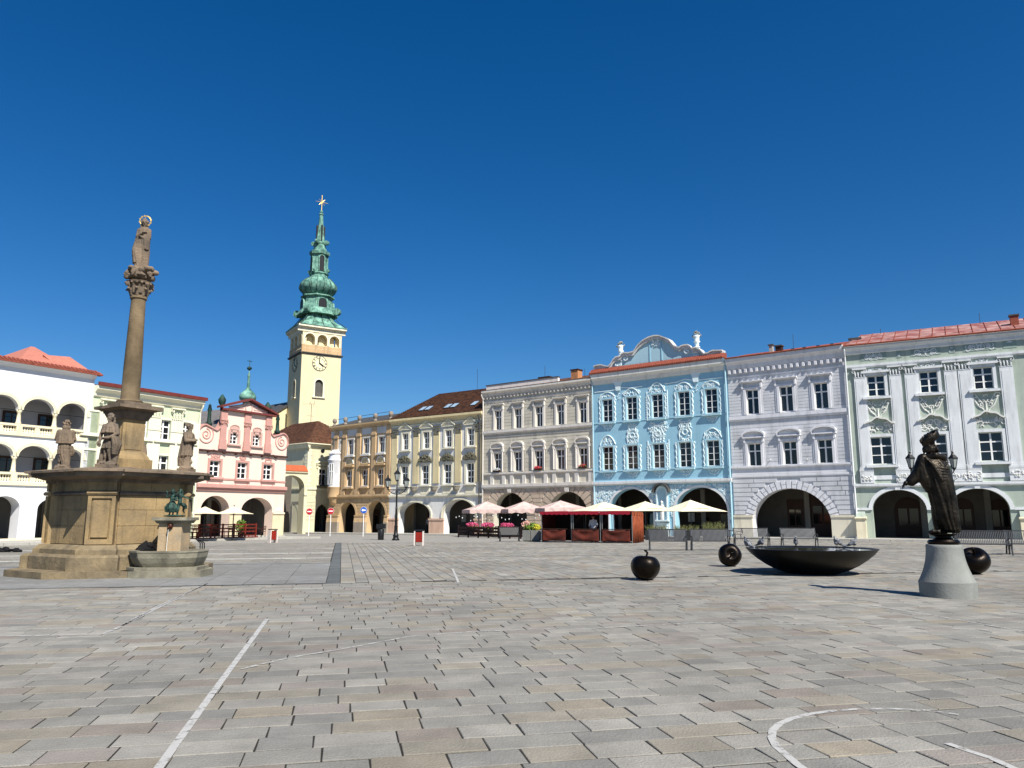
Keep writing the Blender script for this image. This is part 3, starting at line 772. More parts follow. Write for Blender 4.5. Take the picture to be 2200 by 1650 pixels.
# ------------------------------------------------ beige house
P_bei = plaster('beige_plaster', '#c6c0b0'); P_beit = plaster('light_beige_trim', '#d4cfc6', .05); P_rus = plaster('pinkish_beige_rustication', '#c4b19c', .12)
B = Bld('town_house', 'grey beige house with ten windows and radiating rustication above two arches', PYB, -dirv(53), wbe, P_bei)
ze = B.z_(1158, 827)
z0a, z1a = B.z_(1158.7, 916), B.z_(1158.7, 873); z0b, z1b = B.z_(1158, 1010), B.z_(1158, 968)
wins = [(B.s_(x, 895), z0a, z1a, .86, 0) for x in (1070.7, 1113.3, 1158.7, 1204.5, 1252.5)]+[(B.s_(x, 988), z0b, z1b, .9, 1) for x in (1069.3, 1112.5, 1157.9, 1204.5, 1253.3)]
ar = []
for xa, xb, xt, yt in ((1061, 1132, 1096, 1058), (1178, 1263, 1220, 1056)):
    sa, sb = B.s_(xa, 1100), B.s_(xb, 1100); ar.append(((sa+sb)/2, (sb-sa)/2, B.z_(xt, yt)))
zsp = 1.9
for c, h_, zt in ar: B.holes.append((arch(c, h_, -.4, zsp, zt-zsp, 24), .8))
for i, (c, z0, z1, w_, lo) in enumerate(wins):
    B.win(c, z0, z1, w_, 2, (.66,), gi=0 if not lo else None, sill=0)
    mb = MB(); frame_trim(mb, c, z0, z1, w_, .2, .1)
    if lo:
        hood_seg(mb, c, 1.5, z1+.42, .42, .28)
        for sg in (-1, 1): mb.tube([(c+sg*.72, -.14, z0), (c+sg*.72, -.14, z1+.1)], .07, 6); mb.box(c+sg*.72-.1, c+sg*.72+.1, -.2, 0, z1+.1, z1+.4)
    else:
        mb.box(c-.72, c-.63, -.06, 0, z0, z1+.3).box(c+.63, c+.72, -.06, 0, z0, z1+.3); hood_flat(mb, c, 1.55, z1+.5, .28)
    B.part(mb, 'window_surround', P_beit)
zl1 = z0a-.15; zl2a, zl2b = B.z_(1158, 1040), B.z_(1158, 1016)
zcb = B.z_(1158, 850)
def exw(za, zb_):
    out = []
    for c, z0, z1, w_, lo in wins:
        if zb_ > z0-.02 and za < z1+.25: out.append((c-w_/2-.34, c+w_/2+.34))
        elif zb_ > z1+.2 and za < z1+.9: out.append((c-.78, c+.78))
    return out
courses(B, .02, B.W-.02, zl1+.15, zcb-.1, 9, exw, P_bei); courses(B, .02, B.W-.02, zl2b+.25, zl1-.6, 9, exw, P_bei)
B.band(zl1-.3, zl1+.12, .22, P_beit); B.band(zl1-.62, zl1-.5, .08, P_beit); B.band(zl2b-.05, zl2b+.2, .18, P_beit); B.band(zl2a-.35, zl2a+.1, .26, P_beit)
mb = MB()
for c, *_ in wins[:5]: mb.box(c-.95, c-.55, -.12, 0, zl2a+.1, zl2b-.05).box(c+.55, c+.95, -.121, 0, zl2a+.1, zl2b-.05)
B.part(mb, 'balustrade_blocks', P_beit)
B.band(zcb-.2, zcb, .08, P_beit); B.ledge(zcb+.45, ze, .4, P_beit)
for k in range(30):
    x = .2+k*(B.W-.4)/29; B.part(MB().box(x-.07, x+.07, -.22, 0, zcb+.2, zcb+.42), 'cornice_bracket', P_beit)
# rustication radiating round the arches
def exb(z):
    out = []
    for c, h_, zt in ar:
        if z < zsp: out.append((c-h_-.05, c+h_+.05))
        else:
            q = (z-zsp)/(zt-zsp+1.0)
            if q < 1: out.append((c-(h_+.95)*sqrt(1-q*q), c+(h_+.95)*sqrt(1-q*q)))
    return out
zr1 = zl2a-.42
blocks(B, .05, B.W-.05, .1, int((zr1-.1)/.42), .42, .85, exb, P_rus, .06, .06)
for c, h_, zt in ar:
    n = 15
    for i in range(n):
        a0_, a1_ = pi*i/n+.022, pi*(i+1)/n-.022; t = .95
        q = [(c-h_*cos(a0_), zsp+(zt-zsp)*sin(a0_)), (c-h_*cos(a1_), zsp+(zt-zsp)*sin(a1_)), (c-(h_+t)*cos(a1_), zsp+(zt-zsp+t)*sin(a1_)), (c-(h_+t)*cos(a0_), zsp+(zt-zsp+t)*sin(a0_))]
        q = [(max(.05, min(B.W-.05, x)), min(z, zr1+.02)) for x, z in q]
        B.part(MB().prism(q, -.07 if i != 7 else -.2, 0), 'voussoir', P_beit if i == 7 else P_rus)
B.arcade(4.4, ar[1][2]+.2, M_dark, [(ar[0][0]+.3, 2.2, 2.8), (ar[1][0], 2.2, 2.8)])
B.finish(ze)
B.roof(ze+.02, 11, 1.5, M_browntile, .42)
M_rl = plaster('pale_roof_coping', '#e6ded6', .05)
B.part(MB().box(.1, B.s_(1195, 820), .3, .6, ze+.2, ze+.62), 'roof_parapet', M_rl)
B.part(MB().box(.05, B.s_(1196, 820), .25, .65, ze+.62, ze+.7), 'parapet_cap', M_lead)
chimney(B, B.s_(1216, 800), 1.5, ze+.1, .8, 1.25, plaster('orange_brick_chimney', '#b9825a', .2), M_wood)
B.part(MB().box(B.s_(1143, 815), B.s_(1168, 815), 1.0, 1.6, ze+.6, ze+1.0), 'roof_hatch', M_wood)
antenna(B, B.s_(1156, 800), 1.2, ze+.6, 1.5); antenna(B, B.s_(1242, 800), 1.2, ze+.3, 1.0)
downpipe(B, .08, .2, ze-.6, P_beit)
FLB = []
for i, px in ((5, 1067), (7, 1156), (9, 1255)):
    c, z0 = wins[i][0], wins[i][1]; FLB.append((B, c, z0, i))
BBEI = B
# ------------------------------------------------ yellow house
P_yel = plaster('pale_yellow_plaster', '#d5c69c'); P_yg = plaster('grey_white_plaster', '#d8d8d4'); P_yt = plaster('cream_trim_plaster', '#dbd6c0', .05); P_pk = plaster('pinkish_plinth', '#cbab95')
B = Bld('town_house', 'grey and yellow house with urn brackets, skylights and steep brown hipped roof', POY, -dirv(55), wy, P_yg)
ze = B.z_(963, 891)
z0a, z1a = B.z_(964, 960), B.z_(964, 924); z0b, z1b = B.z_(962, 1039), B.z_(962, 997)
ar = []
for xa, xb, xt, yt in ((856.5, 923, 890, 1079), (954, 1020, 987, 1073)):
    sa, sb = B.s_(xa, 1110), B.s_(xb, 1110); ar.append(((sa+sb)/2, (sb-sa)/2, B.z_(xt, yt)))
zsp = 2.0
for c, h_, zt in ar: B.holes.append((arch(c, h_, -.4, zsp, zt-zsp, 24), .9))
wins = [(B.s_(x, 942), z0a, z1a, .86, 0) for x in (871.8, 916.4, 964.2, 1011.9)]+[(B.s_(x, 1018), z0b, z1b, 1.02, 1) for x in (869.7, 914, 961.8, 1010.7)]
P_grn = mat('mossy_grey_stucco', '#6d6a58', .9, .3, 5, .4, 20)
for i, (c, z0, z1, w_, lo) in enumerate(wins):
    B.win(c, z0, z1, w_, 2, (.3, .62) if lo else (.3, .64), gi=None, sill=.1)
    mb = MB(); frame_trim(mb, c, z0, z1, w_, .26, .09); mb.box(c-.8, c+.8, -.26, 0, z0-.22, z0-.1)
    if not lo: hood_tri(mb, c, 1.75, z1+.38, .75, .22)
    B.part(mb, 'window_surround', P_yt)
    if lo:
        mb = MB(); pts = [(c-.95+1.9*t/12, z1+.55+.55*abs(sin(pi*t/12))**.7*(1+.15*cos(4*pi*t/12))) for t in range(13)]
        for k in range(12): mb.prism([(pts[k][0], z1+.36), (pts[k+1][0], z1+.36), pts[k+1], pts[k]], -.2-.04*(k % 2), 0)
        rococo(mb, c, z1+.45, 1.4, .5, 8, i, .05, .3); B.part(mb, 'shell_pediment', P_grn)
        B.part(MB().box(c-.62, c+.62, -.05, 0, z0-1.0, z0-.35), 'apron_panel', P_yt)
zstr = B.z_(963, 1061); zcb = B.z_(963, 905)
for i, x in enumerate((847.5, 893.9, 937.5, 984.8, 1029)):
    c = B.s_(x, 1000); mb = MB()
    mb.box(c-.42, c+.42, -.1, 0, zstr+1.15, zcb-1.15)
    B.part(mb, 'pilaster', P_yel); mb = MB(); capital(mb, c, zcb-1.4, .75, .75, .1); mb.box(c-.46, c+.46, -.16, 0, zcb-.5, zcb-.38)
    B.part(mb, 'capital', P_grn)
    if 0 < i < 4:
        o = B.part(MB().lathe([(.12, 0), (.3, .1), (.34, .3), (.42, .5), (.46, .55), (.36, .6)], 12), 'stone_urn_bracket', mat('grey_urn_stone', '#8f897c', .9, .25, 5), True, loc=(c, -.35, zstr+.25))
B.band(zstr-.3, zstr, .22, P_yt); B.band(zcb-.2, zcb, .1, P_yt); B.ledge(zcb, ze, .42, P_yel)
mb = MB(); mc = MB()
for c, h_, zt in ar: ring(mb, c, h_+.02, zsp, zt-zsp, .12, .05, 1.6, 24); ring(mb, c, h_+.2, zsp, zt-zsp, .16, .12, 1.6, 24)
B.part(mb, 'archivolt', P_yt)
xs = [0, ar[0][0]-ar[0][1], ar[0][0]+ar[0][1], ar[1][0]-ar[1][1], ar[1][0]+ar[1][1], B.W]; mb = MB(); mc = MB()
for k in (0, 2, 4): mb.box(xs[k], xs[k+1], -.12, .0, -.4, 1.4); mc.box(xs[k]-(.05 if k else 0), xs[k+1]+(.05 if k < 4 else 0), -.18, 0, 1.4, 1.58)
B.part(mb, 'pier_plinth', P_pk); B.part(mc, 'pier_cap', P_pk)
B.arcade(4.0, ar[1][2]+.3, M_dark, [(ar[0][0]-.3, 2.4, 2.8), (ar[1][0]+.4, 1.6, 3.0)])
ARY = ar
B.finish(ze)
pr, pz = B.at(942, 846, -5)
B.roof(ze+.02, 10.5, pz-ze, M_browntile, .42, pr, -.0, courses=26)
# skylights on the front slope
rise = pz-ze; run = 5.25+.42; sl_ = atan2(rise, run)
for x in (913, 926, 967, 981, 1024):
    cc = B.at(x, 878, -1.6)[0]; y_ = 1.3; zz = ze+rise*(y_+.42)/run
    mbx = MB().box(-.38, .38, -.55, .55, 0, .12)
    o = mbx.build('skylight_frame', M_steel, B.root, (cc, y_, zz+.05)); o.rotation_euler = (sl_, 0, 0)
    o2 = MB().box(-.3, .3, -.47, .47, .12, .135).build('skylight_pane', mat('skylight_pane_glass', '#9fb4c4', .08, .1, 1, spec=.8), o)
    mb = MB().box(-.4, .4, -.04, .04, 0, .9); 
downpipe(B, B.W-.35, .2, ze-.6, M_lead, .09); antenna(B, B.s_(970, 860), 4.5, ze+rise*.7, 3.2)
B.ledge
BYEL = B
# ------------------------------------------------ ochre house
P_och = plaster('ochre_plaster', '#c4a982'); P_och2 = plaster('light_ochre_plaster', '#c9ab82'); P_ogw = plaster('pale_grey_field_plaster', '#d8d6cf'); P_osoc = plaster('grey_socle', '#9d9283', .2)
B = Bld('town_house', 'ochre house with a rounded white corner oriel and stone balls along its eaves', POL, -dirv(50), wo, P_och)
ze = B.z_(784, 909)
z0a, z1a = B.z_(787, 974), B.z_(787, 941); z0b, z1b = B.z_(784, 1043.5), B.z_(784, 1009)
ar = []
for xa, xb, xt, yt in ((729, 764, 747, 1079), (788, 828, 808, 1076)):
    sa, sb = B.s_(xa, 1110), B.s_(xb, 1110); ar.append(((sa+sb)/2, (sb-sa)/2, B.z_(xt, yt)))
zsp = ar[0][2]-ar[0][1]
for c, h_, zt in ar: B.holes.append((arch(c, h_, -.4, zsp, zt-zsp, 20), .9))
wins = [(B.s_(x, 958), z0a, z1a, 1.02, 0) for x in (754, 787.3, 820.5)]+[(B.s_(x, 1026), z0b, z1b, 1.06, 1) for x in (750.4, 784.1, 817.5)]
for i, (c, z0, z1, w_, lo) in enumerate(wins):
    B.win(c, z0, z1, w_, 2, (.66,), gi=3 if i % 2 else 0, sill=.1)
    mb = MB(); frame_trim(mb, c, z0, z1, w_, .15, .07); mb.box(c-.8, c+.8, -.28, 0, z0-.28, z0-.1)
    if lo: mb.box(c-.85, c+.85, -.3, 0, z1+.42, z1+.58)
    else: mb.box(c-.65, c+.65, -.03, 0, z1+.4, z1+1.1)
    B.part(mb, 'window_surround', P_och2 if lo else P_ogw)
    if lo:
        mb = MB(); mb.prism(arch(c, .62, z1+.65, z1+.75, .62, 10), -.05, 0); o = B.part(mb, 'tympanum', P_yel)
        mb = MB(); ring(mb, c, .62, z1+.75, .62, .14, .1, None, 10); B.part(mb, 'tympanum_frame', P_ogw)
zstr = B.z_(784, 1064)
for x in (722, 740, 770.5, 803, 835):
    c = B.s_(x, 1000); mb = MB().box(c-.33, c+.33, -.13, 0, zstr+.7, ze-1.5).box(c-.42, c+.42, -.2, 0, zstr+.12, zstr+.7).box(c-.4, c+.4, -.2, 0, ze-1.5, ze-1.3).box(c-.38, c+.38, -.14, 0, ze-1.3, ze-.55)
    B.part(mb, 'pilaster', P_och2)
mb = MB().box(.0, B.W, -.02, 0, ze-1.35, ze-.6); B.part(mb, 'frieze', P_ogw)
B.band(zstr-.25, zstr+.12, .25, P_och2); B.ledge(ze-.55, ze, .4, P_och)
mb = MB()
def exo(z):
    out = []
    for c, h_, zt in ar:
        if z < zsp: out.append((c-h_-.05, c+h_+.05))
        else:
            q = (z-zsp)/(zt-zsp+.3)
            if q < 1: out.append((c-(h_+.3)*sqrt(1-q*q), c+(h_+.3)*sqrt(1-q*q)))
    return out
blocks(B, .05, B.W-.05, 2.0, int((zstr-.3-2.0)/.36), .36, 1.6, exo, P_och, .03, .035)
mb = MB()
for c, h_, zt in ar: ring(mb, c, h_, zsp, zt-zsp, .3, .05, None, 16)
B.part(mb, 'archivolt', P_och2)
xs = [0, ar[0][0]-ar[0][1], ar[0][0]+ar[0][1], ar[1][0]-ar[1][1], ar[1][0]+ar[1][1], B.W]; mb = MB(); mc = MB(); md = MB()
for k in (0, 2, 4):
    mb.box(xs[k], xs[k+1], -.3, 0, -.4, 1.2); md.moulding(xs[k], xs[k+1], [(0, 1.2), (.3, 1.2), (.2, 1.85), (0, 1.85)]); mc.box(xs[k], xs[k+1]+.05, -.26, 0, 1.85, 2.0)
B.part(mb, 'pier_plinth', P_osoc); B.part(mc, 'pier_cap', P_och2); B.part(md, 'pier', P_och2)
B.arcade(4.0, ar[1][2]+.3, M_dark, [(ar[0][0]+.2, 1.5, 2.7), (ar[1][0]+.2, 1.7, 2.7)])
B.finish(ze)
B.roof(ze+.02, 10, 1.6, M_lead, .4)
for x in (719.4, 742.4, 772.7, 806.6, 839.8):
    c = B.s_(x, 905); o = B.part(MB().lathe([(.24, 0), (.24, .22), (.14, .27), (.14, .38), (.24, .5), (.28, .66), (.26, .82), (.17, .96), (.04, 1.0)], 10), 'stone_ball_finial', mat('finial_stone', '#8a8074', .9, .25, 5), True, loc=(c, .0, ze+.0))
B.part(MB().tube([(1, .1, ze+.85), (B.W-.2, .1, ze+1.0)], .025, 5), 'roof_wire', M_iron)
# oriel
co_, zo = B.at(720, 1010); zo0, zo1 = B.z_(720, 1046), B.z_(720, 992); ro = .95; co_ = .95
def oriel(prof, name, m):
    o = B.part(MB().lathe([(r, z) for r, z in prof], 20), name, m, loc=(co_, .25, 0)); return autosmooth(o, 40)
P_wh = plaster('white_oriel_plaster', '#e2e3e4', .04)
oriel([(.2, zo0-2.3), (.5, zo0-2.1), (.7, zo0-1.75), (.78, zo0-1.35), (.84, zo0-1.3), (.9, zo0-1.25), (.98, zo0-1.2), (1.0, zo0-.15), (1.04, zo0-.1), (1.04, zo0)], 'oriel_corbel', P_och2)
oriel([(.98, zo0), (.98, zo1-.1), (1.06, zo1), (1.1, zo1+.2), (1.0, zo1+.25)], 'oriel', P_wh)
oriel([(1.0, zo1+.25), (.9, zo1+.8), (1.05, zo1+.95), (.6, zo1+1.4)], 'oriel_top', P_wh)
for a in (-1.35, -2.3):
    ang = a; x, y = co_+1.0*cos(ang), .25+1.0*sin(ang)
    o = B.win(0, 0, zo1-zo0-.5, .62, 2, (.62,), rec=0, sill=0, hole=False, gi=0); o.location = (x, y, zo0+.25); o.rotation_euler = (0, 0, ang+pi/2)
mb = MB(); ring(mb, 1.25, .3, ze-3.2, .42, .1, .09, None, 10); t = MB(); ring(t, 1.25, .3, -(ze-3.2), .42, .1, .09, None, 10); mb.add([(a, b, -c) for a, b, c in t.v], [f[::-1] for f in t.f])
B.part(mb, 'oval_medallion', P_wh); B.part(MB().box(.55, 1.9, -.03, 0, zo1+1.2, ze-1.6), 'pale_field', P_ogw)
BOCH = B
# ================================================================ left row
UL = Vector((sin(R(31)), cos(R(31))))
PKR = corner(615, 985, 66)
PKL, t = hitcorner(PKR, UL, 425, 970); wpk = -t
PPL, t = hitcorner(PKL, UL, 199, 865); wpp = -t
WW = 9.5; PWL = PPL-UL*WW
# ------------------------------------------------ pink gabled house
P_pink = plaster('salmon_pink_plaster', '#e0c9b9', .05, .08); P_pinkl = plaster('peach_ground_floor_plaster', '#ddcbb2', .05, .08); P_rose = plaster('dusty_rose_trim', '#bd9085', .08, .1)
B = Bld('town_house', 'pink gabled house with scroll volutes, rose pilasters and a green onion turret', PKL, UL, wpk, P_pink)
def A(x, y): return B.at(400+x/3.928, 800+y/3.928)
W_ = B.W
ap = A(532, 232); c0 = W_/2-.05
zs1 = A(470, 690)[1]; zst = A(470, 985)[1]; zsill = A(470, 910)[1]
zpb = A(500, 345)[1]; hwp = (A(735, 355)[0]-A(275, 300)[0])/2*1.0; capx = ap[0]; zap = A(532, 236)[1]
vz = A(160, 520)[1]; vz2 = A(812, 590)[1]; vz = (vz+vz2)/2; vr = .72
xl, xr = capx-hwp+.45, capx+hwp-.45
lv = .62; rv = W_-.62
L_ = [(0, -.6), (0, zs1+.9)]
for k in range(9):
    a = pi+.5-k*(pi*.62)/8; L_.append((lv+vr*cos(a), vz+vr*sin(a)))
for k in range(1, 8):
    t = k/8; L_.append((lv+.75+(xl-lv-.75)*t**.8, vz+.35+(zpb-.5-vz-.35)*t**2.0))
L_ += [(xl, zpb)]
Rt = [(rv-(x-lv), z) for x, z in L_[2:-1]][::-1]
Rt = [(W_-(x-0) if False else rv+(lv-x), z) for x, z in L_[2:-1]][::-1]
outl = L_+[(capx-hwp+.2, zpb+.05), (capx, zap-.15), (capx+hwp-.2, zpb+.05), (xr, zpb)]+Rt+[(W_, zs1+.9), (W_, -.6)]
ar = []
for xa, xb, xt, yt in ((118, 362, 240, 1040), (463, 725, 594, 1056)):
    sa, sb = A(xa, 1180)[0], A(xb, 1200)[0]; ar.append(((sa+sb)/2, (sb-sa)/2, A(xt, yt)[1]))
zsp = 2.0
for c, h_, zt in ar: B.holes.append((arch(c, h_, -.4, zsp, zt-zsp, 24), .9))
for x, y, za_, zb_ in ((403, 555, 605, 505), (592, 575, 622, 525)):
    c = A(x, y)[0]; z0, z1 = A(x, za_)[1], A(x, zb_)[1]
    B.win(c, z0, z1, .78, 2, (.34, .67), gi=0, bar=.035)
    mb = MB(); frame_trim(mb, c, z0, z1, .78, .17, .06); mb.box(c-.65, c+.65, -.16, 0, z0-.14, z0-.02); hood_seg(mb, c, .8, z1+.2, .25, .1, .05); B.part(mb, 'window_surround', P_rose if 0 else plaster('faded_rose_frame', '#c5a094'))
for x, za_, zb_ in ((240, 882, 745), (471, 898, 762), (687, 905, 778)):
    c = A(x, (za_+zb_)/2)[0]; z0, z1 = A(x, za_)[1], A(x, zb_)[1]
    B.win(c, z0, z1, .98, 2, (.34, .67), gi=0, bar=.04)
    mb = MB(); frame_trim(mb, c, z0, z1, .98, .17, .07); mb.box(c-.75, c+.75, -.2, 0, z0-.18, z0-.02)
    B.part(mb, 'window_surround', P_rose)
    mb = MB(); pts = [(c-.8+1.6*t/14, z1+.62+.1*sin(pi*t/14)**2-.06*cos(4*pi*t/14)) for t in range(15)]
    for k in range(14): mb.prism([pts[k], pts[k+1], (pts[k+1][0], pts[k+1][1]+.1), (pts[k][0], pts[k][1]+.1)], -.2, 0)
    B.part(mb, 'window_hood', mat('dark_brown_hood', '#4a2f2a', .8, .2, 4)); mb = MB(); rococo(mb, c, z1+.22, .8, .35, 7, int(x), .035, .05); B.part(mb, 'stucco_ornament', P_rose)
    B.part(MB().box(c-.62, c-.55, -.04, 0, zst+.3, zsill-.2).box(c+.55, c+.62, -.04, 0, zst+.3, zsill-.2), 'apron_frame', P_rose)
for i, x in enumerate((310, 512, 692)):
    c = [A(308, 500)[0], A(510, 500)[0], A(688, 520)[0]][i]; zb_ = zs1+.25; zt_ = zpb-.05
    mb = MB().box(c-.27, c+.27, -.12, 0, zb_+.3, zt_-1.1).box(c-.36, c+.36, -.18, 0, zb_, zb_+.32).box(c-.31, c+.31, -.15, 0, zb_+.32, zb_+.75)
    mb.box(c-.3, c+.3, -.14, 0, zt_-.72, zt_); capital(mb, c, zt_-1.1, .5, .42, .12); B.part(mb, 'pilaster', P_rose)
B.part(MB().moulding(0, W_, [(0, zs1), (.2, zs1), (.22, zs1+.12), (0, zs1+.14)]), 'string_course', mat('dark_brown_hood', '#4a2f2a'))
B.part(MB().box(0, W_, -.05, 0, zsill-.05, zsill+.08), 'sill_band', P_rose)
B.part(MB().moulding(-.02, W_, [(0, zst-.2), (.12, zst-.2), (.16, zst), (.3, zst+.04), (.3, zst+.28), (0, zst+.34)]), 'string_course', P_rose)
mb = MB()
mb.prism([(capx-hwp, zpb), (capx+hwp, zpb), (capx+hwp, zpb+.16), (capx-hwp, zpb+.16)], -.3, 0)
for sg in (-1, 1):
    mb.prism([(capx+sg*(hwp+.1), zpb+.16), (capx, zap-.02), (capx, zap+.14), (capx+sg*(hwp+.1), zpb+.32)], -.36-.003*sg, .3)
B.part(mb, 'pediment_cornice', mat('dark_maroon_trim', '#6b3430', .7, .15, 3))
mb = MB(); hh = zap-zpb
ring(mb, capx, .3, zpb+hh*.42, .36, .07, .05, None, 10); t = MB(); ring(t, capx, .3, -(zpb+hh*.42), .36, .07, .05, None, 10); mb.add([(a, b, -c) for a, b, c in t.v], [f[::-1] for f in t.f])
for sg in (-1, 1):
    q = [(capx+sg*.55, zpb+.35), (capx+sg*hwp*.72, zpb+.35), (capx+sg*.55, zpb+hh*.62)]
    for k in range(3): mb.ridge([q[k], q[(k+1) % 3]], .04, .03, taper=False)
B.part(mb, 'pediment_ornament', plaster('faded_rose_frame', '#c5a094'))
mb = MB()
for cx_, d in ((lv, -1), (rv, 1)):
    mb.ridge(spiral(cx_, vz, vr*.62, pi/2, 1.6, d, 26, .8), .06, .05, taper=False)
    mb.ridge([(cx_+(vr-.06)*cos(a), vz+(vr-.06)*sin(a)) for a in [2*pi*k/24 for k in range(25)]], .05, .06, taper=False)
B.part(mb, 'volute_scroll', P_rose)
mb = MB()
for k in range(2, len(L_)-1):
    for f_ in (lambda x: x, lambda x: rv+lv-x):
        (xa, za), (xb, zb_) = L_[k], L_[k+1]; mb.prism([(f_(xa), za-.02), (f_(xb), zb_-.02), (f_(xb), zb_+.09), (f_(xa), za+.09)], -.12, .5)
B.part(mb, 'gable_coping', P_rose)
B.part(MB().box(0.01, W_-.01, -.02, 0, zst-.22, zst-.2), 'drip_edge', P_rose)
B.arcade(4.2, ar[0][2]+.3, mat('arcade_grey_plaster', '#7d7a76', .9, .2, 1), [(ar[0][0]-.5, 2.0, 2.9, 1), (ar[1][0]-1.3, 1.9, 2.9, 1), (ar[0][0]+1.6, .9, 2.2)])
for c, h_, zt in ar: pass
mb = MB(); mc = MB(); xs = [0, ar[0][0]-ar[0][1], ar[0][0]+ar[0][1], ar[1][0]-ar[1][1], ar[1][0]+ar[1][1], W_]
for k in (0, 2, 4): mb.box(xs[k], xs[k+1], -.08, 0, -.4, 1.75); mc.box(xs[k]-.0, xs[k+1]+(.06 if k < 4 else 0), -.16, 0, 1.75, 1.9)
B.part(mb, 'pier_plinth', plaster('yellow_socle_plaster', '#d3c6a4')); B.part(mc, 'pier_cap', P_pinkl)
B.holes_ground = 1
B.finish(zs1+1, 12, outl[::-1])
# street name plate: thin pale board with two lines of small dark dashes
c, z = A(778, 1158); o = B.part(MB().box(c-.3, c+.3, -.03, 0, z-.12, z+.12), 'street_plate', P_wh)
mb = MB(); q = 1; d = 13; mb.add([(xl-1.2, .5, vz+.2), (xr+1.2, .5, vz+.2), (xr+1.2, d, vz+.2), (xl-1.2, d, vz+.2), (capx, .6, zap-.5), (capx, d, zap-.5)], [(0, 4, 5, 3), (1, 2, 5, 4), (0, 1, 4), (3, 5, 2)])
mb.add([(0, .5, zs1+.6), (W_, .5, zs1+.6), (W_, d, zs1+.6), (0, d, zs1+.6), (capx-hwp+1, .6, vz+.9), (capx+hwp-1, .6, vz+.9), (capx+hwp-1, d, vz+.9), (capx-hwp+1, d, vz+.9)], [(0, 4, 7, 3), (1, 2, 6, 5), (4, 5, 6, 7)])
B.part(mb, 'roof', mat('grey_slate_roof', '#6f6c6a', .7, .3, 3))
for x, y in ((316, 270), (700, 330)):
    c, z = A(x, y); B.part(MB().lathe([(.12, -.5), (.12, -.1), (.26, .15), (.3, .4), (.18, .6), (.06, .8)], 10), 'finial', M_patdark, True, loc=(c, .2, z))
for c, z in ((lv+.35, vz+vr+.1), (rv-.35, vz+vr+.1)):
    B.part(MB().lathe([(.25, -.1), (.25, .1), (.16, .2), (.12, 1.0), (.18, 1.1), (.1, 1.4), (.13, 1.45), (0.02, 1.6)], 8), 'finial', M_patdark, True, loc=(c, .2, z))
zc = B.at(530, 858, -4)[1]; cc = B.at(532, 858, -4)[0]
o = B.part(MB().lathe([(.4, -.9), (.4, -.25), (.7, -.12), (.74, .15), (.6, .45), (.3, .7), (.13, 1.0), (.1, 1.9), (.14, 1.95), (.06, 2.3), (.03, 2.5)], 12), 'onion_turret', M_patina, True, loc=(cc, 4, zc+.1))
B.part(MB().lathe([(.02, 2.5), (.2, 2.62), (.22, 2.75), (.02, 2.9), (.02, 3.5), (0.01, 3.5)], 8).tube([(-.25, 0, 3.35), (.25, 0, 3.35)], .03, 5), 'turret_ball', M_patdark, True, parent=o)
BPINK = B
# ------------------------------------------------ pale green classical house
P_pg = plaster('pale_lime_plaster', '#c0cbad', .05, .08); P_pcr = plaster('cream_white_plaster', '#dcd9c3', .04, .06)
B = Bld('town_house', 'pale lime and cream house with fluted pilaster capitals and a thin dark red roof edge', PPL, UL, wpp, P_pg)
def A(x, y): return B.at(x/2.845, 700+y/2.845)
ze = A(940, 418)[1]; zcb = A(940, 478)[1]
z0a, z1a = A(1003, 696)[1], A(1003, 575)[1]; z1b = A(988, 793)[1]; z0b = z1b-(z1a-z0a)*.95
for i, x in enumerate((567, 862, 1003, 1142)):
    c = A(x, 635)[0]; B.win(c, z0a, z1a, 1.02, 2, (.32, .66), gi=0 if i else 2)
    mb = MB(); frame_trim(mb, c, z0a, z1a, 1.02, .14, .05); mb.box(c-.85, c+.85, -.25, 0, z0a-.22, z0a-.08); B.part(mb, 'window_surround', P_pcr)
    mb = MB(); pts = [(c-.8+1.6*t/10, z1b+.7+.4*sin(pi*t/10)) for t in range(11)]; mb.ridge(pts, .04, .06, taper=False); B.part(mb, 'arched_moulding', P_pg)
for i, x in enumerate((552, 845, 988, 1128)):
    c = A(x, 840)[0]; B.win(c, z0b, z1b, 1.06, 2, (.62,), gi=0)
    mb = MB(); frame_trim(mb, c, z0b, z1b, 1.06, .14, .05); mb.box(c-.85, c+.85, -.2, 0, z0b-.2, z0b-.06); B.part(mb, 'window_surround', P_pcr)
for x in (648, 945, 1082, 1196):
    c = A(x, 560)[0]; w_ = .5 if x < 1190 else .42
    c = min(c, B.W-.45)
    mb = MB().box(c-w_, c+w_, -.13, 0, 4.2, zcb-1.05); B.part(mb, 'pilaster', P_pcr)
    if x < 1190:
        mb = MB(); capital(mb, c, zcb-.95, .95, .85, .13)
        for k in range(6): mb.box(c-.42+k*.16, c-.36+k*.16, -.16, -.13, zcb-1.8, zcb-.95)
        B.part(mb, 'capital', P_pcr); B.part(MB().box(c-.52, c+.52, -.17, -.13, zcb-1.9, zcb-1.83), 'capital_collar', P_pcr)
B.part(MB().box(0, B.W-.01, -.05, 0, zcb, ze-.75), 'architrave', P_pcr); B.ledge(ze-.75, ze, .5, P_pcr); B.band(4.0, 4.25, .15, P_pcr)
c1 = 2.5
for c in (c1, 6.2): B.holes.append((arch(c, 1.3, -.4, 1.9, 1.3, 16), .8))
B.arcade(4, 3.5, M_dark); B.finish(ze)
B.roof(ze+.02, 11, .5, mat('dark_red_roof_edge', '#6b2d28', .7, .2, 3), .6)
B.part(MB().box(-.0, B.W+.1, -.66, -.45, ze-.02, ze+.22), 'gutter', mat('dark_red_roof_edge', '#6b2d28'))
chimney(B, B.W-.6, .8, ze-1.5, .9, 1.6, P_pcr)
downpipe(B, B.W-.12, .2, ze-.6, P_pcr, .06)
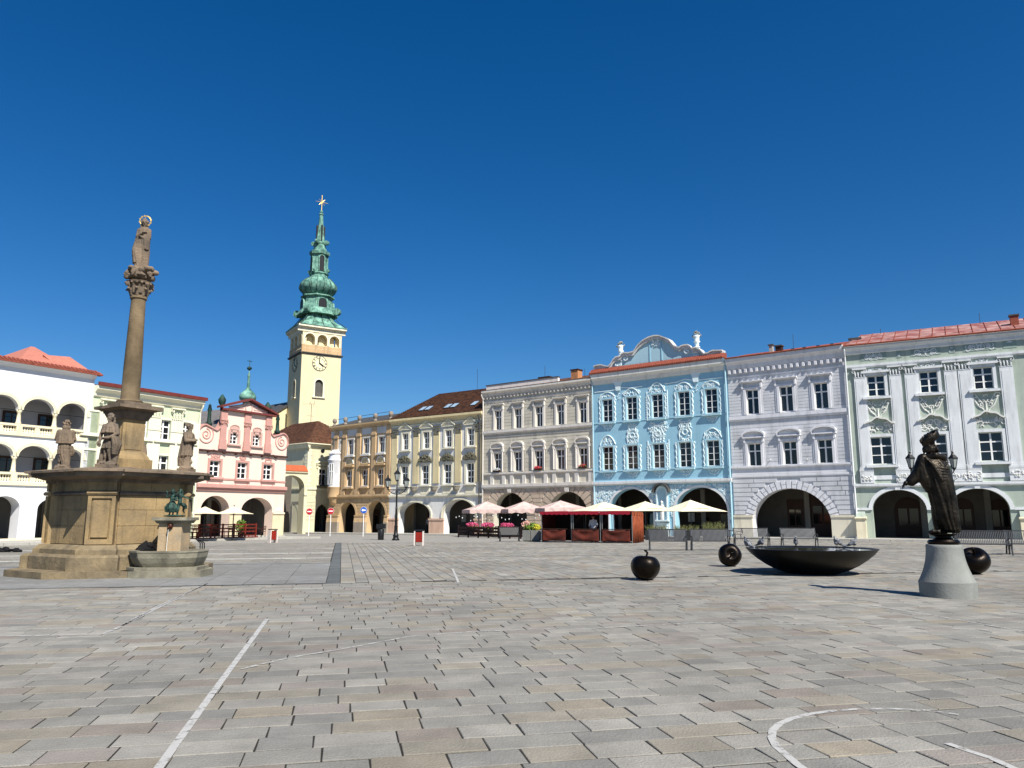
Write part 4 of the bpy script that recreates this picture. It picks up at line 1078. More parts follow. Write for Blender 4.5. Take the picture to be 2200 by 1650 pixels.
# ------------------------------------------------ white loggia house
P_wht = plaster('bright_white_plaster', '#dfe0e2', .03, .05); P_crl = plaster('cream_loggia_trim', '#ded4b6', .05)
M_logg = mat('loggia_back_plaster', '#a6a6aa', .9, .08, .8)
B = Bld('town_house', 'white house with two storeys of arched loggias and cream balustrades', PWL, UL, WW, P_wht)
def A(x, y): return B.at(x/4.85, 840+y/4.85)
def A2(x, y): return B.at(x/2.845, 700+y/2.845)
ze = A2(300, 262)[1]
up = [A(205, 300)[0], A(580, 310)[0], A2(540, 560)[0]]; lo_ = [A(160, 740)[0], A(515, 740)[0], A2(505, 790)[0]]
sp_ = (up[1]-up[0]); up[2] = up[1]+sp_; up = [up[0]-sp_]+up; up = [up[0]-sp_]+up
lo_ = up
zf1 = A(395, 484)[1]; zr1 = A(395, 362)[1]; zsp1 = A(395, 215)[1]; zt1 = A(395, 82)[1]
zf0 = A(230, 985)[1]; zr0 = A(230, 850)[1]; zsp0 = A(340, 690)[1]; zt0 = A(340, 570)[1]
def gallery(cols, zf, zsp_, zt_):
    pts = [(cols[0]+.15, zf)]
    for k in range(len(cols)-1):
        a, b = cols[k]+.15, cols[k+1]-.15; c = (a+b)/2; h_ = (b-a)/2
        pts += [(c-h_*cos(pi*i/16), zsp_+(zt_-zsp_)*sin(pi*i/16)) for i in range(17)]
    pts += [(cols[-1]-.15, zf)]
    B.holes.append((pts, .32))
gallery(up, zf1+.25, zsp1, zt1); gallery(lo_, zf0+.25, zsp0, zt0)
for cols, zf, zr, zs_, zt_ in ((up, zf1, zr1, zsp1, zt1), (lo_, zf0, zr0, zsp0, zt0)):
    mb = MB()
    for k in range(len(cols)-1):
        a, b = cols[k]+.15, cols[k+1]-.15; ring(mb, (a+b)/2, (b-a)/2, zs_, zt_-zs_, .2, .04, None, 16)
    B.part(mb, 'archivolt', P_crl)
    for k in range(1, len(cols)-1):
        o = B.part(MB().lathe([(.17, 0), (.17, .08), (.13, .14), (.115, (zs_-zr)*.5), (.1, zs_-zr-.2), (.15, zs_-zr-.14), (.17, zs_-zr)], 12), 'column', P_crl, True, loc=(cols[k], .14, zr))
        B.part(MB().box(cols[k]-.17, cols[k]+.17, -.1, .3, zf+.22, zr+.0), 'pedestal', P_crl)
    B.part(MB().box(0, cols[-1]-.05, -.12, .34, zf, zf+.22), 'floor_band', P_crl)
    hb = zr-.14-(zf+.22); bm_ = baluster_mesh(hb, .085, P_crl)
    for k in range(len(cols)-1):
        a, b = cols[k]+.17, cols[k+1]-.17; mid = (a+b)/2
        B.part(MB().box(a, b, -.08, .28, zr-.14, zr), 'handrail', P_crl)
        B.part(MB().box(mid-.14, mid+.14, -.06, .26, zf+.22, zr-.14), 'pedestal', P_crl)
        for q in range(5):
            for x0, x1 in ((a, mid-.14), (mid+.14, b)):
                link('baluster', bm_, B.root, (x0+(x1-x0)*(q+.5)/5, .1, zf+.22))
        MB()
    for k in range(len(cols)-1):
        B.part(MB().tube([(cols[k]+.1, .3, zs_), (cols[k+1]-.1, .3, zs_)], .018, 5), 'tie_rod', M_iron)
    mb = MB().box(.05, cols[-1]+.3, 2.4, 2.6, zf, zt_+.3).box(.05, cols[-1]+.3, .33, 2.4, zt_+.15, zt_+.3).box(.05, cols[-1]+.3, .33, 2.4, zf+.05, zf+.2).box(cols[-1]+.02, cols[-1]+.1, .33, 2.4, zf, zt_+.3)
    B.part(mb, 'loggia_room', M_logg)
    for k in range(len(cols)-1):
        c = cols[k]+.62*1.0; o = B.part(MB().box(c-.5, c+.5, 2.3, 2.4, zf+.2, zs_+.15), 'balcony_door', M_wood)
        B.part(MB().box(c-.4, c-.04, 2.28, 2.298, zf+.9, zs_).box(c+.04, c+.4, 2.28, 2.298, zf+.9, zs_), 'door_glass', GL[1], parent=o)
for xa, xb, yt in ((-130, 198, 1095),):
    sa, sb = A(xa, 1300)[0], A(xb, 1300)[0]; zt = A(80, yt)[1]; c = (sa+sb)/2; h_ = (sb-sa)/2
    B.holes.append((arch(c, h_, -.4, 1.9, zt-1.9, 20), 1.0)); zz = zt
sa = A(372, 1400)[0]; B.holes.append((arch(sa+1.3, 1.3, -.4, 1.9, zz-1.9, 20), 1.0))
B.holes = [h for h in B.holes]
B.part(MB().moulding(0, WW, [(0, A2(300, 285)[1]), (.1, A2(300, 285)[1]), (.2, ze-.1), (.3, ze), (0, ze)]), 'cornice', P_wht)
B.part(MB().box(0, WW, -.15, .0, -.5, .12), 'plinth', P_crl)
B.arcade(4.5, zz+.3, mat('arcade_grey_plaster', '#7d7a76'), [(c, 1.6, 2.6)])
B.finish(ze, 11)
# eave tile strip and hipped roof
B.part(MB().moulding(0, WW+.3, [(0, ze), (.45, ze), (.45, ze+.08), (0, ze+.3)]), 'tile_strip', M_redtile)
tl = MB().moulding(-.08, .08, [(0, ze+.3), (.46, ze+.085), (.47, ze+.15), (0, ze+.37)]).mesh('roof_tile', M_redtile)
for k in range(int((WW+.2)/.26)): link('roof_tile', tl, B.root, (.1+k*.26, 0, 0))
M_salm = mat('salmon_roof_tiles', '#b0705f', .85, .15, 3, fine=.1)
pk = B.at(212/2.845, 700+130/2.845, -5.5); zr_ = ze+.05
pe = pk[1]
mb = MB().add([(pk[0]-3.6, .4, zr_), (WW-.6, .4, zr_), (WW-.6, 10.6, zr_), (pk[0]-3.6, 10.6, zr_), (pk[0]-.25, 5.5, pe), (pk[0], 5.5, pe)], [(0, 1, 5, 4), (1, 2, 5), (2, 3, 4, 5), (3, 0, 4)])
B.part(mb, 'roof', M_salm)
dx = B.at(390/2.845, 700+235/2.845, -3.5)[0]
mb = MB().add([(dx-1.2, 1.6, zr_+.3), (dx+1.3, 1.6, zr_+.3), (dx+1.3, 4.5, zr_+.5), (dx-1.2, 4.5, zr_+.5), (dx-1.6, 3.2, pe-.9), (dx+.2, 3.2, zr_+1.6)], [(0, 1, 5, 4), (1, 2, 5), (2, 3, 4, 5), (3, 0, 4)]); B.part(mb, 'dormer_roof', M_salm)
# ------------------------------------------------ corner house in the side street, with the linking arch
UC = Vector((sin(R(56)), cos(R(56))))*1.0
UC = Vector((.643, .766)).normalized()
PC = corner(661, 1000, 94.7)
P_cy = plaster('pale_yellow_cream_plaster', '#cfc9aa', .06, .15); P_cyt = plaster('cream_quoins', '#e2ddbf', .05, .2)
B = Bld('corner_house', 'cream corner house with brown hipped roof and French balcony below the church tower', PC, UC, 9.0, P_cy, zb=g(94))
ze = B.z_(662, 952); 
c, z0 = B.at(691.5, 1043); z1 = B.z_(691.5, 1008)
o = B.win(c, z0, z1, 1.15, 2, (.7,), gi=3, sill=0)
mb = MB(); frame_trim(mb, c, z0, z1, 1.15, .22, .12); hood_seg(mb, c, 1.9, z1+.45, .35, .3); B.part(mb, 'window_surround', P_cyt)
mb = MB()
for k in range(11): mb.tube([(c-.75+k*.15, -.45, z0+.02), (c-.75+k*.15, -.45, z0+1.0)], .012, 4)
mb.tube([(c-.75, -.02, z0+1.0), (c-.75, -.45, z0+1.0), (c+.75, -.45, z0+1.0), (c+.75, -.02, z0+1.0)], .02, 5).box(c-.8, c+.8, -.5, 0, z0-.12, z0); B.part(mb, 'balcony_railing', M_iron)
zm = B.z_(690, 1052); zt = B.z_(690, 1083)
B.band(zm-.1, zm+.2, .15, P_cyt); B.part(MB().box(0, 9, -.03, 0, zt+.3, zm-.12), 'wall_band', P_cy)
cd = B.s_(694, 1120)
B.holes.append((arch(cd, 1.25, -.4, 2.0, zt-2.0, 16), .8)); B.arcade(3, zt+.3, M_dark)
B.ledge(ze-.6, ze, .4, P_cyt)
B.part(MB().lathe([(.25, -.02), (.3, 0), (.2, .05)], 12, (0, 0, 0)), 'oval_window', M_iron, loc=(B.s_(693, 968), -.05, B.z_(693, 968))).rotation_euler = (pi/2, 0, 0)
for k in range(11):
    z = zm+.4+k*.42
    if z < ze-.9: B.part(MB().box(-.04, .55 if k % 2 else .4, -.05, .0, z, z+.38), 'quoin', P_cyt)
for k in range(int((zt+1)/.42)):
    z = 1.6+k*.42
    if z < zm-.5: 
        e = cd-1.35 if z > 0 else 0; B.part(MB().box(.03, max(.6, e), -.04, 0, z, z+.38), 'quoin', P_cy)
B.finish(ze, 12)
# left face
mb = MB(); holed(mb, [(0, -.6), (14, -.6), (14, ze), (0, ze)], [(arch(11.2, 1.2, -.4, 2.0, zt-2.0, 16), .8), (arch(7.2, 1.2, -.4, 2.0, zt-2.0, 16), .8), (rect(11, 1.1, z0, z1), .3)])
o = B.part(mb, 'wall', P_cy); o.location = (0, 14, 0); o.rotation_euler.z = -pi/2
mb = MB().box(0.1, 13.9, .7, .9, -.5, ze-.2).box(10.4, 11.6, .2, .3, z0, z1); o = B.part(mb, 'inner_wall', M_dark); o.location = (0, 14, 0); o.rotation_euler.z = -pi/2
for k in range(22):
    z = 1.7+k*.42
    if z < ze-.9:
        o = B.part(MB().box(13.4 if k % 2 else 12.6 if z < zt else 13.3, 14.04, -.05, 0, z, z+.38), 'quoin', P_cyt); o.location = (0, 14, 0); o.rotation_euler.z = -pi/2
for za, zb_, p in ((zm-.1, zm+.2, .15), (ze-.6, ze, .4)):
    o = B.part(MB().moulding(0, 14+p, [(0, za), (p*.5, za), (p, zb_-.15), (p, zb_), (0, zb_)]), 'cornice', P_cyt); o.location = (0, 14, 0); o.rotation_euler.z = -pi/2
apx = B.at(686, 905, -4.5)
zr_ = apx[1]; sx = apx[0]
mb = MB().add([(-.5, -.5, ze), (9.6, -.5, ze), (9.6, 14.5, ze), (-.5, 14.5, ze), (4.5, 4.5, zr_), (4.5, 10, zr_)], [(0, 1, 4), (1, 2, 5, 4), (2, 3, 5), (3, 0, 4, 5)]); B.part(mb, 'roof', M_browntile)
mc = MB(); n = 20
for k in range(n):
    t0, t1 = k/n, min(1, (k+1.1)/n)
    P_ = lambda t: [(-.5+5*t, -.5+5*t), (9.6-5.1*t, -.5+5*t), (-.5+5*t, 14.5-4.5*t)]
    a, b = P_(t0), P_(t1); za_, zb_ = ze+(zr_-ze)*t0, ze+(zr_-ze)*t1
    mc.add([(*a[0], za_+.03), (*a[1], za_+.03), (*a[1], za_+.1), (*a[0], za_+.1), (*b[0], zb_+.02), (*b[1], zb_+.02)], [(0, 1, 2, 3), (3, 2, 5, 4)])
    mc.add([(*a[2], za_+.03), (*a[0], za_+.03), (*a[0], za_+.1), (*a[2], za_+.1), (*b[2], zb_+.02), (*b[0], zb_+.02)], [(0, 1, 2, 3), (3, 2, 5, 4)])
tag(B.part(mc, 'tile_courses', M_browntile), kind='stuff')
B.part(MB().tube([(-.5, 14.5, ze-.03), (-.5, -.5, ze-.03), (9.6, -.5, ze-.03)], .07, 6), 'gutter', P_cyt)
# roof aerial seen against the tower
c = B.at(668, 900, -6); t = B.at(668, 868, -6)
B.part(MB().tube([(c[0], 6, c[1]-1.2), (c[0], 6, t[1])], .03, 5).tube([(c[0]-1.4, 6, t[1]-.15), (c[0]+.5, 6, t[1]+.1)], .02, 4).tube([(c[0]-.6, 6, t[1]-1.6), (c[0]+.4, 6, t[1]-1.6)], .02, 4).tube([(c[0]+.35, 6, t[1]-.3), (c[0]+.45, 6, t[1]+.5)], .02, 4).tube([(c[0]-.3, 6, t[1]-.1), (c[0]-.2, 6, t[1]+.3)], .02, 4), 'aerial', M_steel)
# linking arch wall between pink house and corner house
ra, rb = ray(600, 1010), ray(662, 1010); YA = 80
PAa = Vector((ra[0]/ra[1]*87, 87)); PAb = Vector((rb[0]/rb[1]*89.5, 89.5)); ud = (PAb-PAa).normalized()
B = Bld('street_arch', 'cream arch with orange tile coping bridging the side street beside the pink house', PAa, ud, (PAb-PAa).length, P_cy, cat='arch', group='', zb=g(80)); 
if 'group' in B.root: del B.root['group']
zt = B.z_(640, 1013); za = B.z_(628, 1021); sa = B.s_(596, 1060); sb = B.s_(654, 1080)
cc = (sa+sb)/2; hh = (sb-sa)/2; zsp = B.z_(652, 1048)
sb_ = B.W-.38; c_ = sb_/2
B.holes.append((arch((B.s_(608, 1060)+sb_)/2-.3, (sb_-B.s_(608, 1060))/2+.3, -.4, zsp, za-zsp, 20), 1.2))
mb = MB(); holed(mb, [(0, -.6), (B.W, -.6), (B.W, zt), (0, zt)], B.holes); holed(mb, [(0, -.6), (B.W, -.6), (B.W, zt), (0, zt)], [(B.holes[0][0], .001)], y=1.2); B.part(mb, 'wall', P_cy)
B.part(MB().box(-.5, B.W-.3, 1.2, 7, za+.15, za+.3).box(-.6, -.4, .3, 7, -.5, za+.2), 'passage_vault', M_dark); B.part(MB().box(-.4, B.W+1, 5.6, 5.8, -.5, za+.2), 'passage_shade_backing', M_dark)  # dark back wall added under the vault to darken the arch opening
for kx in range(int(B.W/.35)): B.part(MB().moulding(kx*.35, kx*.35+.33, [(-1.3, zt), (.25, zt), (.25, zt+.1), (-.5, zt+.75), (-1.3, zt+.2)]), 'coping_tile', mat('orange_coping_tile', '#b25a38', .85, .2, 4))
B.part(MB().moulding(0, B.W, [(0, zt-.2), (.2, zt-.1), (.2, zt), (0, zt)]), 'cornice', P_cyt)
z2 = B.z_(655, 1062); B.part(MB().box(B.W-.4, B.W, -.1, 0, z2-.12, z2+.1), 'impost', P_cyt)
# ------------------------------------------------ church tower
UT = Vector((cos(R(35.5)), sin(R(35.5))))
UT = Vector((sin(R(57)), cos(R(57))))
PT = corner(646.7, 800, 125)
e, wt = hitcorner(PT, UT, 731.5, 800)
P_tow = plaster('yellow_tower_plaster', '#d7c9a3', .04, .1); P_twt = plaster('cream_tower_trim', '#e6dfc4', .05); P_tbr = plaster('tan_gallery_band', '#c2a37a', .1)  # one even yellow plaster on every tower face and the nave
B = Bld('church_tower', 'tall yellow church tower with clock and green copper onion spire', PT, UT, wt, P_tow, group='', cat='church tower', zb=-1)
if 'group' in B.root: del B.root['group']
def A(x, y): return B.at(560+x/3.173, 400+y/3.173)
zgal = A(400, 1146)[1]; zgt = A(400, 1090)[1]; zar = A(410, 1012)[1]; zev = A(400, 958)[1]
def lface(o): o.location = (0, B.W, 0); o.rotation_euler.z = -pi/2; return o
for left in (0, 1):
    B.xf = ((0, B.W, 0), -pi/2) if left else ((0, 0, 0), 0)
    hs_ = []; 
    for k in range(3):
        c = B.W*(k+.5)/3*.94+B.W*.03; hs_.append((arch(c, B.W*.125, zgt+.1, zar-B.W*.125, B.W*.125, 14), .8))
    cw = A(396, 1400)[0] if not left else B.W*.5
    wz0, wz1 = A(396, 1437)[1], A(396, 1318)[1]
    mb = MB(); holed(mb, [(0, 0), (B.W, 0), (B.W, zev), (0, zev)], hs_+[(arch(cw, .68, wz0, wz1-.68, .68, 12), .6)]); o = B.part(mb, 'wall', P_tow)
    parts = [o]
    mb = MB()
    for h_, d in hs_: 
        xs_ = [p[0] for p in h_]; c = (min(xs_)+max(xs_))/2; ring(mb, c, B.W*.125, zar-B.W*.125, B.W*.125, .22, .06, zgt+.1, 14)
    parts.append(B.part(mb, 'gallery_arches', P_twt))
    parts.append(B.part(MB().box(.0, B.W, -.08, 0, zgal+.1, zgt), 'gallery_parapet', P_tbr))
    mb = MB().moulding(-.25 if left else 0, B.W+.25, [(0, zgal-.15), (.3, zgal), (.3, zgal+.15), (0, zgal+.15)]); parts.append(B.part(mb, 'gallery_ledge', M_lead))
    mb = MB()
    for k in range(9): ring(mb, B.W*(k+1)/10, .14, (zgal+zgt)/2, .14, .04, .12, None, 8)
    parts.append(B.part(mb, 'parapet_ornament', P_twt))
    mb = MB(); ring(mb, cw, .68, wz1-.68, .68, .22, .05, wz0, 12); mb.box(cw-1.1, cw+1.1, -.25, 0, wz0-.18, wz0); parts.append(B.part(mb, 'window_surround', P_twt))
    parts.append(B.part(MB().prism(arch(cw, .66, wz0, wz1-.68, .66, 12), .35, .4), 'louvre', mat('grey_louvre', '#55524e', .8, .3, 2)))
    parts.append(B.part(MB().moulding(-.9, B.W+.0 if left else B.W+.6, [(0, zev-1.1), (.1, zev-1.05), (.15, zev-.6), (.5, zev-.35), (.62, zev-.3), (.62, zev), (0, zev)]), 'cornice', P_twt))
    # clock
    cc = A(402, 1208) if not left else (B.W*.5, A(402, 1208)[1]); rr = 1.28
    fc = B.part(MB().prism([(cc[0]+rr*cos(2*pi*k/28), cc[1]+rr*sin(2*pi*k/28)) for k in range(28)], -.06, 0), 'clock_face', plaster('clock_face_cream', '#e9dfb4', .03)); parts.append(fc)
    mb = MB()
    for rq, tq in ((rr, .07), (rr*.68, .04)):
        ring(mb, cc[0], rq-tq, cc[1], rq-tq, tq, .09, None, 16); t = MB(); ring(t, cc[0], rq-tq, -cc[1], rq-tq, tq, .09, None, 16); mb.add([(a, b, -c) for a, b, c in t.v], [f[::-1] for f in t.f])
    for k in range(12):
        a = pi/2-k*pi/6; num = [4, 1, 2, 3, 3, 2, 3, 3, 4, 3, 2, 3][k]
        for q in range(num):
            off = (q-(num-1)/2)*.075
            p0 = (cc[0]+rr*.72*cos(a)-off*sin(a), cc[1]+rr*.72*sin(a)+off*cos(a)); p1 = (cc[0]+rr*.92*cos(a)-off*sin(a), cc[1]+rr*.92*sin(a)+off*cos(a))
            mb.ridge([p0, p1], .022, .03, y=-.07, taper=False)
    parts.append(B.part(mb, 'clock_numerals', M_lead))
    mb = MB()
    for a, l, w_ in ((pi/2+.18, 1.05, .06), (-pi/5.2, .85, .1)):
        mb.prism([(cc[0]-w_*sin(a)-.15*cos(a), cc[1]+w_*cos(a)-.15*sin(a)), (cc[0]+w_*sin(a)-.15*cos(a), cc[1]-w_*cos(a)-.15*sin(a)), (cc[0]+w_*1.2*sin(a)+l*.8*cos(a), cc[1]-w_*1.2*cos(a)+l*.8*sin(a)), (cc[0]+l*cos(a), cc[1]+l*sin(a)), (cc[0]-w_*1.2*sin(a)+l*.8*cos(a), cc[1]+w_*1.2*cos(a)+l*.8*sin(a))], -.14, -.1)
    parts.append(B.part(mb, 'clock_hands', M_iron))
B.xf = ((0, 0, 0), 0)
mb = MB().box(1.0, B.W-1.0, 1.0, B.W-1.0, zgt-.5, zev).box(.1, B.W-.1, .1, B.W-.1, zgal-.3, zgt+.05); B.part(mb, 'gallery_core', P_tow)
mb = MB(); W_ = B.W
mb.add([(W_, 0, 0), (W_, W_, 0), (W_, W_, zgt), (W_, 0, zgt)], [(0, 1, 2, 3)]); mb.add([(0, W_, 0), (W_, W_, 0), (W_, W_, zgt), (0, W_, zgt)], [(0, 3, 2, 1)])
for x0, x1, y0, y1 in ((W_-.8, W_-.001, .8, 1.2), (W_-.8, W_-.001, W_-1, W_-.001), (.001, 1, W_-.8, W_-.001), (W_*.35, W_*.45, W_-.8, W_-.001), (W_*.6, W_*.7, W_-.8, W_-.001)): mb.box(x0, x1, y0, y1, zgt, zev)
mb.box(.3, W_-.001, .3, W_-.001, zar+.1, zev-.01)
B.part(mb, 'rear_wall', P_tow)
o = B.part(MB().box(-.02, .5, -.15, .0, A(396, 1082)[1]-.1, A(396, 1082)[1]+.9), 'gallery_hatch', M_wood); o.location = (A(396, 1082)[0]-.25, 1.0, 0)
# spire: local centre
hc = W_/2; k_ = .0768
def zy(y): 
    r = ray(686.5, 400+y/3.173); Yc = PT.y+UT.y*hc+(UT.x*hc); rr = r[2]/r[1]*Yc; return EYE+rr+1
z0 = zev; z1 = zy(880); z2 = zy(770); z3 = zy(745)
def sq(r, ch): return [(hc+a, hc+b) for a, b in ((r, -r+ch), (r, r-ch), (r-ch, r), (-r+ch, r), (-r, r-ch), (-r, -r+ch), (-r+ch, -r), (r-ch, -r))]
mb = MB().plan(sq(hc+.7, .02), z0, z0+.15, sq(hc+.7, .02)).plan(sq(hc+.55, .05), z0+.15, z0+1.3, sq(hc-.5, .8)).plan(sq(hc-.5, .8), z0+1.3, z1, sq(hc-1.4, 1.0)); B.part(mb, 'spire_skirt', M_patina)
mb = MB()
for sx in (-1, 1):
    for sy in (-1, 1):
        for q in (.25, .5, .75):
            pass
for q in range(5):
    t = -1+2*q/4
    for fx in (0, 1):
        f = lambda r, z, t=t: (hc+t*r, hc-r-.02, z) if not fx else (hc-r-.02, hc+t*r, z)
        mb.tube([f(hc+.55, z0+.2), f(hc-.5, z0+1.3), f(hc-1.4, z1)], .06, 4)
tag(B.part(mb, 'skirt_ribs', M_patdark), kind='stuff')
prof = [(3.6, z1-.3), (3.2, z1+.4), (2.75, (z1+z2)/2-.3), (2.45, z2-.2), (2.5, z2), (2.9, z2+.1), (2.9, z2+.3), (2.3, z2+.4), (2.2, z3+.1)]
o = B.part(MB().lathe([(r, z) for r, z in prof], 8, (hc, hc, 0), ph=pi/8), 'belfry', M_patina)
zb0, zb1 = zy(745), zy(628)
prof = [(2.3, zb0-.1), (2.4, zb0), (2.6, zb0+.25), (3.0, zb0+.65), (3.25, zb0+1.15), (3.15, zb0+1.7), (2.7, zb0+2.3), (2.2, zb0+2.75), (1.9, zb0+2.9)]
o = B.part(MB().lathe(prof, 16, (hc, hc, 0)), 'onion_dome', M_patina, True)
mb = MB()
for q in range(16):
    a = 2*pi*q/16; mb.tube([(hc+(r+.02)*cos(a), hc+(r+.02)*sin(a), z) for r, z in prof[1:]], .05, 4)
tag(B.part(mb, 'dome_ribs', M_patdark), kind='stuff')
zl0, zl1, zl2, zl3 = zy(600), zy(480), zy(455), zy(400)
prof = [(1.9, zb0+2.85), (1.6, zl0-.9), (1.55, zl0-.3), (1.75, zl0-.15), (1.75, zl0), (1.35, zl0+.1), (1.35, zl1), (1.7, zl1+.15), (1.8, zl2), (1.2, zl2+.35), (1.0, zl3-.3), (.95, zl3)]
B.part(MB().lathe(prof, 8, (hc, hc, 0), ph=pi/8), 'lantern', M_patina)
zt0, zt1 = zl3, zy(192)
prof = [(1.05, zt0), (1.1, zt0+.2), (.8, zt0+.5), (.55, zt0+(zt1-zt0)*.4), (.3, zt1-.2), (.42, zt1-.1), (.42, zt1+.1), (.15, zt1+.2), (.28, zt1+.45), (.2, zt1+.7), (.05, zt1+.8)]
B.part(MB().lathe(prof, 8, (hc, hc, 0), ph=pi/8), 'spire', M_patina)
for q in range(8):
    a = q*pi/4; rz_ = a
    if q % 2 == 0:
        for (r, za, zb_, w_) in ((2.78, z1+.3, z2-.45, .72), (1.28, zl0+.25, zl1-.15, .42), (.72, zt0+.5, zt0+(zt1-zt0)*.62, .13)):
            lean = 0
            o = MB().prism(arch(0, w_, za, zb_-w_, w_, 10), -.12, .25).build('belfry_opening', M_iron, B.root, (hc+r*cos(a)*.93, hc+r*sin(a)*.93, 0), a+pi/2)
            if w_ > .2:
                mb = MB(); ring(mb, 0, w_, zb_-w_, w_, .14, .28, za, 10); mb.build('opening_frame', M_patina, B.root, (hc+r*cos(a)*.9, hc+r*sin(a)*.9, 0), a+pi/2)
    else:
        for (r, z, s_) in ((3.75, z1+.35, .62), (1.75, zl0+.45, .3), (1.25, zt0+.25, .4)):
            o = MB().lathe([(.05, -s_*.7), (s_, -s_*.6), (s_, s_*.6), (.05, s_*.7)], 12).build('scroll', M_patina, B.root, (hc+r*cos(a), hc+r*sin(a), z), 0, True); o.rotation_euler = (pi/2, 0, a); autosmooth(o)
zc = zy(110); 
mb = MB().tube([(hc, hc, zt1+.6), (hc, hc, zy(62))], .06, 6)
for q in range(8):
    a = q*pi/4; l = 1.15 if q % 2 == 0 else .75; d = Vector((UT.x*0+1, 0, 0))
    mb.tube([(hc, hc, zc), (hc+l*cos(a), hc, zc+l*sin(a))], .065 if q % 2 == 0 else .045, 5, .025)
B.part(mb, 'star_cross', M_gold)
# church nave piece left of the tower
a0, a1 = ray(575, 900), ray(606, 900); P0 = Vector((a0[0]/a0[1]*128, 128)); P1 = Vector((a1[0]/a1[1]*130, 130))
B = Bld('church_nave', 'yellow church wall with dark sloping roof edge just left of the tower', P0, (P1-P0).normalized(), (P1-P0).length+2, P_tow, group='', cat='church', zb=-1)
if 'group' in B.root: del B.root['group']
zA, zB_ = B.z_(583, 884), B.z_(600, 876)
B.finish(zA, 10, [(0, 0), (B.W, 0), (B.W, zB_+1.2), (0, zA-1.2)])
B.part(MB().prism([(0, zA-1.2), (B.W, zB_+1.2), (B.W, zB_+1.45), (0, zA-.95)], -.3, 10), 'roof', M_lead)
# ================================================================ ground of the square
AL = R(12.3); ca_, sa_ = cos(AL), sin(AL)
def ab(a, b): return a*ca_-b*sa_, a*sa_+b*ca_
def toab(x, y): return x*ca_+y*sa_, -x*sa_+y*ca_
# base sheet reaching the horizon, following the slight fall of the square
mb = MB(); ys = [-40, 0, 20, 35, 60, 100, 200, 3000]
for i in range(len(ys)-1):
    y0, y1 = ys[i], ys[i+1]; z0, z1 = g(min(y0, 100))-.0075, g(min(y1, 100))-.0075
    mb.add([(-3000, y0, z0), (3000, y0, z0), (3000, y1, z1), (-3000, y1, z1)], [(0, 1, 2, 3)])
o = link('ground', mb.mesh('ground', M_joint)); o['kind'] = 'structure'
PAL = [(srgb(c), w_) for c, w_ in (('#8c8a84', 10), ('#93908a', 9), ('#858480', 6), ('#928b7e', 5), ('#948a79', 2.2), ('#8b8178', 1.4), ('#99968f', 4), ('#8f8781', 3))]
def tint(rd, boost=1):
    r = rd.random()*sum(w_ for c, w_ in PAL)
    for c, w_ in PAL:
        r -= w_
        if r < 0: break
    k = rd.uniform(.80, .93)*boost
    mn = sum(c)/3; wm = (1.015, 1.0, .94)
    return tuple((x*.72+mn*.28)*k*q for x, q in zip(c, wm))
def colored(name, v, f, cols, nf, m, parent=None):
    me = bpy.data.meshes.new(name); me.from_pydata(v, [], f); me.update(); me.materials.append(m)
    at = me.color_attributes.new('tint', 'FLOAT_COLOR', 'CORNER')
    buf = []
    for i, p in enumerate(me.polygons): buf += list((*cols[i//nf], 1))*p.loop_total
    at.data.foreach_set('color', buf)
    return link(name, me, parent)
def slab(a0, a1, b0, b1, zt, bev, rd, full=True):
    """a slab with slightly worn edges; returns verts, faces in square coordinates"""
    j = lambda: rd.uniform(-.0035, .0035)
    dz = rd.uniform(-.003, .003); tx, ty = rd.uniform(-.0015, .0015), rd.uniform(-.0015, .0015)
    c = [(a0+j(), b0+j()), (a1+j(), b0+j()), (a1+j(), b1+j()), (a0+j(), b1+j())]
    v = []
    for (a, b), (sx, sy) in zip(c, ((1, 1), (-1, 1), (-1, -1), (1, -1))):
        x, y = ab(a+sx*bev, b+sy*bev); v.append((x, y, g(y)+zt+dz+sx*tx+sy*ty))
    for a, b in c:
        x, y = ab(a, b); v.append((x, y, g(y)+zt+dz-bev*.8))
    for a, b in c:
        x, y = ab(a, b); v.append((x, y, g(y)+zt-.03))
    f = [(0, 1, 2, 3)]+[(i, i+4, (i+1) % 4+4, (i+1) % 4) for i in range(4)]+[(i+4, i+8, (i+1) % 4+8, (i+1) % 4+4) for i in range(4)]
    return v, f
def inview(x, y, m=3.5): return y > 3.0 and abs(x) < .72*y+m
root_p = empty('square_paving', (0, 0, 0)); root_p['kind'] = 'structure'
rd = random.Random(11)
BR = 18.82
near = []; V = []; F = []; CL = []
rows = int((BR-2.4)/.312)
for j in range(rows+1):
    b1 = BR-j*.312; b0 = b1-.312
    a = -30+rd.uniform(0, .5)
    while a < 32:
        l = rd.choice((.38, .45, .52, .58, .66, .5)); x, y = ab(a+l/2, (b0+b1)/2)
        if inview(x, y):
            near.append((a+.0062, a+l-.0062, b0+.008, b1-.008, x, y))
        a += l
# area in the picture decides which ones are objects of their own
def area(s_):
    a0, a1, b0, b1, x, y = s_
    if abs(x) > .665*y or y < 4.6: return 0
    return (a1-a0)*(b1-b0)/y**3
near.sort(key=area, reverse=True)
for k, s_ in enumerate(near):
    v, f = slab(*s_[:4], 0, .0045, rd); c = tint(rd)
    if k < 298: colored('paving_stone', v, f, [c], 9, M_stone, root_p)
    else:
        n = len(V); V += v; F += [tuple(i+n for i in q) for q in f]; CL.append(c)
o = colored('paving_stones_beyond', V, F, CL, 9, M_stone, root_p); o['kind'] = 'stuff'
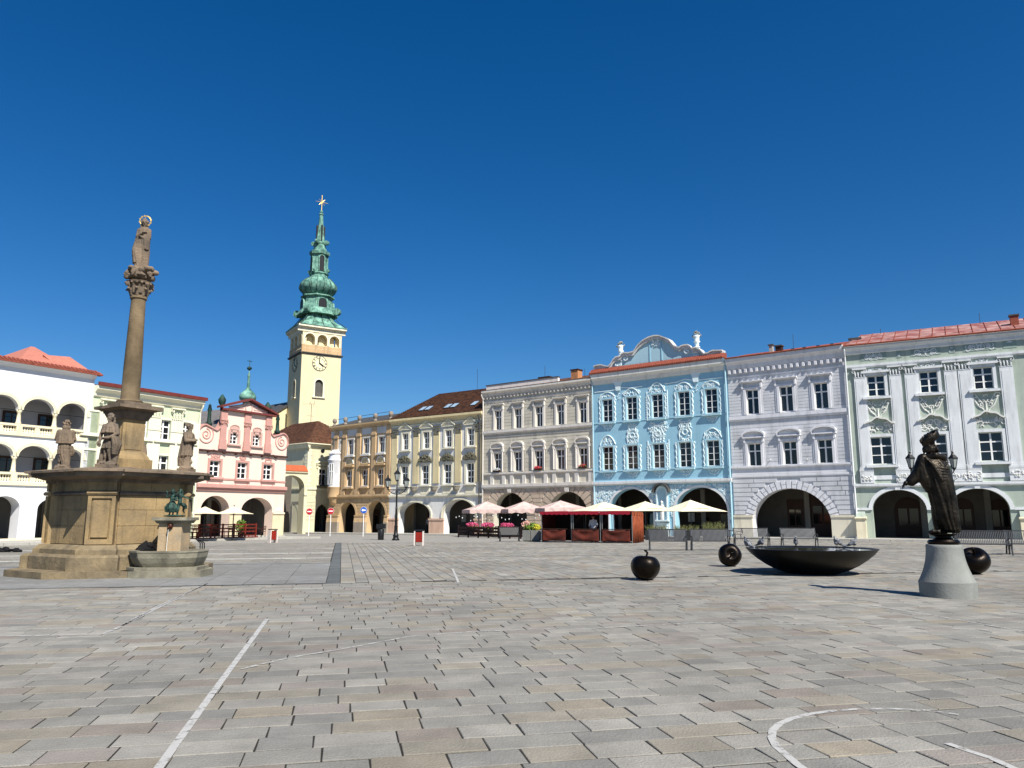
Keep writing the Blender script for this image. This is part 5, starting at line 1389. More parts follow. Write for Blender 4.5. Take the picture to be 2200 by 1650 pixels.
# zone 2, rows running away from the camera, to the right of the dark band
V = []; F = []; CL = []
a = .02; col = 0
while a < 52:
    w_ = .30 if col % 5 else .36; b = 18.9+rd.uniform(0, .4)
    while b < 50.5:
        l = rd.choice((.42, .5, .6, .7)); x, y = ab(a+w_/2, b+l/2)
        if inview(x, y, 5):
            if y < 30: v, f = slab(a+.006, a+w_-.006, max(b, 18.87)+.004, b+l-.004, 0, .005, rd)
            else: v, f = slab(a+.008, a+w_-.008, b+.006, b+l-.006, 0, .005, rd)
            n = len(V); V += v; F += [tuple(i+n for i in q) for q in f]; CL.append(tint(rd, 1.04))
        b += l
    a += w_; col += 1
# dark band
b = 18.9
while b < 50.5:
    l = .5; v, f = slab(-.30, .01, b+.004, b+l-.004, 0, .005, rd); n = len(V); V += v; F += [tuple(i+n for i in q) for q in f]; k = rd.uniform(.9, 1.1); CL.append(tuple(x*k for x in srgb('#5c6060'))); b += l
# large slabs left of the band
a = -.31
while a > -36:
    b = 18.9; w_ = .93
    while b < 26.6:
        l = 1.25; x, y = ab(a-w_/2, b+l/2)
        if inview(x, y, 5):
            v, f = slab(a-w_+.008, a-.004, b+.005, b+l-.005, 0, .004, rd); n = len(V); V += v; F += [tuple(i+n for i in q) for q in f]
            k = rd.uniform(.96, 1.06); CL.append(tuple(x_*k for x_ in srgb('#7f7f7c')))
        b += l
    a -= w_
# small setts beyond, with three pale strips
b = 26.75; r = 0
while b < 50.5:
    h = .24 if b > 34 else .2; strip = any(abs(b-q) < .28 for q in (30.2, 34.2, 39.0))
    a = -.33
    while a > -42:
        l = rd.uniform(.35, .6) if not strip else .9; x, y = ab(a-l/2, b)
        if inview(x, y, 6):
            v, f = slab(a-l+.008, a-.008, b+.007, b+h-.007, -.002, .006, rd); n = len(V); V += v; F += [tuple(i+n for i in q) for q in f]
            c = tint(rd, .93 if not strip else 1.35); CL.append(c if not strip else tuple(x_*rd.uniform(.95, 1.05) for x_ in srgb('#a9a79f')))
        a -= l
    b += h; r += 1
o = colored('paving_rows_beyond', V, F, CL, 9, M_stone, root_p); o['kind'] = 'stuff'
# drain channels
for a0, a1, b, w_ in ((-24, -.3, 18.86, .05), (2.2, 40, 29.6, .09), (-14, -.33, 26.68, .08)):
    mb = MB(); n = 24
    for k in range(n):
        p = [ab(a0+(a1-a0)*(k+i)/n, b+j*w_) for i, j in ((0, 0), (1, 0), (1, 1), (0, 1))]
        mb.add([(x, y, g(y)+.006) for x, y in p], [(0, 1, 2, 3)])
    o = link('drain_channel', mb.mesh('drain_channel', M_iron)); o['kind'] = 'structure'
# street of setts, kerbs and pavement in front of the houses
def strip(name, pts, z, m, kind='structure'):
    mb = MB(); n = len(pts)//2
    mb.add([(x, y, g(y)+z) for x, y in pts], [(2*i, 2*i+1, 2*i+3, 2*i+2) for i in range(n-1)])
    o = link(name, mb.mesh(name, m)); o['kind'] = kind; return o
# far street: between the paving and the kerb
line = []
for a in range(-60, 62, 4):
    p0 = ab(a, 50.6); p1 = ab(a, 110); line += [p0, p1]
strip('street', line, -.003, M_asph)
row = [POL+dirv(50)*6, POL, POY, PYB, PBB, PBL, PG, PG-dirv(61)*14]
def offs(pts, d, left=False):
    out = []
    for i, p in enumerate(pts):
        a_ = pts[max(i-1, 0)]; b_ = pts[min(i+1, len(pts)-1)]; t = (b_-a_).normalized(); nn = Vector((t.y, -t.x)); out.append(p+nn*d)
    return out
def kerbed(pts, d, name, h=.13):
    outp = offs(pts, d); inn = offs(pts, -5.0); top = MB(); ker = MB()
    for i in range(len(pts)-1):
        top.add([(outp[i].x, outp[i].y, g(outp[i].y)+h), (outp[i+1].x, outp[i+1].y, g(outp[i+1].y)+h), (inn[i+1].x, inn[i+1].y, g(inn[i+1].y)+h), (inn[i].x, inn[i].y, g(inn[i].y)+h)], [(0, 1, 2, 3)])
    o = link(name, top.mesh(name, M_curb)); o['kind'] = 'structure'
    k2 = offs(pts, d+.22)
    for i in range(len(pts)-1):
        L_ = (outp[i+1]-outp[i]).length; n = max(1, int(L_/1.2))
        for q in range(n):
            t0, t1 = (q+.01)/n, (q+.99)/n; A0, A1 = outp[i].lerp(outp[i+1], t0), outp[i].lerp(outp[i+1], t1); B0, B1 = k2[i].lerp(k2[i+1], t0), k2[i].lerp(k2[i+1], t1)
            ker.add([(p.x, p.y, g(p.y)+z) for z in (-.05, h+.012) for p in (B0, B1, A1, A0)], [(0, 3, 2, 1), (4, 5, 6, 7), (0, 1, 5, 4), (1, 2, 6, 5), (2, 3, 7, 6), (3, 0, 4, 7)])
    o = link('kerb', ker.mesh('kerb', M_curb)); o['kind'] = 'structure'
kerbed(row, 3.6, 'pavement')
rowl = [PWL-UL*6, PWL, PPL, PKL, PKR]
kerbed(rowl, 4.2, 'pavement')
# second step line seen at the right
# painted lines
M_pl = mat('worn_white_line', '#aaa9a5', .8, .05, 3)
def worn(m, thr=.45):
    n = m.node_tree; N = n.nodes; L = n.links; out = N['Material Output']; b = N['Principled BSDF']
    geo = N.new('ShaderNodeNewGeometry'); t = N.new('ShaderNodeTexNoise'); t.inputs['Scale'].default_value = 9; t.inputs['Detail'].default_value = 8; t.inputs['Roughness'].default_value = .75
    L.new(geo.outputs['Position'], t.inputs['Vector']); r = N.new('ShaderNodeMapRange'); r.inputs['From Min'].default_value = thr-.07; r.inputs['From Max'].default_value = thr+.07
    L.new(t.outputs['Fac'], r.inputs['Value']); tr = N.new('ShaderNodeBsdfTransparent'); mx = N.new('ShaderNodeMixShader')
    L.new(r.outputs[0], mx.inputs[0]); L.new(tr.outputs[0], mx.inputs[1]); L.new(b.outputs[0], mx.inputs[2]); L.new(mx.outputs[0], out.inputs['Surface'])
worn(M_pl, .40)
M_pf = mat('faint_white_line', '#aeada9', .85, .05, 3); worn(M_pf, .49)
def pline(px, w_, m, name='painted_line', cuts=0):
    P = [ground(*p) for p in px]; mb = MB()
    for i in range(len(P)-1):
        d = (P[i+1]-P[i]); L_ = d.length; n = max(1, int(L_/.35)); t = Vector((d.x, d.y, 0)).normalized(); nn = Vector((-t.y, t.x, 0))*w_/2
        for k in range(n):
            a = P[i].lerp(P[i+1], k/n); b = P[i].lerp(P[i+1], (k+1)/n)
            mb.add([(q.x, q.y, g(q.y)+.005) for q in (a-nn, b-nn, b+nn, a+nn)], [(0, 1, 2, 3)])
    o = link(name, mb.mesh(name, m)); o['kind'] = 'structure'
pline([(338, 1655), (460, 1485), (574, 1330)], .062, M_pl)
pline([(518, 1438), (620, 1414), (740, 1394), (880, 1368), (1010, 1358), (1200, 1350)], .05, M_pf)
pline([(-20, 1368), (100, 1366), (220, 1364), (262, 1345), (330, 1308), (445, 1254)], .06, M_pf)
pline([(262, 1345), (445, 1254)], .05, M_pl)
pline([(1010, 1312), (1300, 1301), (1600, 1294), (1830, 1294), (2000, 1322), (2230, 1362)], .05, M_pf)
pline([(1250, 1352), (1500, 1338), (1800, 1342), (2230, 1358)], .05, M_pf)
pline([(972, 1222), (980, 1240), (985, 1252)], .06, M_pl)
pline([(822, 1178), (836, 1186)], .07, M_pl)
cir = [(1745, 1665), (1715, 1645), (1688, 1622), (1668, 1605), (1658, 1586), (1660, 1570), (1675, 1556), (1700, 1545), (1740, 1535), (1790, 1528), (1850, 1524), (1920, 1524), (1990, 1527), (2060, 1536)]
pline(cir[:10], .058, M_pl); pline(cir[9:], .05, M_pf)
pline([(2035, 1598), (2080, 1614), (2130, 1630), (2185, 1655)], .058, M_pl)
# ================================================================ sculpture helpers
class SB:
    def __init__(s): s.v = []; s.f = []
    def add(s, vs_, fs): n = len(s.v); s.v += vs_; s.f += [tuple(i+n for i in f) for f in fs]
SPH = {}
def unit_sphere(nu, nv_):
    if (nu, nv_) not in SPH:
        v = [Vector((0, 0, 1))]; f = []
        for j in range(1, nv_):
            t = pi*j/nv_; v += [Vector((sin(t)*cos(2*pi*i/nu), sin(t)*sin(2*pi*i/nu), cos(t))) for i in range(nu)]
        v.append(Vector((0, 0, -1))); L_ = len(v)-1
        for i in range(nu):
            f.append((0, 1+i, 1+(i+1) % nu)); f.append((L_, L_-nu+(i+1) % nu, L_-nu+i))
            for j in range(nv_-2): a = 1+j*nu; f.append((a+i, a+nu+i, a+nu+(i+1) % nu, a+(i+1) % nu))
        SPH[(nu, nv_)] = (v, f)
    return SPH[(nu, nv_)]
def ell(bm, c, r, rot=None, n=12):
    v, f = unit_sphere(n+2, max(5, n-2)); c = Vector(c)
    if rot: m = rot.to_matrix() @ Matrix.Diagonal(r); bm.add([tuple(c+m @ p) for p in v], f)
    else: bm.add([(c.x+p.x*r[0], c.y+p.y*r[1], c.z+p.z*r[2]) for p in v], f)
def boxm(bm, M_):
    bm.add([tuple(M_ @ Vector((x, y, z))) for z in (-.5, .5) for x, y in ((-.5, -.5), (.5, -.5), (.5, .5), (-.5, .5))], [(0, 3, 2, 1), (4, 5, 6, 7), (0, 1, 5, 4), (1, 2, 6, 5), (2, 3, 7, 6), (3, 0, 4, 7)])
def cap(bm, pts, rr, n=10):
    """tapered limb through pts with radii rr"""
    cs = [(cos(2*pi*i/n), sin(2*pi*i/n)) for i in range(n)]
    for i in range(len(pts)-1):
        a, b = Vector(pts[i]), Vector(pts[i+1]); d = (b-a).normalized(); u = d.orthogonal().normalized(); w_ = d.cross(u)
        bm.add([tuple(p+(u*x+w_*y)*r) for p, r in ((a, rr[i]), (b, rr[i+1])) for x, y in cs], [(k, (k+1) % n, (k+1) % n+n, k+n) for k in range(n)]+[tuple(range(n-1, -1, -1)), tuple(range(n, 2*n))])
    for p, r in zip(pts, rr): ell(bm, p, (r, r, r), None, 8 if r < .03 else 10)
def robe(bm, keys, nf=9, tw=1.5, ph=0, n=72, m=26, arc=None):
    """keys: (z, cx, cy, rx, ry, fold depth); smooth loft with folds"""
    keys = sorted(keys); zs = [k[0] for k in keys]; vs_ = []; rings = []
    for j in range(m+1):
        z = zs[0]+(zs[-1]-zs[0])*j/m
        i = max(0, min(len(keys)-2, sum(1 for q in zs if q <= z)-1)); k0, k1 = keys[i], keys[i+1]; t = (z-k0[0])/(k1[0]-k0[0]); t = t*t*(3-2*t)*.5+t*.5
        cx_, cy_, rx, ry, am = [k0[q]+(k1[q]-k0[q])*t for q in range(1, 6)]
        ring_ = []
        for i in range(n):
            a = 2*pi*i/n
            w_ = noise.noise(Vector((cos(a)*1.7, sin(a)*1.7, z*.8+ph)))*1.6
            f = abs(sin(nf*a/2+ph+tw*z+w_*1.3))**.7; k = 1+am*(f-.6)+.04*w_
            ring_.append((cx_+rx*k*cos(a), cy_+ry*k*sin(a), z))
        rings.append(ring_)
    bm.add([p for r_ in rings for p in r_], [(j*n+i, j*n+(i+1) % n, (j+1)*n+(i+1) % n, (j+1)*n+i) for j in range(m) for i in range(n)]+[tuple(range(n-1, -1, -1)), tuple(m*n+i for i in range(n))])
def hand(bm, w_, d, s=1.0, curl=.5, side=1):
    """palm and five fingers from wrist w_ pointing along d"""
    d = Vector(d).normalized(); up = Vector((0, 0, 1)); sd_ = d.cross(up)
    if sd_.length < .1: sd_ = Vector((1, 0, 0))
    sd_.normalize(); nn = sd_.cross(d)
    p = Vector(w_); cap(bm, [p, p+d*.08*s], [.032*s, .04*s])
    for k in range(4):
        b = p+d*.09*s+sd_*(.028*(k-1.5))*s; l = (.07, .085, .08, .062)[k]*s
        cap(bm, [b, b+d*l*.55-nn*curl*l*.2, b+d*l*.9-nn*curl*l*.7], [.0115*s, .0105*s, .009*s], 6)
    t = p+d*.02*s+sd_*side*.035*s; cap(bm, [t, t+d*.04*s+sd_*side*.03*s, t+d*.075*s+sd_*side*.03*s], [.014*s, .013*s, .01*s], 6)
def head(bm, c, s=1.0, yaw=0., pitch=0., hair=None, beard=False):
    c = Vector(c); Rm = Matrix.Rotation(yaw, 3, 'Z') @ Matrix.Rotation(pitch, 3, 'X')
    P_ = lambda x, y, z: c+Rm @ Vector((x, y, z))*s
    ell(bm, P_(0, 0, .02), (.078*s, .098*s, .1*s)); ell(bm, P_(0, -.03, -.055), (.055*s, .062*s, .06*s))
    cap(bm, [P_(0, -.09, .02), P_(0, -.118, -.02)], [.012*s, .018*s], 6)         # nose
    for sg in (-1, 1):
        ell(bm, P_(sg*.032, -.088, .03), (.02*s, .012*s, .012*s)); ell(bm, P_(sg*.078, .0, 0), (.012*s, .024*s, .032*s))
        ell(bm, P_(sg*.03, -.09, .048), (.026*s, .012*s, .008*s))
    ell(bm, P_(0, -.088, -.055), (.026*s, .014*s, .008*s)); ell(bm, P_(0, -.085, -.068), (.022*s, .013*s, .008*s)); ell(bm, P_(0, -.075, -.1), (.025*s, .02*s, .018*s))
    if hair:
        rd_ = random.Random(3)
        for k in range(34):
            a, e = rd_.uniform(0, 2*pi), rd_.uniform(-.6, 1.5)
            if sin(a) < -.35 and e < .75: continue
            r = .098*hair; ell(bm, P_(r*cos(a)*cos(e)*.9, r*sin(a)*cos(e)+.01, .02+r*sin(e)), (.03*s, .03*s, .04*s), n=6)
        if hair > 1.1:
            for k in range(10):
                a = pi*k/9; ell(bm, P_(.09*cos(a), .05+.05*sin(a), -.1), (.035*s, .035*s, .07*s), n=6)
    if beard:
        for k in range(7): ell(bm, P_((k-3)*.018, -.07+.003*abs(k-3)**2, -.12-.02*(3-abs(k-3))), (.02*s, .025*s, .045*s), n=6)
def sculpt(name, bm, m, parent=None, loc=(0, 0, 0), rz=0, voxel=.02, smooth=4, rough=.004, rs=9., scale=1.):
    me = bpy.data.meshes.new(name); me.from_pydata(bm.v, [], bm.f); me.update()
    o = bpy.data.objects.new(name, me); C.objects.link(o)
    r = o.modifiers.new('r', 'REMESH'); r.mode = 'VOXEL'; r.voxel_size = voxel
    s_ = o.modifiers.new('s', 'SMOOTH'); s_.iterations = smooth; s_.factor = .5
    bpy.context.view_layer.update(); dg = bpy.context.evaluated_depsgraph_get()
    m2 = bpy.data.meshes.new_from_object(o.evaluated_get(dg)); o.modifiers.clear(); o.data = m2; bpy.data.meshes.remove(me)
    m2.name = name; m2.materials.clear(); m2.materials.append(m)
    if rough:
        nm = [v.normal.copy() for v in m2.vertices]
        for v, n_ in zip(m2.vertices, nm):
            p = v.co; v.co = p+n_*(rough*(noise.noise(p*rs)+.5*noise.noise(p*rs*2.7)))
    m2.polygons.foreach_set('use_smooth', [True]*len(m2.polygons))
    o.location = loc; o.rotation_euler = (0, 0, rz); o.scale = (scale,)*3
    if parent: o.parent = parent
    return o
# ================================================================ column monument
CMX, CMY = -11.05, 22.0
mon = empty('column_monument', (CMX, CMY, 0), AL, 'tall sandstone column monument on a stepped base with corner piers', 'monument')
def star(m, pr, hw):
    out = []
    for k in range(4):
        e = Vector((cos(k*pi/2-pi/2), sin(k*pi/2-pi/2))); t = Vector((-e.y, e.x)); a = m*sqrt(2)-hw
        pts = [e*a-t*hw, e*pr-t*hw, e*pr+t*hw, e*a+t*hw] if pr > a+.002 else [e*a-t*hw, e*a+t*hw]
        out += [(p.x, p.y) for p in pts]
    return out
def oct_(m, pr): 
    hw = m*sqrt(2)-pr; return star(m, pr-.01, hw)
def mbuild(mb, name, m=None, smooth=False): return mb.build(name, m or M_sand, mon, smooth=smooth)
mbuild(MB().plan(oct_(2.45, 2.4), -.3, .17), 'bottom_step', M_base)
mbuild(MB().plan(star(1.86, 2.22, .6), .1, .5), 'plinth', M_base); mbuild(MB().plan(star(1.86, 2.22, .6), .5, .56, star(1.8, 2.14, .57)), 'plinth_edge', M_base)
mbuild(MB().plan(star(1.62, 1.98, .48), .56, .68).plan(star(1.62, 1.98, .48), .68, .8, star(1.47, 1.86, .42)), 'base_moulding', M_base)
mbuild(MB().plan(star(1.36, 1.78, .33), .8, 2.5), 'core')
# ashlar facing and sunk panels, piece by piece
for k in range(4):
    rz = k*pi/2-pi/4
    def rot(mb, a=rz):
        mb.v = [(x*cos(a)-y*sin(a), x*sin(a)+y*cos(a), z) for x, y, z in mb.v]; return mb
    hwm = 1.36*tan(pi/4)-.0
    Lm = 1.36*sqrt(2)-.33; half = (Lm-.33)/sqrt(2)          # half width of the main face between the piers
    for j, (za, zb_) in enumerate(((.82, 1.28), (1.29, 1.70), (1.71, 2.08), (2.2, 2.42))):
        cuts = [-half+.02, -half*.1 if j % 2 else half*.2, half-.02] if j < 3 else [-half+.02, 0, half-.02]
        for q in range(len(cuts)-1):
            b = rot(MB().box(cuts[q]+.006, cuts[q+1]-.006, -1.36-.03, -1.3, za, zb_)); b.build('ashlar_block', M_sand, mon)
    rot(MB().moulding(-half-.02, half+.02, [(1.3, 2.09), (1.43, 2.09), (1.45, 2.14), (1.4, 2.19), (1.3, 2.19)])).build('string_moulding', M_sandd, mon)
    a2 = k*pi/2
    rot(MB().box(-.33, .33, -1.84, -1.7, .82, .95).box(-.33, .33, -1.84, -1.7, 2.0, 2.08).box(-.33, -.24, -1.84, -1.7, .95, 2.0).box(.24, .33, -1.84, -1.7, .95, 2.0), a2).build('pier_frame', M_sand, mon)
    rot(MB().box(-.2, .2, -1.83, -1.72, 1.0, 1.95), a2).build('pier_panel', M_sand, mon)
    rot(MB().moulding(-.36, .36, [(1.7, 2.09), (1.87, 2.09), (1.9, 2.14), (1.86, 2.19), (1.7, 2.19)]), a2).build('pier_moulding', M_sand, mon)
    rot(MB().box(-.33, .33, -1.83, -1.7, 2.2, 2.42), a2).build('pier_block', M_sand, mon)
mbuild(MB().plan(star(1.42, 1.86, .36), 2.42, 2.5).plan(star(1.46, 1.9, .38), 2.5, 2.58, star(1.72, 2.12, .5)), 'cornice', M_sandd)
mbuild(MB().plan(star(1.84, 2.24, .56), 2.58, 2.68), 'cornice_slab', M_sandd)
mbuild(MB().plan(star(1.95, 2.34, .58), 2.68, 2.74).plan(star(1.95, 2.34, .58), 2.74, 2.84, star(.9, 1.3, .5)), 'cover_slab', M_sandd)
def zc(y, Y=CMY): 
    r = ray(290, y); return EYE+r[2]/r[1]*Y
def sqr(r, a=pi/4): return [(r*sqrt(2)*cos(a+k*pi/2+pi/4), r*sqrt(2)*sin(a+k*pi/2+pi/4)) for k in range(4)]
zq = [2.8, zc(988), zc(976), zc(905)]
mbuild(MB().plan(sqr(.52), 2.78, zq[1]), 'pedestal_base'); mbuild(MB().plan(sqr(.47), zq[1], zq[1]+.08, sqr(.44)).plan(sqr(.44), zq[1]+.08, zq[2]+.06, sqr(.36)), 'pedestal_moulding')
mbuild(MB().plan(sqr(.33), zq[2], zq[3]+.05), 'pedestal')
for k in range(4):
    b = MB().box(-.24, .24, -.345, -.32, zq[2]+.12, zq[3]-.1); a = k*pi/2-pi/4; b.v = [(x*cos(a)-y*sin(a), x*sin(a)+y*cos(a), z) for x, y, z in b.v]; b.build('pedestal_panel', M_sand, mon)
zk = [zc(900), zc(890), zc(882), zc(876), zc(868), zc(862)]
mbuild(MB().plan(sqr(.38), zk[0]-.05, zk[1], sqr(.46)).plan(sqr(.48), zk[1], zk[1]+.06).plan(sqr(.5), zk[1]+.06, zk[2], sqr(.6)), 'pedestal_cornice', M_sandd)
mbuild(MB().plan(sqr(.66), zk[2], zk[3]).plan(sqr(.42), zk[3], zk[4]+.02).plan(sqr(.37), zk[4], zk[5]-.05), 'pedestal_cap', M_sandd)
zs0, zs1_ = zc(864), zc(645)
o = mbuild(MB().lathe([(.33, zk[4]), (.36, zk[4]+.06), (.33, zk[5]+.02), (.27, zs0+.06), (.25, zs0+.12), (.245, zs0+1), (.2, zs1_-.1), (.2, zs1_), (.235, zs1_+.03), (.235, zs1_+.09), (.2, zs1_+.12)], 32), 'column', mat('column_sandstone', '#7d6c53', .93, .25, 1.3, .5, 16, stain=.35, col2='#5f523e'), True); autosmooth(o, 30)
zcap = zc(608); zcl = zc(575)
bm = SB(); cap(bm, [(0, 0, zs1_+.1), (0, 0, zcap-.06)], [.19, .27], 20)
rd = random.Random(4); hc_ = zcap-zs1_-.1
for row_, (zz, r, n, l) in enumerate(((zs1_+.12, .2, 8, .2), (zs1_+.2, .22, 8, .3))):
    for k in range(n):
        a = 2*pi*(k+.5*row_)/n; e = lambda q, z: (q*cos(a), q*sin(a), z)
        cap(bm, [e(r, zz), e(r+.03, zz+l*.6), e(r+.1, zz+l*.95), e(r+.15, zz+l*.85)], [.055, .06, .045, .03], 8)
        for s2 in (-1, 1): cap(bm, [(r*cos(a+s2*.18), r*sin(a+s2*.18), zz+.03), ((r+.06)*cos(a+s2*.2), (r+.06)*sin(a+s2*.2), zz+l*.7)], [.025, .022], 6)
for k in range(4):
    a = k*pi/2+pi/4; cap(bm, [(.26*cos(a), .26*sin(a), zcap-.22), (.36*cos(a), .36*sin(a), zcap-.1), (.42*cos(a), .42*sin(a), zcap-.1), (.4*cos(a), .4*sin(a), zcap-.16)], [.04, .05, .045, .03], 8)
    ell(bm, (.3*cos(a+pi/4), .3*sin(a+pi/4), zcap-.05), (.06, .06, .05), n=8)
bm.add([(x*q, y*q, z) for z, q in ((zcap-.06, 1), (zcap, 1.08)) for x, y in [(.37*cos(k*pi/4+pi/8), .37*sin(k*pi/4+pi/8)) for k in range(8)]], [tuple(range(7, -1, -1)), tuple(range(8, 16))]+[(k, (k+1) % 8, (k+1) % 8+8, k+8) for k in range(8)])
sculpt('capital', bm, M_sandd, mon, voxel=.014, smooth=2, rough=.006)
bm = SB()
for k in range(26):
    a, t = rd.uniform(0, 2*pi), rd.random(); r = .12+.26*t; z = zcap+.1+(zcl-zcap-.05)*rd.random()*(1-.3*t)
    ell(bm, (r*cos(a), r*sin(a), z), (rd.uniform(.08, .17), rd.uniform(.08, .15), rd.uniform(.05, .09)), Matrix.Rotation(rd.uniform(0, 3), 3, 'Z').to_quaternion(), 9)
ell(bm, (0, 0, (zcap+zcl)/2), (.3, .3, (zcl-zcap)/2+.05)); 
for a in (-1.9, -.6, .7, 2.2, 3.6): head(bm, (.36*cos(a), .36*sin(a), zcap+.22), .85, a+pi/2, 0, hair=1.0); ell(bm, (.3*cos(a+.35), .3*sin(a+.35), zcap+.16), (.16, .05, .08), Matrix.Rotation(a+.35+pi/2, 3, 'Z').to_quaternion(), 8)
sculpt('cloud_base', bm, M_sandd, mon, voxel=.014, smooth=2, rough=.008)
# ---- Madonna
zt = zc(472); hm = zt-zcl; k_ = hm/1.62
bm = SB()
robe(bm, [(0, 0, 0, .2, .2, .12), (.12, 0, 0, .2, .19, .2), (.5, -.03, .0, .23, .19, .22), (.85, -.02, 0, .21, .17, .18), (1.1, 0, 0, .2, .15, .12), (1.3, .0, 0, .19, .13, .08), (1.38, .0, 0, .1, .09, .02)], 9, 1.2)
robe(bm, [(.15, -.09, .02, .17, .18, .2), (.6, -.1, .02, .2, .18, .25), (1.0, -.05, .03, .2, .16, .2), (1.3, -.02, .02, .2, .13, .1)], 7, -1, 2)
cap(bm, [(-.15, 0, 1.28), (-.17, -.06, 1.05), (-.02, -.16, 1.12)], [.07, .06, .04]); cap(bm, [(.15, 0, 1.28), (.18, -.06, 1.0), (.04, -.17, .97)], [.07, .065, .04])
hand(bm, (-.02, -.16, 1.12), (1, -.1, .5)); hand(bm, (.04, -.17, .97), (-1, -.1, .5)); robe(bm, [(.6, .08, -.06, .12, .12, .3), (.9, .08, -.07, .14, .12, .3), (1.15, .04, -.04, .14, .11, .2), (1.32, 0, 0, .15, .1, .1)], 6, 2, 4)
cap(bm, [(0, 0, 1.36), (0, -.01, 1.44)], [.055, .05]); head(bm, (0, -.02, 1.52), 1.02, .3, .1, hair=1.12)
ell(bm, (0, .04, 1.5), (.1, .09, .13)); cap(bm, [(-.1, -.12, 0), (-.12, -.22, -.02)], [.05, .04])
md = sculpt('statue', bm, M_sandd, None, (CMX, CMY, zcl-.03), R(10), .0125, 1, .005, 20, k_)
tag(md, 'stone robed woman statue with a golden star halo on top of the column', 'statue')
mb = MB(); rr = .17; hc_ = (0, .03, 1.62)
mb.tube([(rr*cos(2*pi*k/24), hc_[1], hc_[2]+rr*sin(2*pi*k/24)) for k in range(25)], .011, 5)
for k in range(12):
    a = 2*pi*k/12+.2
    if -2.2 < (a-2*pi if a > pi else a) < -.95: continue
    c = (rr*cos(a), hc_[1], hc_[2]+rr*sin(a)); pts = []
    for q in range(10): r = .042 if q % 2 == 0 else .018; pts.append((c[0]+r*cos(a+2*pi*q/10), c[2]+r*sin(a+2*pi*q/10)))
    mb.prism(pts, hc_[1]-.008, hc_[1]+.008)
mb.tube([(0, .03, 1.58), (0, .03, 1.76)], .008, 4)
tag(link('halo', mb.mesh('halo', M_gold), md), kind='stuff')
# ---- three saints plus one behind
zs_ = 2.80
def at_pier(k, r=1.66): 
    a = k*pi/2-pi/2+AL; return Vector((CMX+r*cos(a), CMY+r*sin(a), zs_))
def plinth(bm, w_=.24, h=.14):
    boxm(bm, Matrix.Translation((0, 0, h/2-.02)) @ Matrix.Diagonal((w_*2, w_*1.7, h, 1)))
    for k in range(14):
        a = 2*pi*k/14; ell(bm, (w_*.75*cos(a), w_*.7*sin(a), h), (.07, .07, .05), n=6)
def legs(bm, z0, hipz, sp=.08, fwd=.06, r=.07):
    for sg in (-1, 1):
        cap(bm, [(sg*sp*.9, 0, hipz), (sg*sp, -.03-fwd*(sg > 0), (hipz+z0)/2+.03), (sg*sp*1.25, .01-fwd*(sg > 0)*.4, z0+.07)], [r*1.25, r*.8, r*.58]); cap(bm, [(sg*sp*1.25, .0, z0+.04), (sg*sp*1.6, -.14, z0+.025)], [.045, .035])
        ell(bm, (sg*sp*1.05, -.01, (hipz+z0)/2-.12), (r*.85, r*.95, .12), n=8)
# saint with crown, cape and tunic facing the camera (front pier)
bm = SB(); plinth(bm, .27)
legs(bm, .14, .85)
robe(bm, [(.62, 0, 0, .21, .16, .3), (.8, 0, 0, .19, .15, .2), (.98, 0, 0, .15, .12, .08), (1.2, 0, 0, .19, .13, .04), (1.36, 0, 0, .18, .11, .03), (1.43, 0, 0, .07, .06, 0)], 14, 0)
robe(bm, [(.15, .02, .13, .22, .06, .3), (.6, .02, .14, .27, .07, .35), (1.1, .0, .1, .26, .08, .3), (1.38, 0, .03, .22, .12, .15), (1.46, 0, 0, .1, .09, .05)], 11, .5, 1)
robe(bm, [(1.12, .0, -.02, .27, .17, .22), (1.3, 0, -.01, .23, .15, .15), (1.44, 0, 0, .11, .1, .04)], 12, 2, 3)
cap(bm, [(-.2, 0, 1.36), (-.29, -.02, 1.08), (-.24, -.13, .86)], [.075, .06, .045]); hand(bm, (-.24, -.13, .86), (.1, -.3, -1), 1.2)
cap(bm, [(.2, 0, 1.36), (.3, -.04, 1.1), (.1, -.2, .95)], [.075, .062, .045]); hand(bm, (.1, -.2, .95), (-1, -.1, .0), 1.3, .9)
robe(bm, [(.42, .26, -.02, .07, .12, .3), (.75, .3, -.02, .12, .16, .4), (1.0, .24, -.06, .1, .12, .3)], 7, 2, 0)
cap(bm, [(-.25, .05, .14), (-.24, .05, .6)], [.1, .07]); cap(bm, [(.2, .05, .14), (.24, .05, .6)], [.1, .08])
cap(bm, [(0, 0, 1.42), (0, -.01, 1.5)], [.06, .055]); head(bm, (0, -.02, 1.58), 1.1, -.25, .15, hair=1.15)
for k in range(9): a = 2*pi*k/9; ell(bm, (.085*cos(a), .085*sin(a)-.01, 1.7), (.03, .03, .045), n=6)
cap(bm, [(0, -.01, 1.64), (0, -.01, 1.69)], [.1, .1])
p = at_pier(0); o = sculpt('statue', bm, M_sandd, None, p, AL-.35, .0125, 1, .006, 20, 1.42/1.74)
tag(o, 'weathered stone saint in a crown and short cape, at the front corner of the monument', 'statue', 'stone saints round the column')
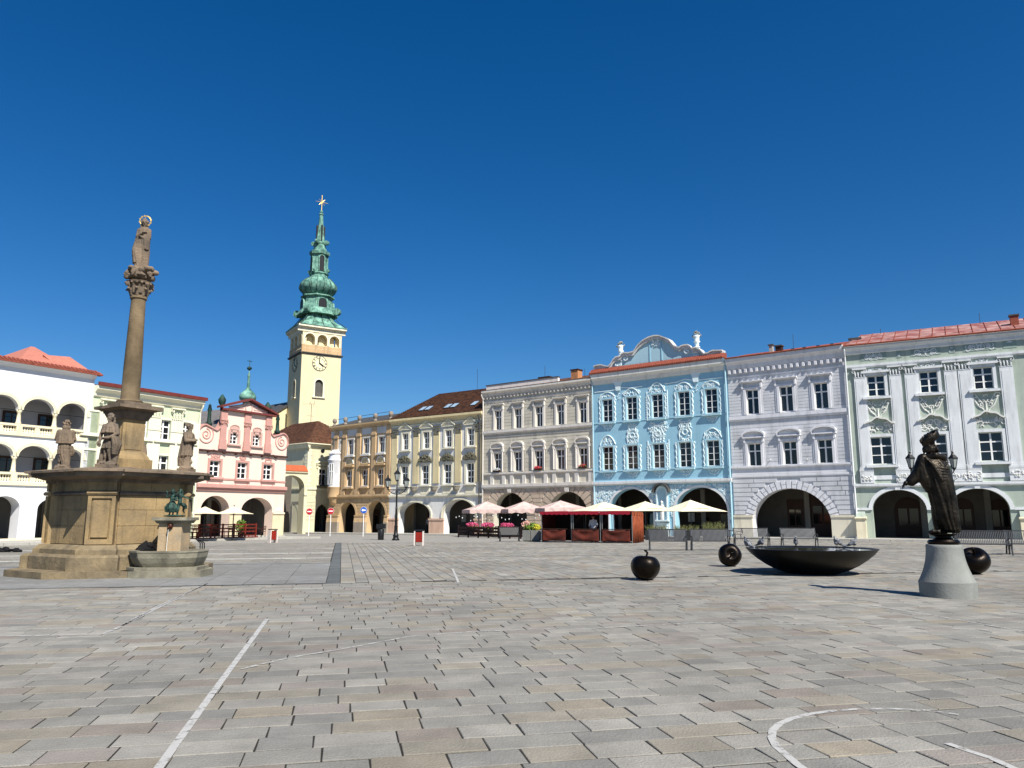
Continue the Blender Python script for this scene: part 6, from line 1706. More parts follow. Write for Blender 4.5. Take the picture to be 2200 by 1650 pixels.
# saint seen from behind with shoulder cape (left pier)
bm = SB(); plinth(bm, .24); legs(bm, .14, .8, .09, .12, .075)
robe(bm, [(.55, 0, 0, .19, .16, .22), (.8, 0, .0, .2, .17, .2), (1.0, 0, 0, .18, .14, .1), (1.2, 0, 0, .18, .13, .05), (1.4, 0, 0, .14, .1, .02), (1.46, 0, 0, .06, .06, 0)], 12, .4)
robe(bm, [(.92, 0, .02, .27, .2, .16), (1.05, 0, .02, .25, .19, .16), (1.25, 0, .01, .22, .16, .1), (1.42, 0, 0, .13, .12, .04)], 13, .6, 2)
cap(bm, [(-.2, 0, 1.34), (-.28, -.06, 1.08), (-.2, -.22, .98)], [.08, .065, .045]); hand(bm, (-.2, -.22, .98), (-.2, -1, .3), 1.2); cap(bm, [(.2, 0, 1.34), (.27, -.06, 1.08), (.1, -.22, 1.05)], [.08, .065, .045]); hand(bm, (.1, -.22, 1.05), (-1, -.2, .2), 1.2)
robe(bm, [(.15, -.1, .08, .12, .1, .2), (.5, -.04, .06, .15, .12, .3), (.7, -.02, .04, .17, .14, .3)], 8, 1)
robe(bm, [(.5, -.22, -.06, .06, .1, .3), (.66, -.2, -.05, .13, .12, .35), (.85, -.16, -.03, .1, .12, .2)], 7, 1)
cap(bm, [(0, 0, 1.42), (0, -.01, 1.5)], [.06, .055]); head(bm, (0, -.02, 1.58), 1.1, .2, .1, hair=1.2)
p = at_pier(3, 1.6); o = sculpt('statue', bm, M_sandd, None, p, R(205), .0125, 1, .006, 20, 1.40/1.72)
tag(o, 'weathered stone saint seen from behind in a shoulder cape, left corner of the monument', 'statue', 'stone saints round the column')
# saint in profile with biretta and long cloak (right pier)
bm = SB(); plinth(bm, .25)
robe(bm, [(.14, .0, .02, .17, .15, .16), (.4, 0, .02, .14, .13, .2), (.62, 0, 0, .15, .14, .2), (1.0, 0, 0, .16, .13, .1), (1.25, 0, 0, .18, .12, .05), (1.42, 0, 0, .1, .08, .02)], 10, .2)
robe(bm, [(.2, .0, .2, .18, .1, .2), (.5, 0, .14, .22, .17, .3), (.56, 0, .07, .25, .22, .25), (.9, 0, .05, .24, .2, .2), (1.2, 0, .02, .23, .17, .12), (1.42, 0, 0, .12, .11, .04)], 12, .7, 1)
cap(bm, [(-.2, 0, 1.34), (-.25, -.08, 1.08), (-.04, -.24, 1.12)], [.08, .07, .05]); cap(bm, [(.2, 0, 1.34), (.25, -.08, 1.06), (.05, -.26, 1.05)], [.08, .07, .05]); hand(bm, (-.04, -.24, 1.12), (1, -.2, .2), 1.2); hand(bm, (.05, -.26, 1.05), (-1, -.2, .3), 1.2)
cap(bm, [(.05, -.2, .95), (-.1, -.26, 1.32)], [.025, .025]); legs(bm, .13, .5, .07, .1, .06)
cap(bm, [(0, 0, 1.4), (0, -.01, 1.49)], [.06, .055]); head(bm, (0, -.03, 1.57), 1.1, 0, .12, hair=1.0, beard=True); boxm(bm, Matrix.Translation((0, 0, 1.67)) @ Matrix.Rotation(.1, 4, 'X') @ Matrix.Diagonal((.2, .22, .1, 1))); cap(bm, [(0, -.14, 1.66), (0, -.02, 1.68)], [.03, .05])
p = at_pier(1); o = sculpt('statue', bm, M_sandd, None, p, R(78), .0125, 1, .006, 20, 1.40/1.72)
tag(o, 'weathered stone saint in a biretta and long cloak, right corner above the fountain', 'statue', 'stone saints round the column')
# kneeling or draped figure half hidden behind the pedestal
bm = SB(); plinth(bm, .25)
robe(bm, [(.12, .0, .0, .25, .2, .16), (.5, 0, .02, .27, .2, .25), (.9, .0, .0, .27, .19, .22), (1.2, 0, 0, .22, .14, .1), (1.36, 0, 0, .1, .09, .02)], 13, .8)
cap(bm, [(0, 0, 1.34), (0, -.01, 1.42)], [.055, .05]); head(bm, (0, -.02, 1.5), 1.05, .1, 0, hair=1.1)
p = at_pier(2, 1.6); o = sculpt('statue', bm, M_sandd, None, p, R(170), .018, 2, .007, 14, 1.2/1.6)
tag(o, 'draped stone figure half hidden behind the pedestal of the column', 'statue', 'stone saints round the column')
# ================================================================ fountain with dancing bronze pair
fx = ground(366, 1238); FP = Vector((-9.02, 20.95, 0)); FZ = R(2)
fo = empty('drinking_fountain', FP, FZ, 'small stone fountain with a half octagonal basin and two spouts beside the monument', 'fountain')
M_fst = mat('fountain_stone', '#8f8a78', .9, .25, 2.2, .5, 20, stain=.35, col2='#6f6b5c'); M_fst2 = mat('fountain_sandstone', '#b39a76', .9, .2, 2, .5, 20, stain=.3, col2='#9b8f7a')
def hexp(w_, d, ch): return [(-w_, .15*d), (-w_, -d+ch*.9), (-w_+ch, -d), (w_-ch, -d), (w_, -d+ch*.9), (w_, .15*d), (w_*.8, d*.5), (-w_*.8, d*.5)]
fo_ = lambda mb, n, m, s=False: mb.build(n, m, fo, smooth=s)
fo_(MB().plan(hexp(1.02, 1.1, .36), -.2, .17), 'step', M_fst); fo_(MB().plan(hexp(.9, 1.0, .34), .17, .25), 'upper_step', M_fst)
prev = None
for a, b, z0, z1 in ((.74, .8, .25, .36), (.8, .85, .36, .48), (.85, .87, .48, .62)):
    fo_(MB().plan(hexp(a, a+.1, .34), z0, z1, hexp(b, b+.1, .34)), 'basin', M_fst)
rim = MB(); o_, i_ = hexp(.88, .98, .34), hexp(.77, .87, .3); n = len(o_)
rim.add([(x, y, .62) for x, y in o_]+[(x, y, .66) for x, y in o_]+[(x, y, .66) for x, y in i_]+[(x, y, .56) for x, y in i_], [(i, (i+1) % n, (i+1) % n+n, i+n) for i in range(n)]+[(i+n, (i+1) % n+n, (i+1) % n+2*n, i+2*n) for i in range(n)]+[(i+2*n, (i+1) % n+2*n, (i+1) % n+3*n, i+3*n) for i in range(n)]); fo_(rim, 'basin_rim', M_fst)
M_water = mat('dark_water', '#1c2422', .03, 0, 1, spec=.7); fo_(MB().plan(hexp(.78, .88, .3), .6, .625), 'water', M_water)
zf = lambda y: EYE+ray(370, y)[2]/ray(370, y)[1]*(FP.y-.35)
za, zb_ = zf(1118), zf(1110)
fo_(MB().plan([(-.31, -.31), (.29, -.31), (.29, .31), (-.31, .31)], .3, za-.02), 'pillar', M_fst2)
fo_(MB().plan([(-.35, -.35), (.35, -.35), (.35, .35), (-.35, .35)], za-.08, za, [(-.4, -.4), (.4, -.4), (.4, .4), (-.4, .4)]).plan([(-.45, -.45), (.45, -.45), (.45, .45), (-.45, .45)], za, zb_-.02), 'pillar_cap', M_fst)
for rz in (0, -pi/2):
    mb = MB().lathe([(.02, -.06), (.06, -.04), (.075, .02), (.05, .07), (.02, .09)], 10, (0, -.33, 1.27)).tube([(0, -.33, 1.27), (0, -.42, 1.3), (0, -.45, 1.25), (0, -.45, 1.2)], .025, 6, .018).tube([(-.07, -.33, 1.33), (-.02, -.36, 1.3), (.06, -.33, 1.35)], .02, 5)
    o = mb.build('spout', mat('rusty_bronze_spout', '#4a2a1e', .5, .3, 8, metal=.4), fo, (0, 0, 0), rz, True)
fo_(MB().tube([(0, -.452, 1.2), (0, -.47, .9), (0, -.48, .62)], .005, 6), 'water_jet', mat('clear_water_jet', '#dfe7ea', .05, 0, 1, spec=.8))
# dancers
bm = SB()
def dancer(bm, ox, flip, man=False, yaw=0):
    T = lambda x, y, z: (ox+flip*x, y, z)
    if not man:
        robe(bm, [(.14, ox-flip*.02, 0, .19, .16, .22), (.3, ox-flip*.03, 0, .22, .17, .25), (.45, ox, 0, .17, .13, .2), (.6, ox, 0, .09, .075, .05), (.72, ox, 0, .1, .075, .02), (.82, ox, 0, .09, .06, .02), (.86, ox, 0, .035, .035, 0)], 10, 1.5)
        for s_ in (-1, 1): cap(bm, [T(s_*.05, 0, .2), T(s_*.07, -.02, .06), T(s_*.07+.04, -.05, .02)], [.035, .028, .02])
    else:
        cap(bm, [T(0, 0, .5), T(.0, 0, .66), T(.0, 0, .8)], [.085, .08, .1]); cap(bm, [T(-.04, 0, .46), T(-.05, -.02, .24), T(-.08, .02, .04), T(-.04, -.06, .02)], [.065, .05, .032, .025])
        cap(bm, [T(.05, 0, .48), T(.2, -.06, .4), T(.14, .03, .2), T(.2, .02, .14)], [.07, .055, .035, .028])
        robe(bm, [(.28, ox+flip*.22, .04, .07, .07, .3), (.42, ox+flip*.17, .03, .1, .09, .25), (.52, ox+flip*.08, 0, .1, .09, .1)], 7, 2)
    cap(bm, [T(0, 0, .82), T(0, 0, .9)], [.035, .032]); head(bm, T(0, 0, .95), .78, yaw, .1, hair=1.15 if not man else 1.25)
    cap(bm, [T(.09, 0, .8), T(.24, -.03, .74), T(.4 if man else .2, -.04, .66 if man else .95)], [.035, .03, .022]); hand(bm, T(.4 if man else .2, -.04, .66 if man else .95), (flip*1, 0, -.3 if man else .8), .7)
    cap(bm, [T(-.09, 0, .8), T(-.2, -.03, .7), T(-.12, -.1, .6)], [.035, .03, .022]); hand(bm, T(-.12, -.1, .6), (flip*.6, -.3, .2), .7)
dancer(bm, -.13, -1, False, .3); dancer(bm, .17, 1, True, -.3)
cap(bm, [(-.05, -.03, .78), (.05, -.1, .86), (.1, -.06, .92)], [.035, .03, .025])
robe(bm, [(.16, -.3, .05, .1, .12, .25), (.35, -.3, .05, .12, .14, .3), (.5, -.24, .04, .09, .1, .2)], 8, 1)
ell(bm, (0, 0, .0), (.45, .3, .045), n=14)
k_ = (zf(1049)-zf(1106))/1.05
o = sculpt('sculpture', bm, M_verd, None, (FP.x-.02, FP.y-.05, zb_+.02), R(4), .011, 2, .004, 20, k_)
tag(o, 'green bronze sculpture of a dancing couple on the fountain pillar', 'sculpture')
# ================================================================ bronze man on the bell shaped pedestal
SP = Vector((8.5, 15.45, 0)); kz = lambda y: EYE+ray(2035, y)[2]/ray(2035, y)[1]*SP.y
zp = kz(1171)
st = empty('statue_pedestal', SP, 0, 'grey bell shaped concrete pedestal under the bronze man', 'pedestal')
M_conc = mat('grey_concrete', '#81837e', .85, .18, 2.5, .3, 25, stain=.25, fine=.05)
sc_ = SP.y/1652*.985
prof = [(58, 0), (58.5, .02), (59.5, .30), (60, .31)]
R0 = 54.5*sc_
o = MB().lathe([(R0, -.1), (R0, .01), (R0*1.01, .27), (R0*1.012, .285)], 48).build('base_ring', M_conc, st, smooth=True); autosmooth(o)
rp = [(R0*1.0, .286)]
for k in range(1, 15):
    t = k/14; z = .286+(zp-.286)*t; r = R0*(.645+.355*(1-t)**2.1); rp.append((r, z))
rp += [(R0*.62, zp+.012), (.02, zp+.014)]
o = MB().lathe(rp, 48).build('bell', M_conc, st, smooth=True); autosmooth(o, 50)
zb0 = zp+.014; zft = kz(1146)
man = empty('bronze_statue', (SP.x, SP.y, zb0), 0, 'dark bronze cloaked man in a tricorn hat, seen from behind on the bell pedestal', 'statue')
h = zft-zb0
o = MB().lathe([(.27, 0), (.285, .02), (.29, .05), (.27, .075), (.26, .09), (.22, h*.4), (.17, h*.5), (.15, h*.62), (.15, h*.72), (.22, h*.82), (.25, h*.86), (.26, h*.94), (.2, h*.97), (.1, h)], 36).build('round_base', M_bronze, man, smooth=True); autosmooth(o, 45)
bm = SB()
Hh = kz(930)-zft          # about 2 m
# back of the figure faces the camera (-y); he faces away and to the left
robe(bm, [(.28, .02, 0, .19, .17, .10), (.5, .02, 0, .2, .18, .10), (.8, .0, .0, .23, .2, .1), (1.1, -.03, 0, .26, .2, .08), (1.35, -.08, 0, .27, .19, .06), (1.5, -.11, 0, .24, .16, .05), (1.58, -.11, 0, .14, .11, .03), (1.63, -.1, 0, .08, .08, 0)], 9, .5)
robe(bm, [(.02, .2, -.02, .13, .16, .2), (.08, .16, -.04, .18, .19, .28), (.35, .1, -.05, .22, .2, .27), (.7, .07, -.05, .245, .21, .22), (1.05, .03, -.04, .26, .22, .16), (1.35, -.03, -.02, .27, .2, .1), (1.52, -.09, -.01, .2, .15, .06), (1.6, -.1, 0, .1, .09, .02)], 11, .35, 1.3)
for sg, z0 in ((-1, 1.52), (1, 1.5)):     # diagonal swag of cloth over the back
    pass
for q in range(5): 
    t = q*.05
    cap(bm, [(-.3+t*.4, -.13-.02*q, 1.5-t*.6), (-.05, -.22-.01*q, 1.30-t*1.2), (.14, -.2, 1.28-t*1.0), (.2, -.06, 1.45-t*1.4)], [.03, .033, .033, .03])
cap(bm, [(-.3, .0, 1.5), (-.1, -.18, 1.56), (.1, -.12, 1.52)], [.07, .06, .07])
# arms
cap(bm, [(-.3, .0, 1.48), (-.36, .04, 1.3), (-.4, .08, 1.18), (-.54, .12, 1.06)], [.13, .14, .14, .11]); cap(bm, [(-.34, .0, 1.36), (-.3, 0, 1.1), (-.22, 0, .9)], [.12, .14, .1])
hand(bm, (-.57, .13, 1.05), (-1, .1, -.4), 1.3, .9); ell(bm, (-.57, .13, 1.04), (.09, .08, .08))
cap(bm, [(.14, .0, 1.48), (.2, .08, 1.25), (.1, .2, 1.1)], [.11, .09, .07])
# legs and shoes
for sx, sy in ((-.1, .04), (.06, .02)):
    cap(bm, [(sx, sy, .5), (sx-.01, sy, .28), (sx-.01, sy-.02, .06)], [.09, .075, .05]); cap(bm, [(sx-.01, sy-.03, .035), (sx-.12, sy+.06, .03)], [.045, .04])
cap(bm, [(-.12, -.06, .04), (-.24, -.02, .05)], [.045, .04])
# neck, head, hair, hat
cap(bm, [(-.1, 0, 1.58), (-.11, 0, 1.72)], [.085, .07]); head(bm, (-.14, .02, 1.78), 1.05, R(150), .1, hair=1.25)
for q in range(9): ell(bm, (-.22+.028*q, -.05-.02*sin(q), 1.68+.05*(q % 2)), (.05, .05, .06), n=7)
T = Matrix.Translation((-.09, .0, 1.9)) @ Matrix.Rotation(R(-33), 4, 'Y') @ Matrix.Rotation(R(8), 4, 'X')
ell(bm, T @ Vector((0, 0, .03)), (.14, .12, .1), T.to_quaternion()); ell(bm, T @ Vector((.0, 0, -.02)), (.235, .17, .028), T.to_quaternion())
for q in range(9):
    a = -.3-2.3*q/8; c = T @ Vector((.2*cos(a), .15*sin(a), .045)); ell(bm, c, (.055, .03, .075), (T.to_3x3() @ Matrix.Rotation(a+pi/2, 3, 'Z')).to_quaternion())
for q in range(7):
    a = .3+2.3*q/6; c = T @ Vector((.2*cos(a), .15*sin(a), .04)); ell(bm, c, (.05, .03, .06), (T.to_3x3() @ Matrix.Rotation(a+pi/2, 3, 'Z')).to_quaternion())
k_ = Hh/2.02
o = sculpt('body', bm, M_bronze2, man, (0, 0, h-.01), 0, .011, 1, .004, 20, k_); o.scale = (k_*.89, k_*.92, k_)
# ================================================================ bowl fountain, pigeons, bronze apples
BP = ground(1749, 1237)+Vector((.3, .9, 0)); BP.z = 0
bo = empty('bowl_fountain', BP, 0, 'wide shallow dark bronze bowl fountain brim full of water', 'fountain')
rz_ = .665; RR = 1.71
M_bowl = mat('bowl_dark_bronze', '#191815', .42, .25, 3, .1, 20, metal=.5, spec=.4)
o = MB().lathe([(.35, .0), (.68, .015), (.95, .1), (1.2, .23), (1.42, .38), (1.6, .53), (RR, rz_-.005), (RR+.01, rz_), (RR-.02, rz_+.008), (RR-.12, rz_-.03), (RR-.2, rz_-.06), (1.2, rz_-.1), (.02, rz_-.12)], 96).build('bowl', M_bowl, bo, smooth=True); autosmooth(o, 50)
MB().lathe([(RR-.1, rz_-.04), (RR-.1, rz_-.018), (.01, rz_-.018)], 72).build('water', mat('still_water', '#3b4038', .05, .0, 1, spec=.9), bo)
def apple_mesh(name, s):
    bm = bmesh.new(); bmesh.ops.create_uvsphere(bm, u_segments=48, v_segments=32, radius=1)
    for v in bm.verts:
        p = v.co; th = math.acos(max(-1, min(1, p.z))); a = atan2(p.y, p.x)
        r = sin(th)*(1+.13*cos(th)); z = p.z*.92
        z -= .30*math.exp(-(th/.36)**2); z += .16*math.exp(-((pi-th)/.33)**2)
        lob = 1+.035*cos(5*a)*(.35+.65*((1-p.z)/2)**2); r *= lob
        v.co = Vector((r*cos(a), r*sin(a), z))*s
    me = bpy.data.meshes.new(name); bm.to_mesh(me); bm.free(); me.materials.append(M_bronze); me.polygons.foreach_set('use_smooth', [True]*len(me.polygons)); return me
def apple(px, py, wpx, tilt, rz, label):
    p = ground(px, py); p.y += .2; s_ = wpx/2*p.y/1652*.95
    r_ = empty('bronze_apple', (p.x*1.01, p.y, 0), rz, label, 'apple sculpture', 'bronze apples near the bowl fountain')
    b = link('body', apple_mesh('body', s_), r_, (0, 0, 0)); b.rotation_euler = tilt; b.location.z = s_*.86
    bpy.context.view_layer.update()
    zmin = min((b.matrix_world @ v.co).z for v in b.data.vertices); b.location.z -= zmin+.004
    st_ = MB().tube([(0, 0, s_*.5), (.02, 0, s_*.75), (.05, .02, s_*1.02), (.0, .0, s_*1.16)], s_*.06, 7, s_*.09).lathe([(.02, s_*1.08), (s_*.11, s_*1.14), (s_*.09, s_*1.2), (.01, s_*1.22)], 8).build('stem', M_bronze, r_, b.location, 0, True)
    st_.rotation_euler = tilt
    return r_
apple(1387, 1248, 64, (R(-6), R(4), 0), 0, 'bronze apple standing upright with its stem on top, nearest to the stall')
apple(1568, 1218, 50, (R(78), 0, R(-12)), .1, 'bronze apple lying with its hollow towards the camera, beside the bowl fountain')
apple(2096, 1235, 62, (R(20), R(-32), 0), .4, 'bronze apple tilted behind the bell pedestal')
bm = SB()
ell(bm, (0, 0, .12), (.055, .055, .09), Matrix.Rotation(R(-35), 3, 'X').to_quaternion()); cap(bm, [(0, .02, .1), (0, .12, .05), (0, .2, .03)], [.05, .03, .018]); cap(bm, [(0, -.045, .16), (0, -.06, .215)], [.032, .024]); ell(bm, (0, -.065, .232), (.024, .03, .024)); cap(bm, [(0, -.09, .23), (0, -.115, .225)], [.009, .004])
for sg in (-1, 1): cap(bm, [(sg*.02, 0, .07), (sg*.022, -.005, .0)], [.009, .007]); ell(bm, (sg*.045, .03, .11), (.016, .1, .045), Matrix.Rotation(R(-30), 3, 'X').to_quaternion()); cap(bm, [(sg*.022, -.0, .004), (sg*.03, -.035, .003)], [.006, .005])
cap(bm, [(0, .14, .045), (0, .24, .02)], [.028, .02])
M_pig = mat('pigeon_grey_plumage', '#3f4046', .7, .5, 14, col2='#8d8f94')
pg = sculpt('pigeon', bm, M_pig, None, (0, 0, 0), 0, .007, 2, 0)
LP_ = ['pale grey pigeon at the left end of the bowl rim', 'speckled pigeon on the bowl rim, second from the left', 'dark pigeon on the bowl rim right of the middle', 'pale winged pigeon upright near the right end of the rim', 'pigeon leaning off the right end of the bowl rim']
for k, (x, ang, sc2, back) in enumerate(((1622, 200, 1.25, 0), (1691, 20, 1.15, 1), (1779, -20, 1.15, 1), (1860, -70, 1.2, 0), (1884, 65, 1.15, 0))):
    o = pg if k == 0 else pg.copy()
    if k: C.objects.link(o)
    dx = (x-1100)/1677*21.0*.99-BP.x; rr = RR-.03; dx = max(-rr+.03, min(rr-.02, dx)); dy = sqrt(max(0, rr*rr-dx*dx))*(1 if back else (-.0 if abs(dx) > 1.5 else 1))
    if not back: dy = sqrt(max(0, rr*rr-dx*dx))
    o.location = (BP.x+dx, BP.y+dy, rz_+.004); o.rotation_euler = (0, 0, R(ang)); o.scale = (sc2,)*3
    tag(o, LP_[k], 'pigeon', 'pigeons on the bowl fountain')
# ================================================================ street furniture
def zat(px, py, Y): r = ray(px, py); return EYE+r[2]/r[1]*Y
def xat(px, py, Y): r = ray(px, py); return r[0]/r[1]*Y
def face(Y): pass
# ---- benches
def slat_mesh(n, L_, fn, m, name):
    mb = MB()
    for k in range(n): fn(mb, -L_/2+L_*(k+.5)/n)
    return mb
def bench(p, rz, label, L_=1.75, dark=False, group='grey slatted metal benches on the square'):
    r = empty('bench', p, rz, label, 'bench', group); m = M_steel if not dark else M_iron
    sm = slat_mesh(30, L_, lambda mb, x: mb.box(x-.015, x+.015, -.5, -.08, .425, .44), m, 'seat'); o = sm.build('seat', m, r); o['kind'] = 'stuff'
    bmh = slat_mesh(30, L_, lambda mb, x: mb.add([(x+sx, y, z) for y, z in ((-.06, .43), (.13, .93), (.145, .93), (-.04, .43)) for sx in (-.015, .015)], [(0, 1, 3, 2), (2, 3, 5, 4), (4, 5, 7, 6), (6, 7, 1, 0), (1, 7, 5, 3), (0, 2, 4, 6)]), m, 'backrest'); o = bmh.build('backrest', m, r); o['kind'] = 'stuff'
    MB().tube([(-L_/2, .135, .94), (L_/2, .135, .94)], .02, 6).build('top_rail', m, r); MB().tube([(-L_/2, -.5, .42), (L_/2, -.5, .42)], .02, 6).build('front_rail', m, r); MB().tube([(-L_/2, -.07, .42), (L_/2, -.07, .42)], .02, 6).build('rear_rail', m, r)
    for sg in (-1, 1):
        x = sg*(L_/2+.02)
        MB().tube([(x, .15, .96), (x, .02, .6), (x, -.08, .42), (x, .0, .25), (x, .1, .0)], .034, 5).tube([(x, -.08, .41), (x, -.5, .41), (x, -.46, .25), (x, -.54, .0)], .034, 5).tube([(x, -.5, .42), (x, -.54, .62), (x, -.1, .66), (x, .02, .62)], .02, 5).tube([(x, -.42, .3), (x, -.25, .4), (x, -.05, .28)], .015, 5).build('leg_frame', m, r)
    return r
bl = [((1435, 1182), -8, 'grey metal bench nearest to the red stall'), ((1525, 1182), -8, 'grey metal bench before the planters of the blue house'),
      ((1614, 1173), -8, 'grey metal bench left of the wide arch, half behind the bowl'), ((1716, 1173), -8, 'grey metal bench before the wide arch of the lavender house')]
for (px, py), a, lab in bl:
    p = ground(px, py); bench(p, R(a), lab, 1.62 if py > 1180 else 1.75)
p = ground(2112, 1191); bench(p, R(-22), 'grey metal bench right of the bronze man and behind the tilted apple', 1.85)
p = ground(2222, 1191); bench(p, R(-22), 'grey metal bench cut off by the right edge of the photo', 1.85)
p = ground(1094, 1163); bench(p, R(6), 'dark bench before the flower terrace, left of the concrete planter', 1.25, True)
# ---- lamps
def lantern(r, x, y, z, s=1.0):
    q = [(.1*s, 0), (.19*s, .42*s)]
    fr = MB()
    for k in range(6):
        a = 2*pi*k/6; fr.tube([(x+.09*s*cos(a), y+.09*s*sin(a), z), (x+.19*s*cos(a), y+.19*s*sin(a), z+.42*s)], .012*s, 4)
    fr.lathe([(.02*s, -.12*s), (.05*s, -.06*s), (.1*s, -.02*s), (.1*s, .02*s)], 6, (x, y, z)).lathe([(.21*s, .41*s), (.22*s, .44*s), (.12*s, .55*s), (.1*s, .57*s), (.06*s, .63*s), (.03*s, .66*s), (.05*s, .7*s), (.01*s, .78*s)], 6, (x, y, z))
    o = link('lantern', fr.mesh('lantern', M_iron), r)
    MB().lathe([(.085*s, .02*s), (.18*s, .41*s)], 6, (x, y, z)).build('lantern_glass', mat('frosted_lantern_glass', '#9aa09c', .2, .1, 4, spec=.6), o)
    return o
p = ground(850, 1161); lz = lambda y: zat(852, y, p.y)-p.z
r = empty('street_lamp', p, 0, 'tall black street lamp with three lanterns before the yellow house', 'street lamp')
o = MB().lathe([(.27, 0), (.27, .08), (.2, .16), (.19, .3), (.22, .34), (.15, .42), (.12, .95), (.15, 1.0), (.1, 1.05), (.075, 2.2), (.095, 2.24), (.07, 2.3), (.055, lz(1056)), (.1, lz(1054)), (.05, lz(1050)), (.045, lz(1032))], 12).build('post', M_iron, r, smooth=True); autosmooth(o, 40)
mb = MB(); zb_ = lz(1052)
for sg in (-1, 1):
    mb.tube([(0, 0, zb_-.35), (sg*.3, 0, zb_-.28), (sg*.55, 0, zb_-.1), (sg*.66, 0, zb_+.12)], .03, 6).tube([(0, 0, zb_), (sg*.7, 0, zb_)], .025, 6)
    mb.tube([(sg*.2+.1*cos(a), 0, zb_-.14+.1*sin(a)) for a in [k*.6 for k in range(11)]], .018, 5).tube([(sg*.43+.08*cos(a), 0, zb_-.1+.08*sin(a)) for a in [k*.6 for k in range(11)]], .018, 5)
link('bracket', mb.mesh('bracket', M_iron), r)
lantern(r, -.67, 0, zb_+.18, 1.15); lantern(r, .67, 0, zb_+.18, 1.15); lantern(r, 0, 0, lz(1032), 1.15)
# double lamp standing behind the bronze man
Y2 = 42; p = Vector((xat(2003, 1000, Y2), Y2, g(Y2))); lz = lambda y: zat(2003, y, Y2)-p.z
r = empty('street_lamp', p, 0, 'black street lamp with two wide set lanterns half hidden behind the bronze man', 'street lamp')
MB().lathe([(.25, 0), (.25, .1), (.16, .3), (.1, 1.0), (.06, lz(1020)), (.05, lz(1000))], 12).build('post', M_iron, r, smooth=True)
mb = MB(); za = lz(1012)
mb.tube([(-1.17, 0, za+.12), (-1.1, 0, za-.1), (-.6, 0, za-.28), (0, 0, za-.1)], .03, 6).tube([(1.17, 0, za+.12), (1.1, 0, za-.1), (.6, 0, za-.28), (0, 0, za-.1)], .03, 6)
for sg in (-1, 1): mb.tube([(sg*.85+.1*cos(a), 0, za-.1+.1*sin(a)) for a in [k*.6 for k in range(11)]], .018, 5)
link('bracket', mb.mesh('bracket', M_iron), r)
lantern(r, -1.17, 0, za+.16, 1.25); lantern(r, 1.17, 0, za+.16, 1.25)
# ---- traffic signs
M_red = mat('sign_red', '#b3202a', .4, .05, 3, spec=.5); M_blus = mat('sign_blue', '#1e56b0', .4, .05, 3, spec=.5); M_sw = mat('sign_white', '#e8e8e8', .4, .03, 3)
def sign(px, py, pyb, Y, m, kind, label):
    z = g(Y); x = xat(px, pyb, Y); r = empty('traffic_sign', (x, Y, z), 0, label, 'road sign'); zc_ = zat(px, py, Y)-z
    MB().tube([(0, 0, 0), (0, 0, zc_+.3)], .035, 8).build('pole', M_sw, r)
    d = .29; o = MB().prism([(d*cos(2*pi*k/32), zc_+d*sin(2*pi*k/32)) for k in range(32)], -.07, -.05).build('disc', m, r)
    MB().prism([(1.06*d*cos(2*pi*k/32), zc_+1.06*d*sin(2*pi*k/32)) for k in range(32)], -.045, -.04).build('rim', M_sw, r)
    if kind: MB().box(-.2, .2, -.08, -.072, zc_-.05, zc_+.05).build('bar', M_sw, r)
    else: MB().prism([(-.21, zc_), (-.05, zc_+.14), (-.05, zc_+.055), (.19, zc_+.055), (.19, zc_-.055), (-.05, zc_-.055), (-.05, zc_-.14)], -.08, -.072).build('arrow', M_sw, r)
sign(663, 1099, 1147, 74, M_red, 1, 'round red no entry sign in the shade of the side street')
sign(709, 1098, 1148, 74, M_red, 1, 'round red no entry sign at the corner of the ochre house')
sign(780, 1096, 1149, 72, M_blus, 0, 'round blue sign with white left arrow between the ochre arches')
# ---- litter bins
def litter(p, rz, label):
    r = empty('litter_bin', p, rz, label, 'litter bin', 'red litter bins between pale posts')
    M_lb = mat('bin_red_slats', '#8e2418', .5, .15, 5); M_lp = mat('pale_bin_posts', '#cfc3ba', .8, .1, 5)
    for x in (-.27, .2): MB().box(x, x+.07, -.16, .16, 0, .78).build('post', M_lp, r)
    for k in range(5): MB().box(-.17+k*.068, -.115+k*.068, -.15, -.12, .2, .72).build('slat', M_lb, r)
    MB().box(-.18, .18, -.11, .13, .18, .74).build('liner', mat('dark_red_liner', '#5a1710', .6), r)
    MB().moulding(-.27, .27, [(.17, .8), (.1, .86), (-.1, .86), (-.17, .8)]).build('lid', M_iron, r)
    return r
litter(ground(900, 1172), 0, 'red slatted litter bin standing alone before the yellow house')
litter(ground(585, 1166), R(52), 'red litter bin seen from the side near the pink house')
p = ground(818, 1160); r = empty('litter_bin', p, 0, 'dark round litter bin left of the three lantern street lamp', 'litter bin')
MB().lathe([(.2, 0), (.22, .05), (.24, .75), (.22, .78)], 14).build('drum', M_iron, r, smooth=True); MB().box(-.32, .32, -.22, .22, .82, 1.15).build('hood', M_iron, r); MB().box(-.05, .05, -.05, .05, .7, .85).build('neck', M_iron, r)
# ---- bicycle stand
p = ground(432, 1195); r = empty('bicycle_stand', (p.x, 30, 0), 0, 'three bent black bars of a bicycle stand behind the fountain', 'bicycle stand')
for k in range(3):
    x = xat(429+4.5*k, 1185, 30)-r.location.x; MB().tube([(x-.14, -.1, .68-.01*k), (x+.0, 0, .52), (x+.02, 0, 0)], .022, 6).build('bar', M_iron, r)
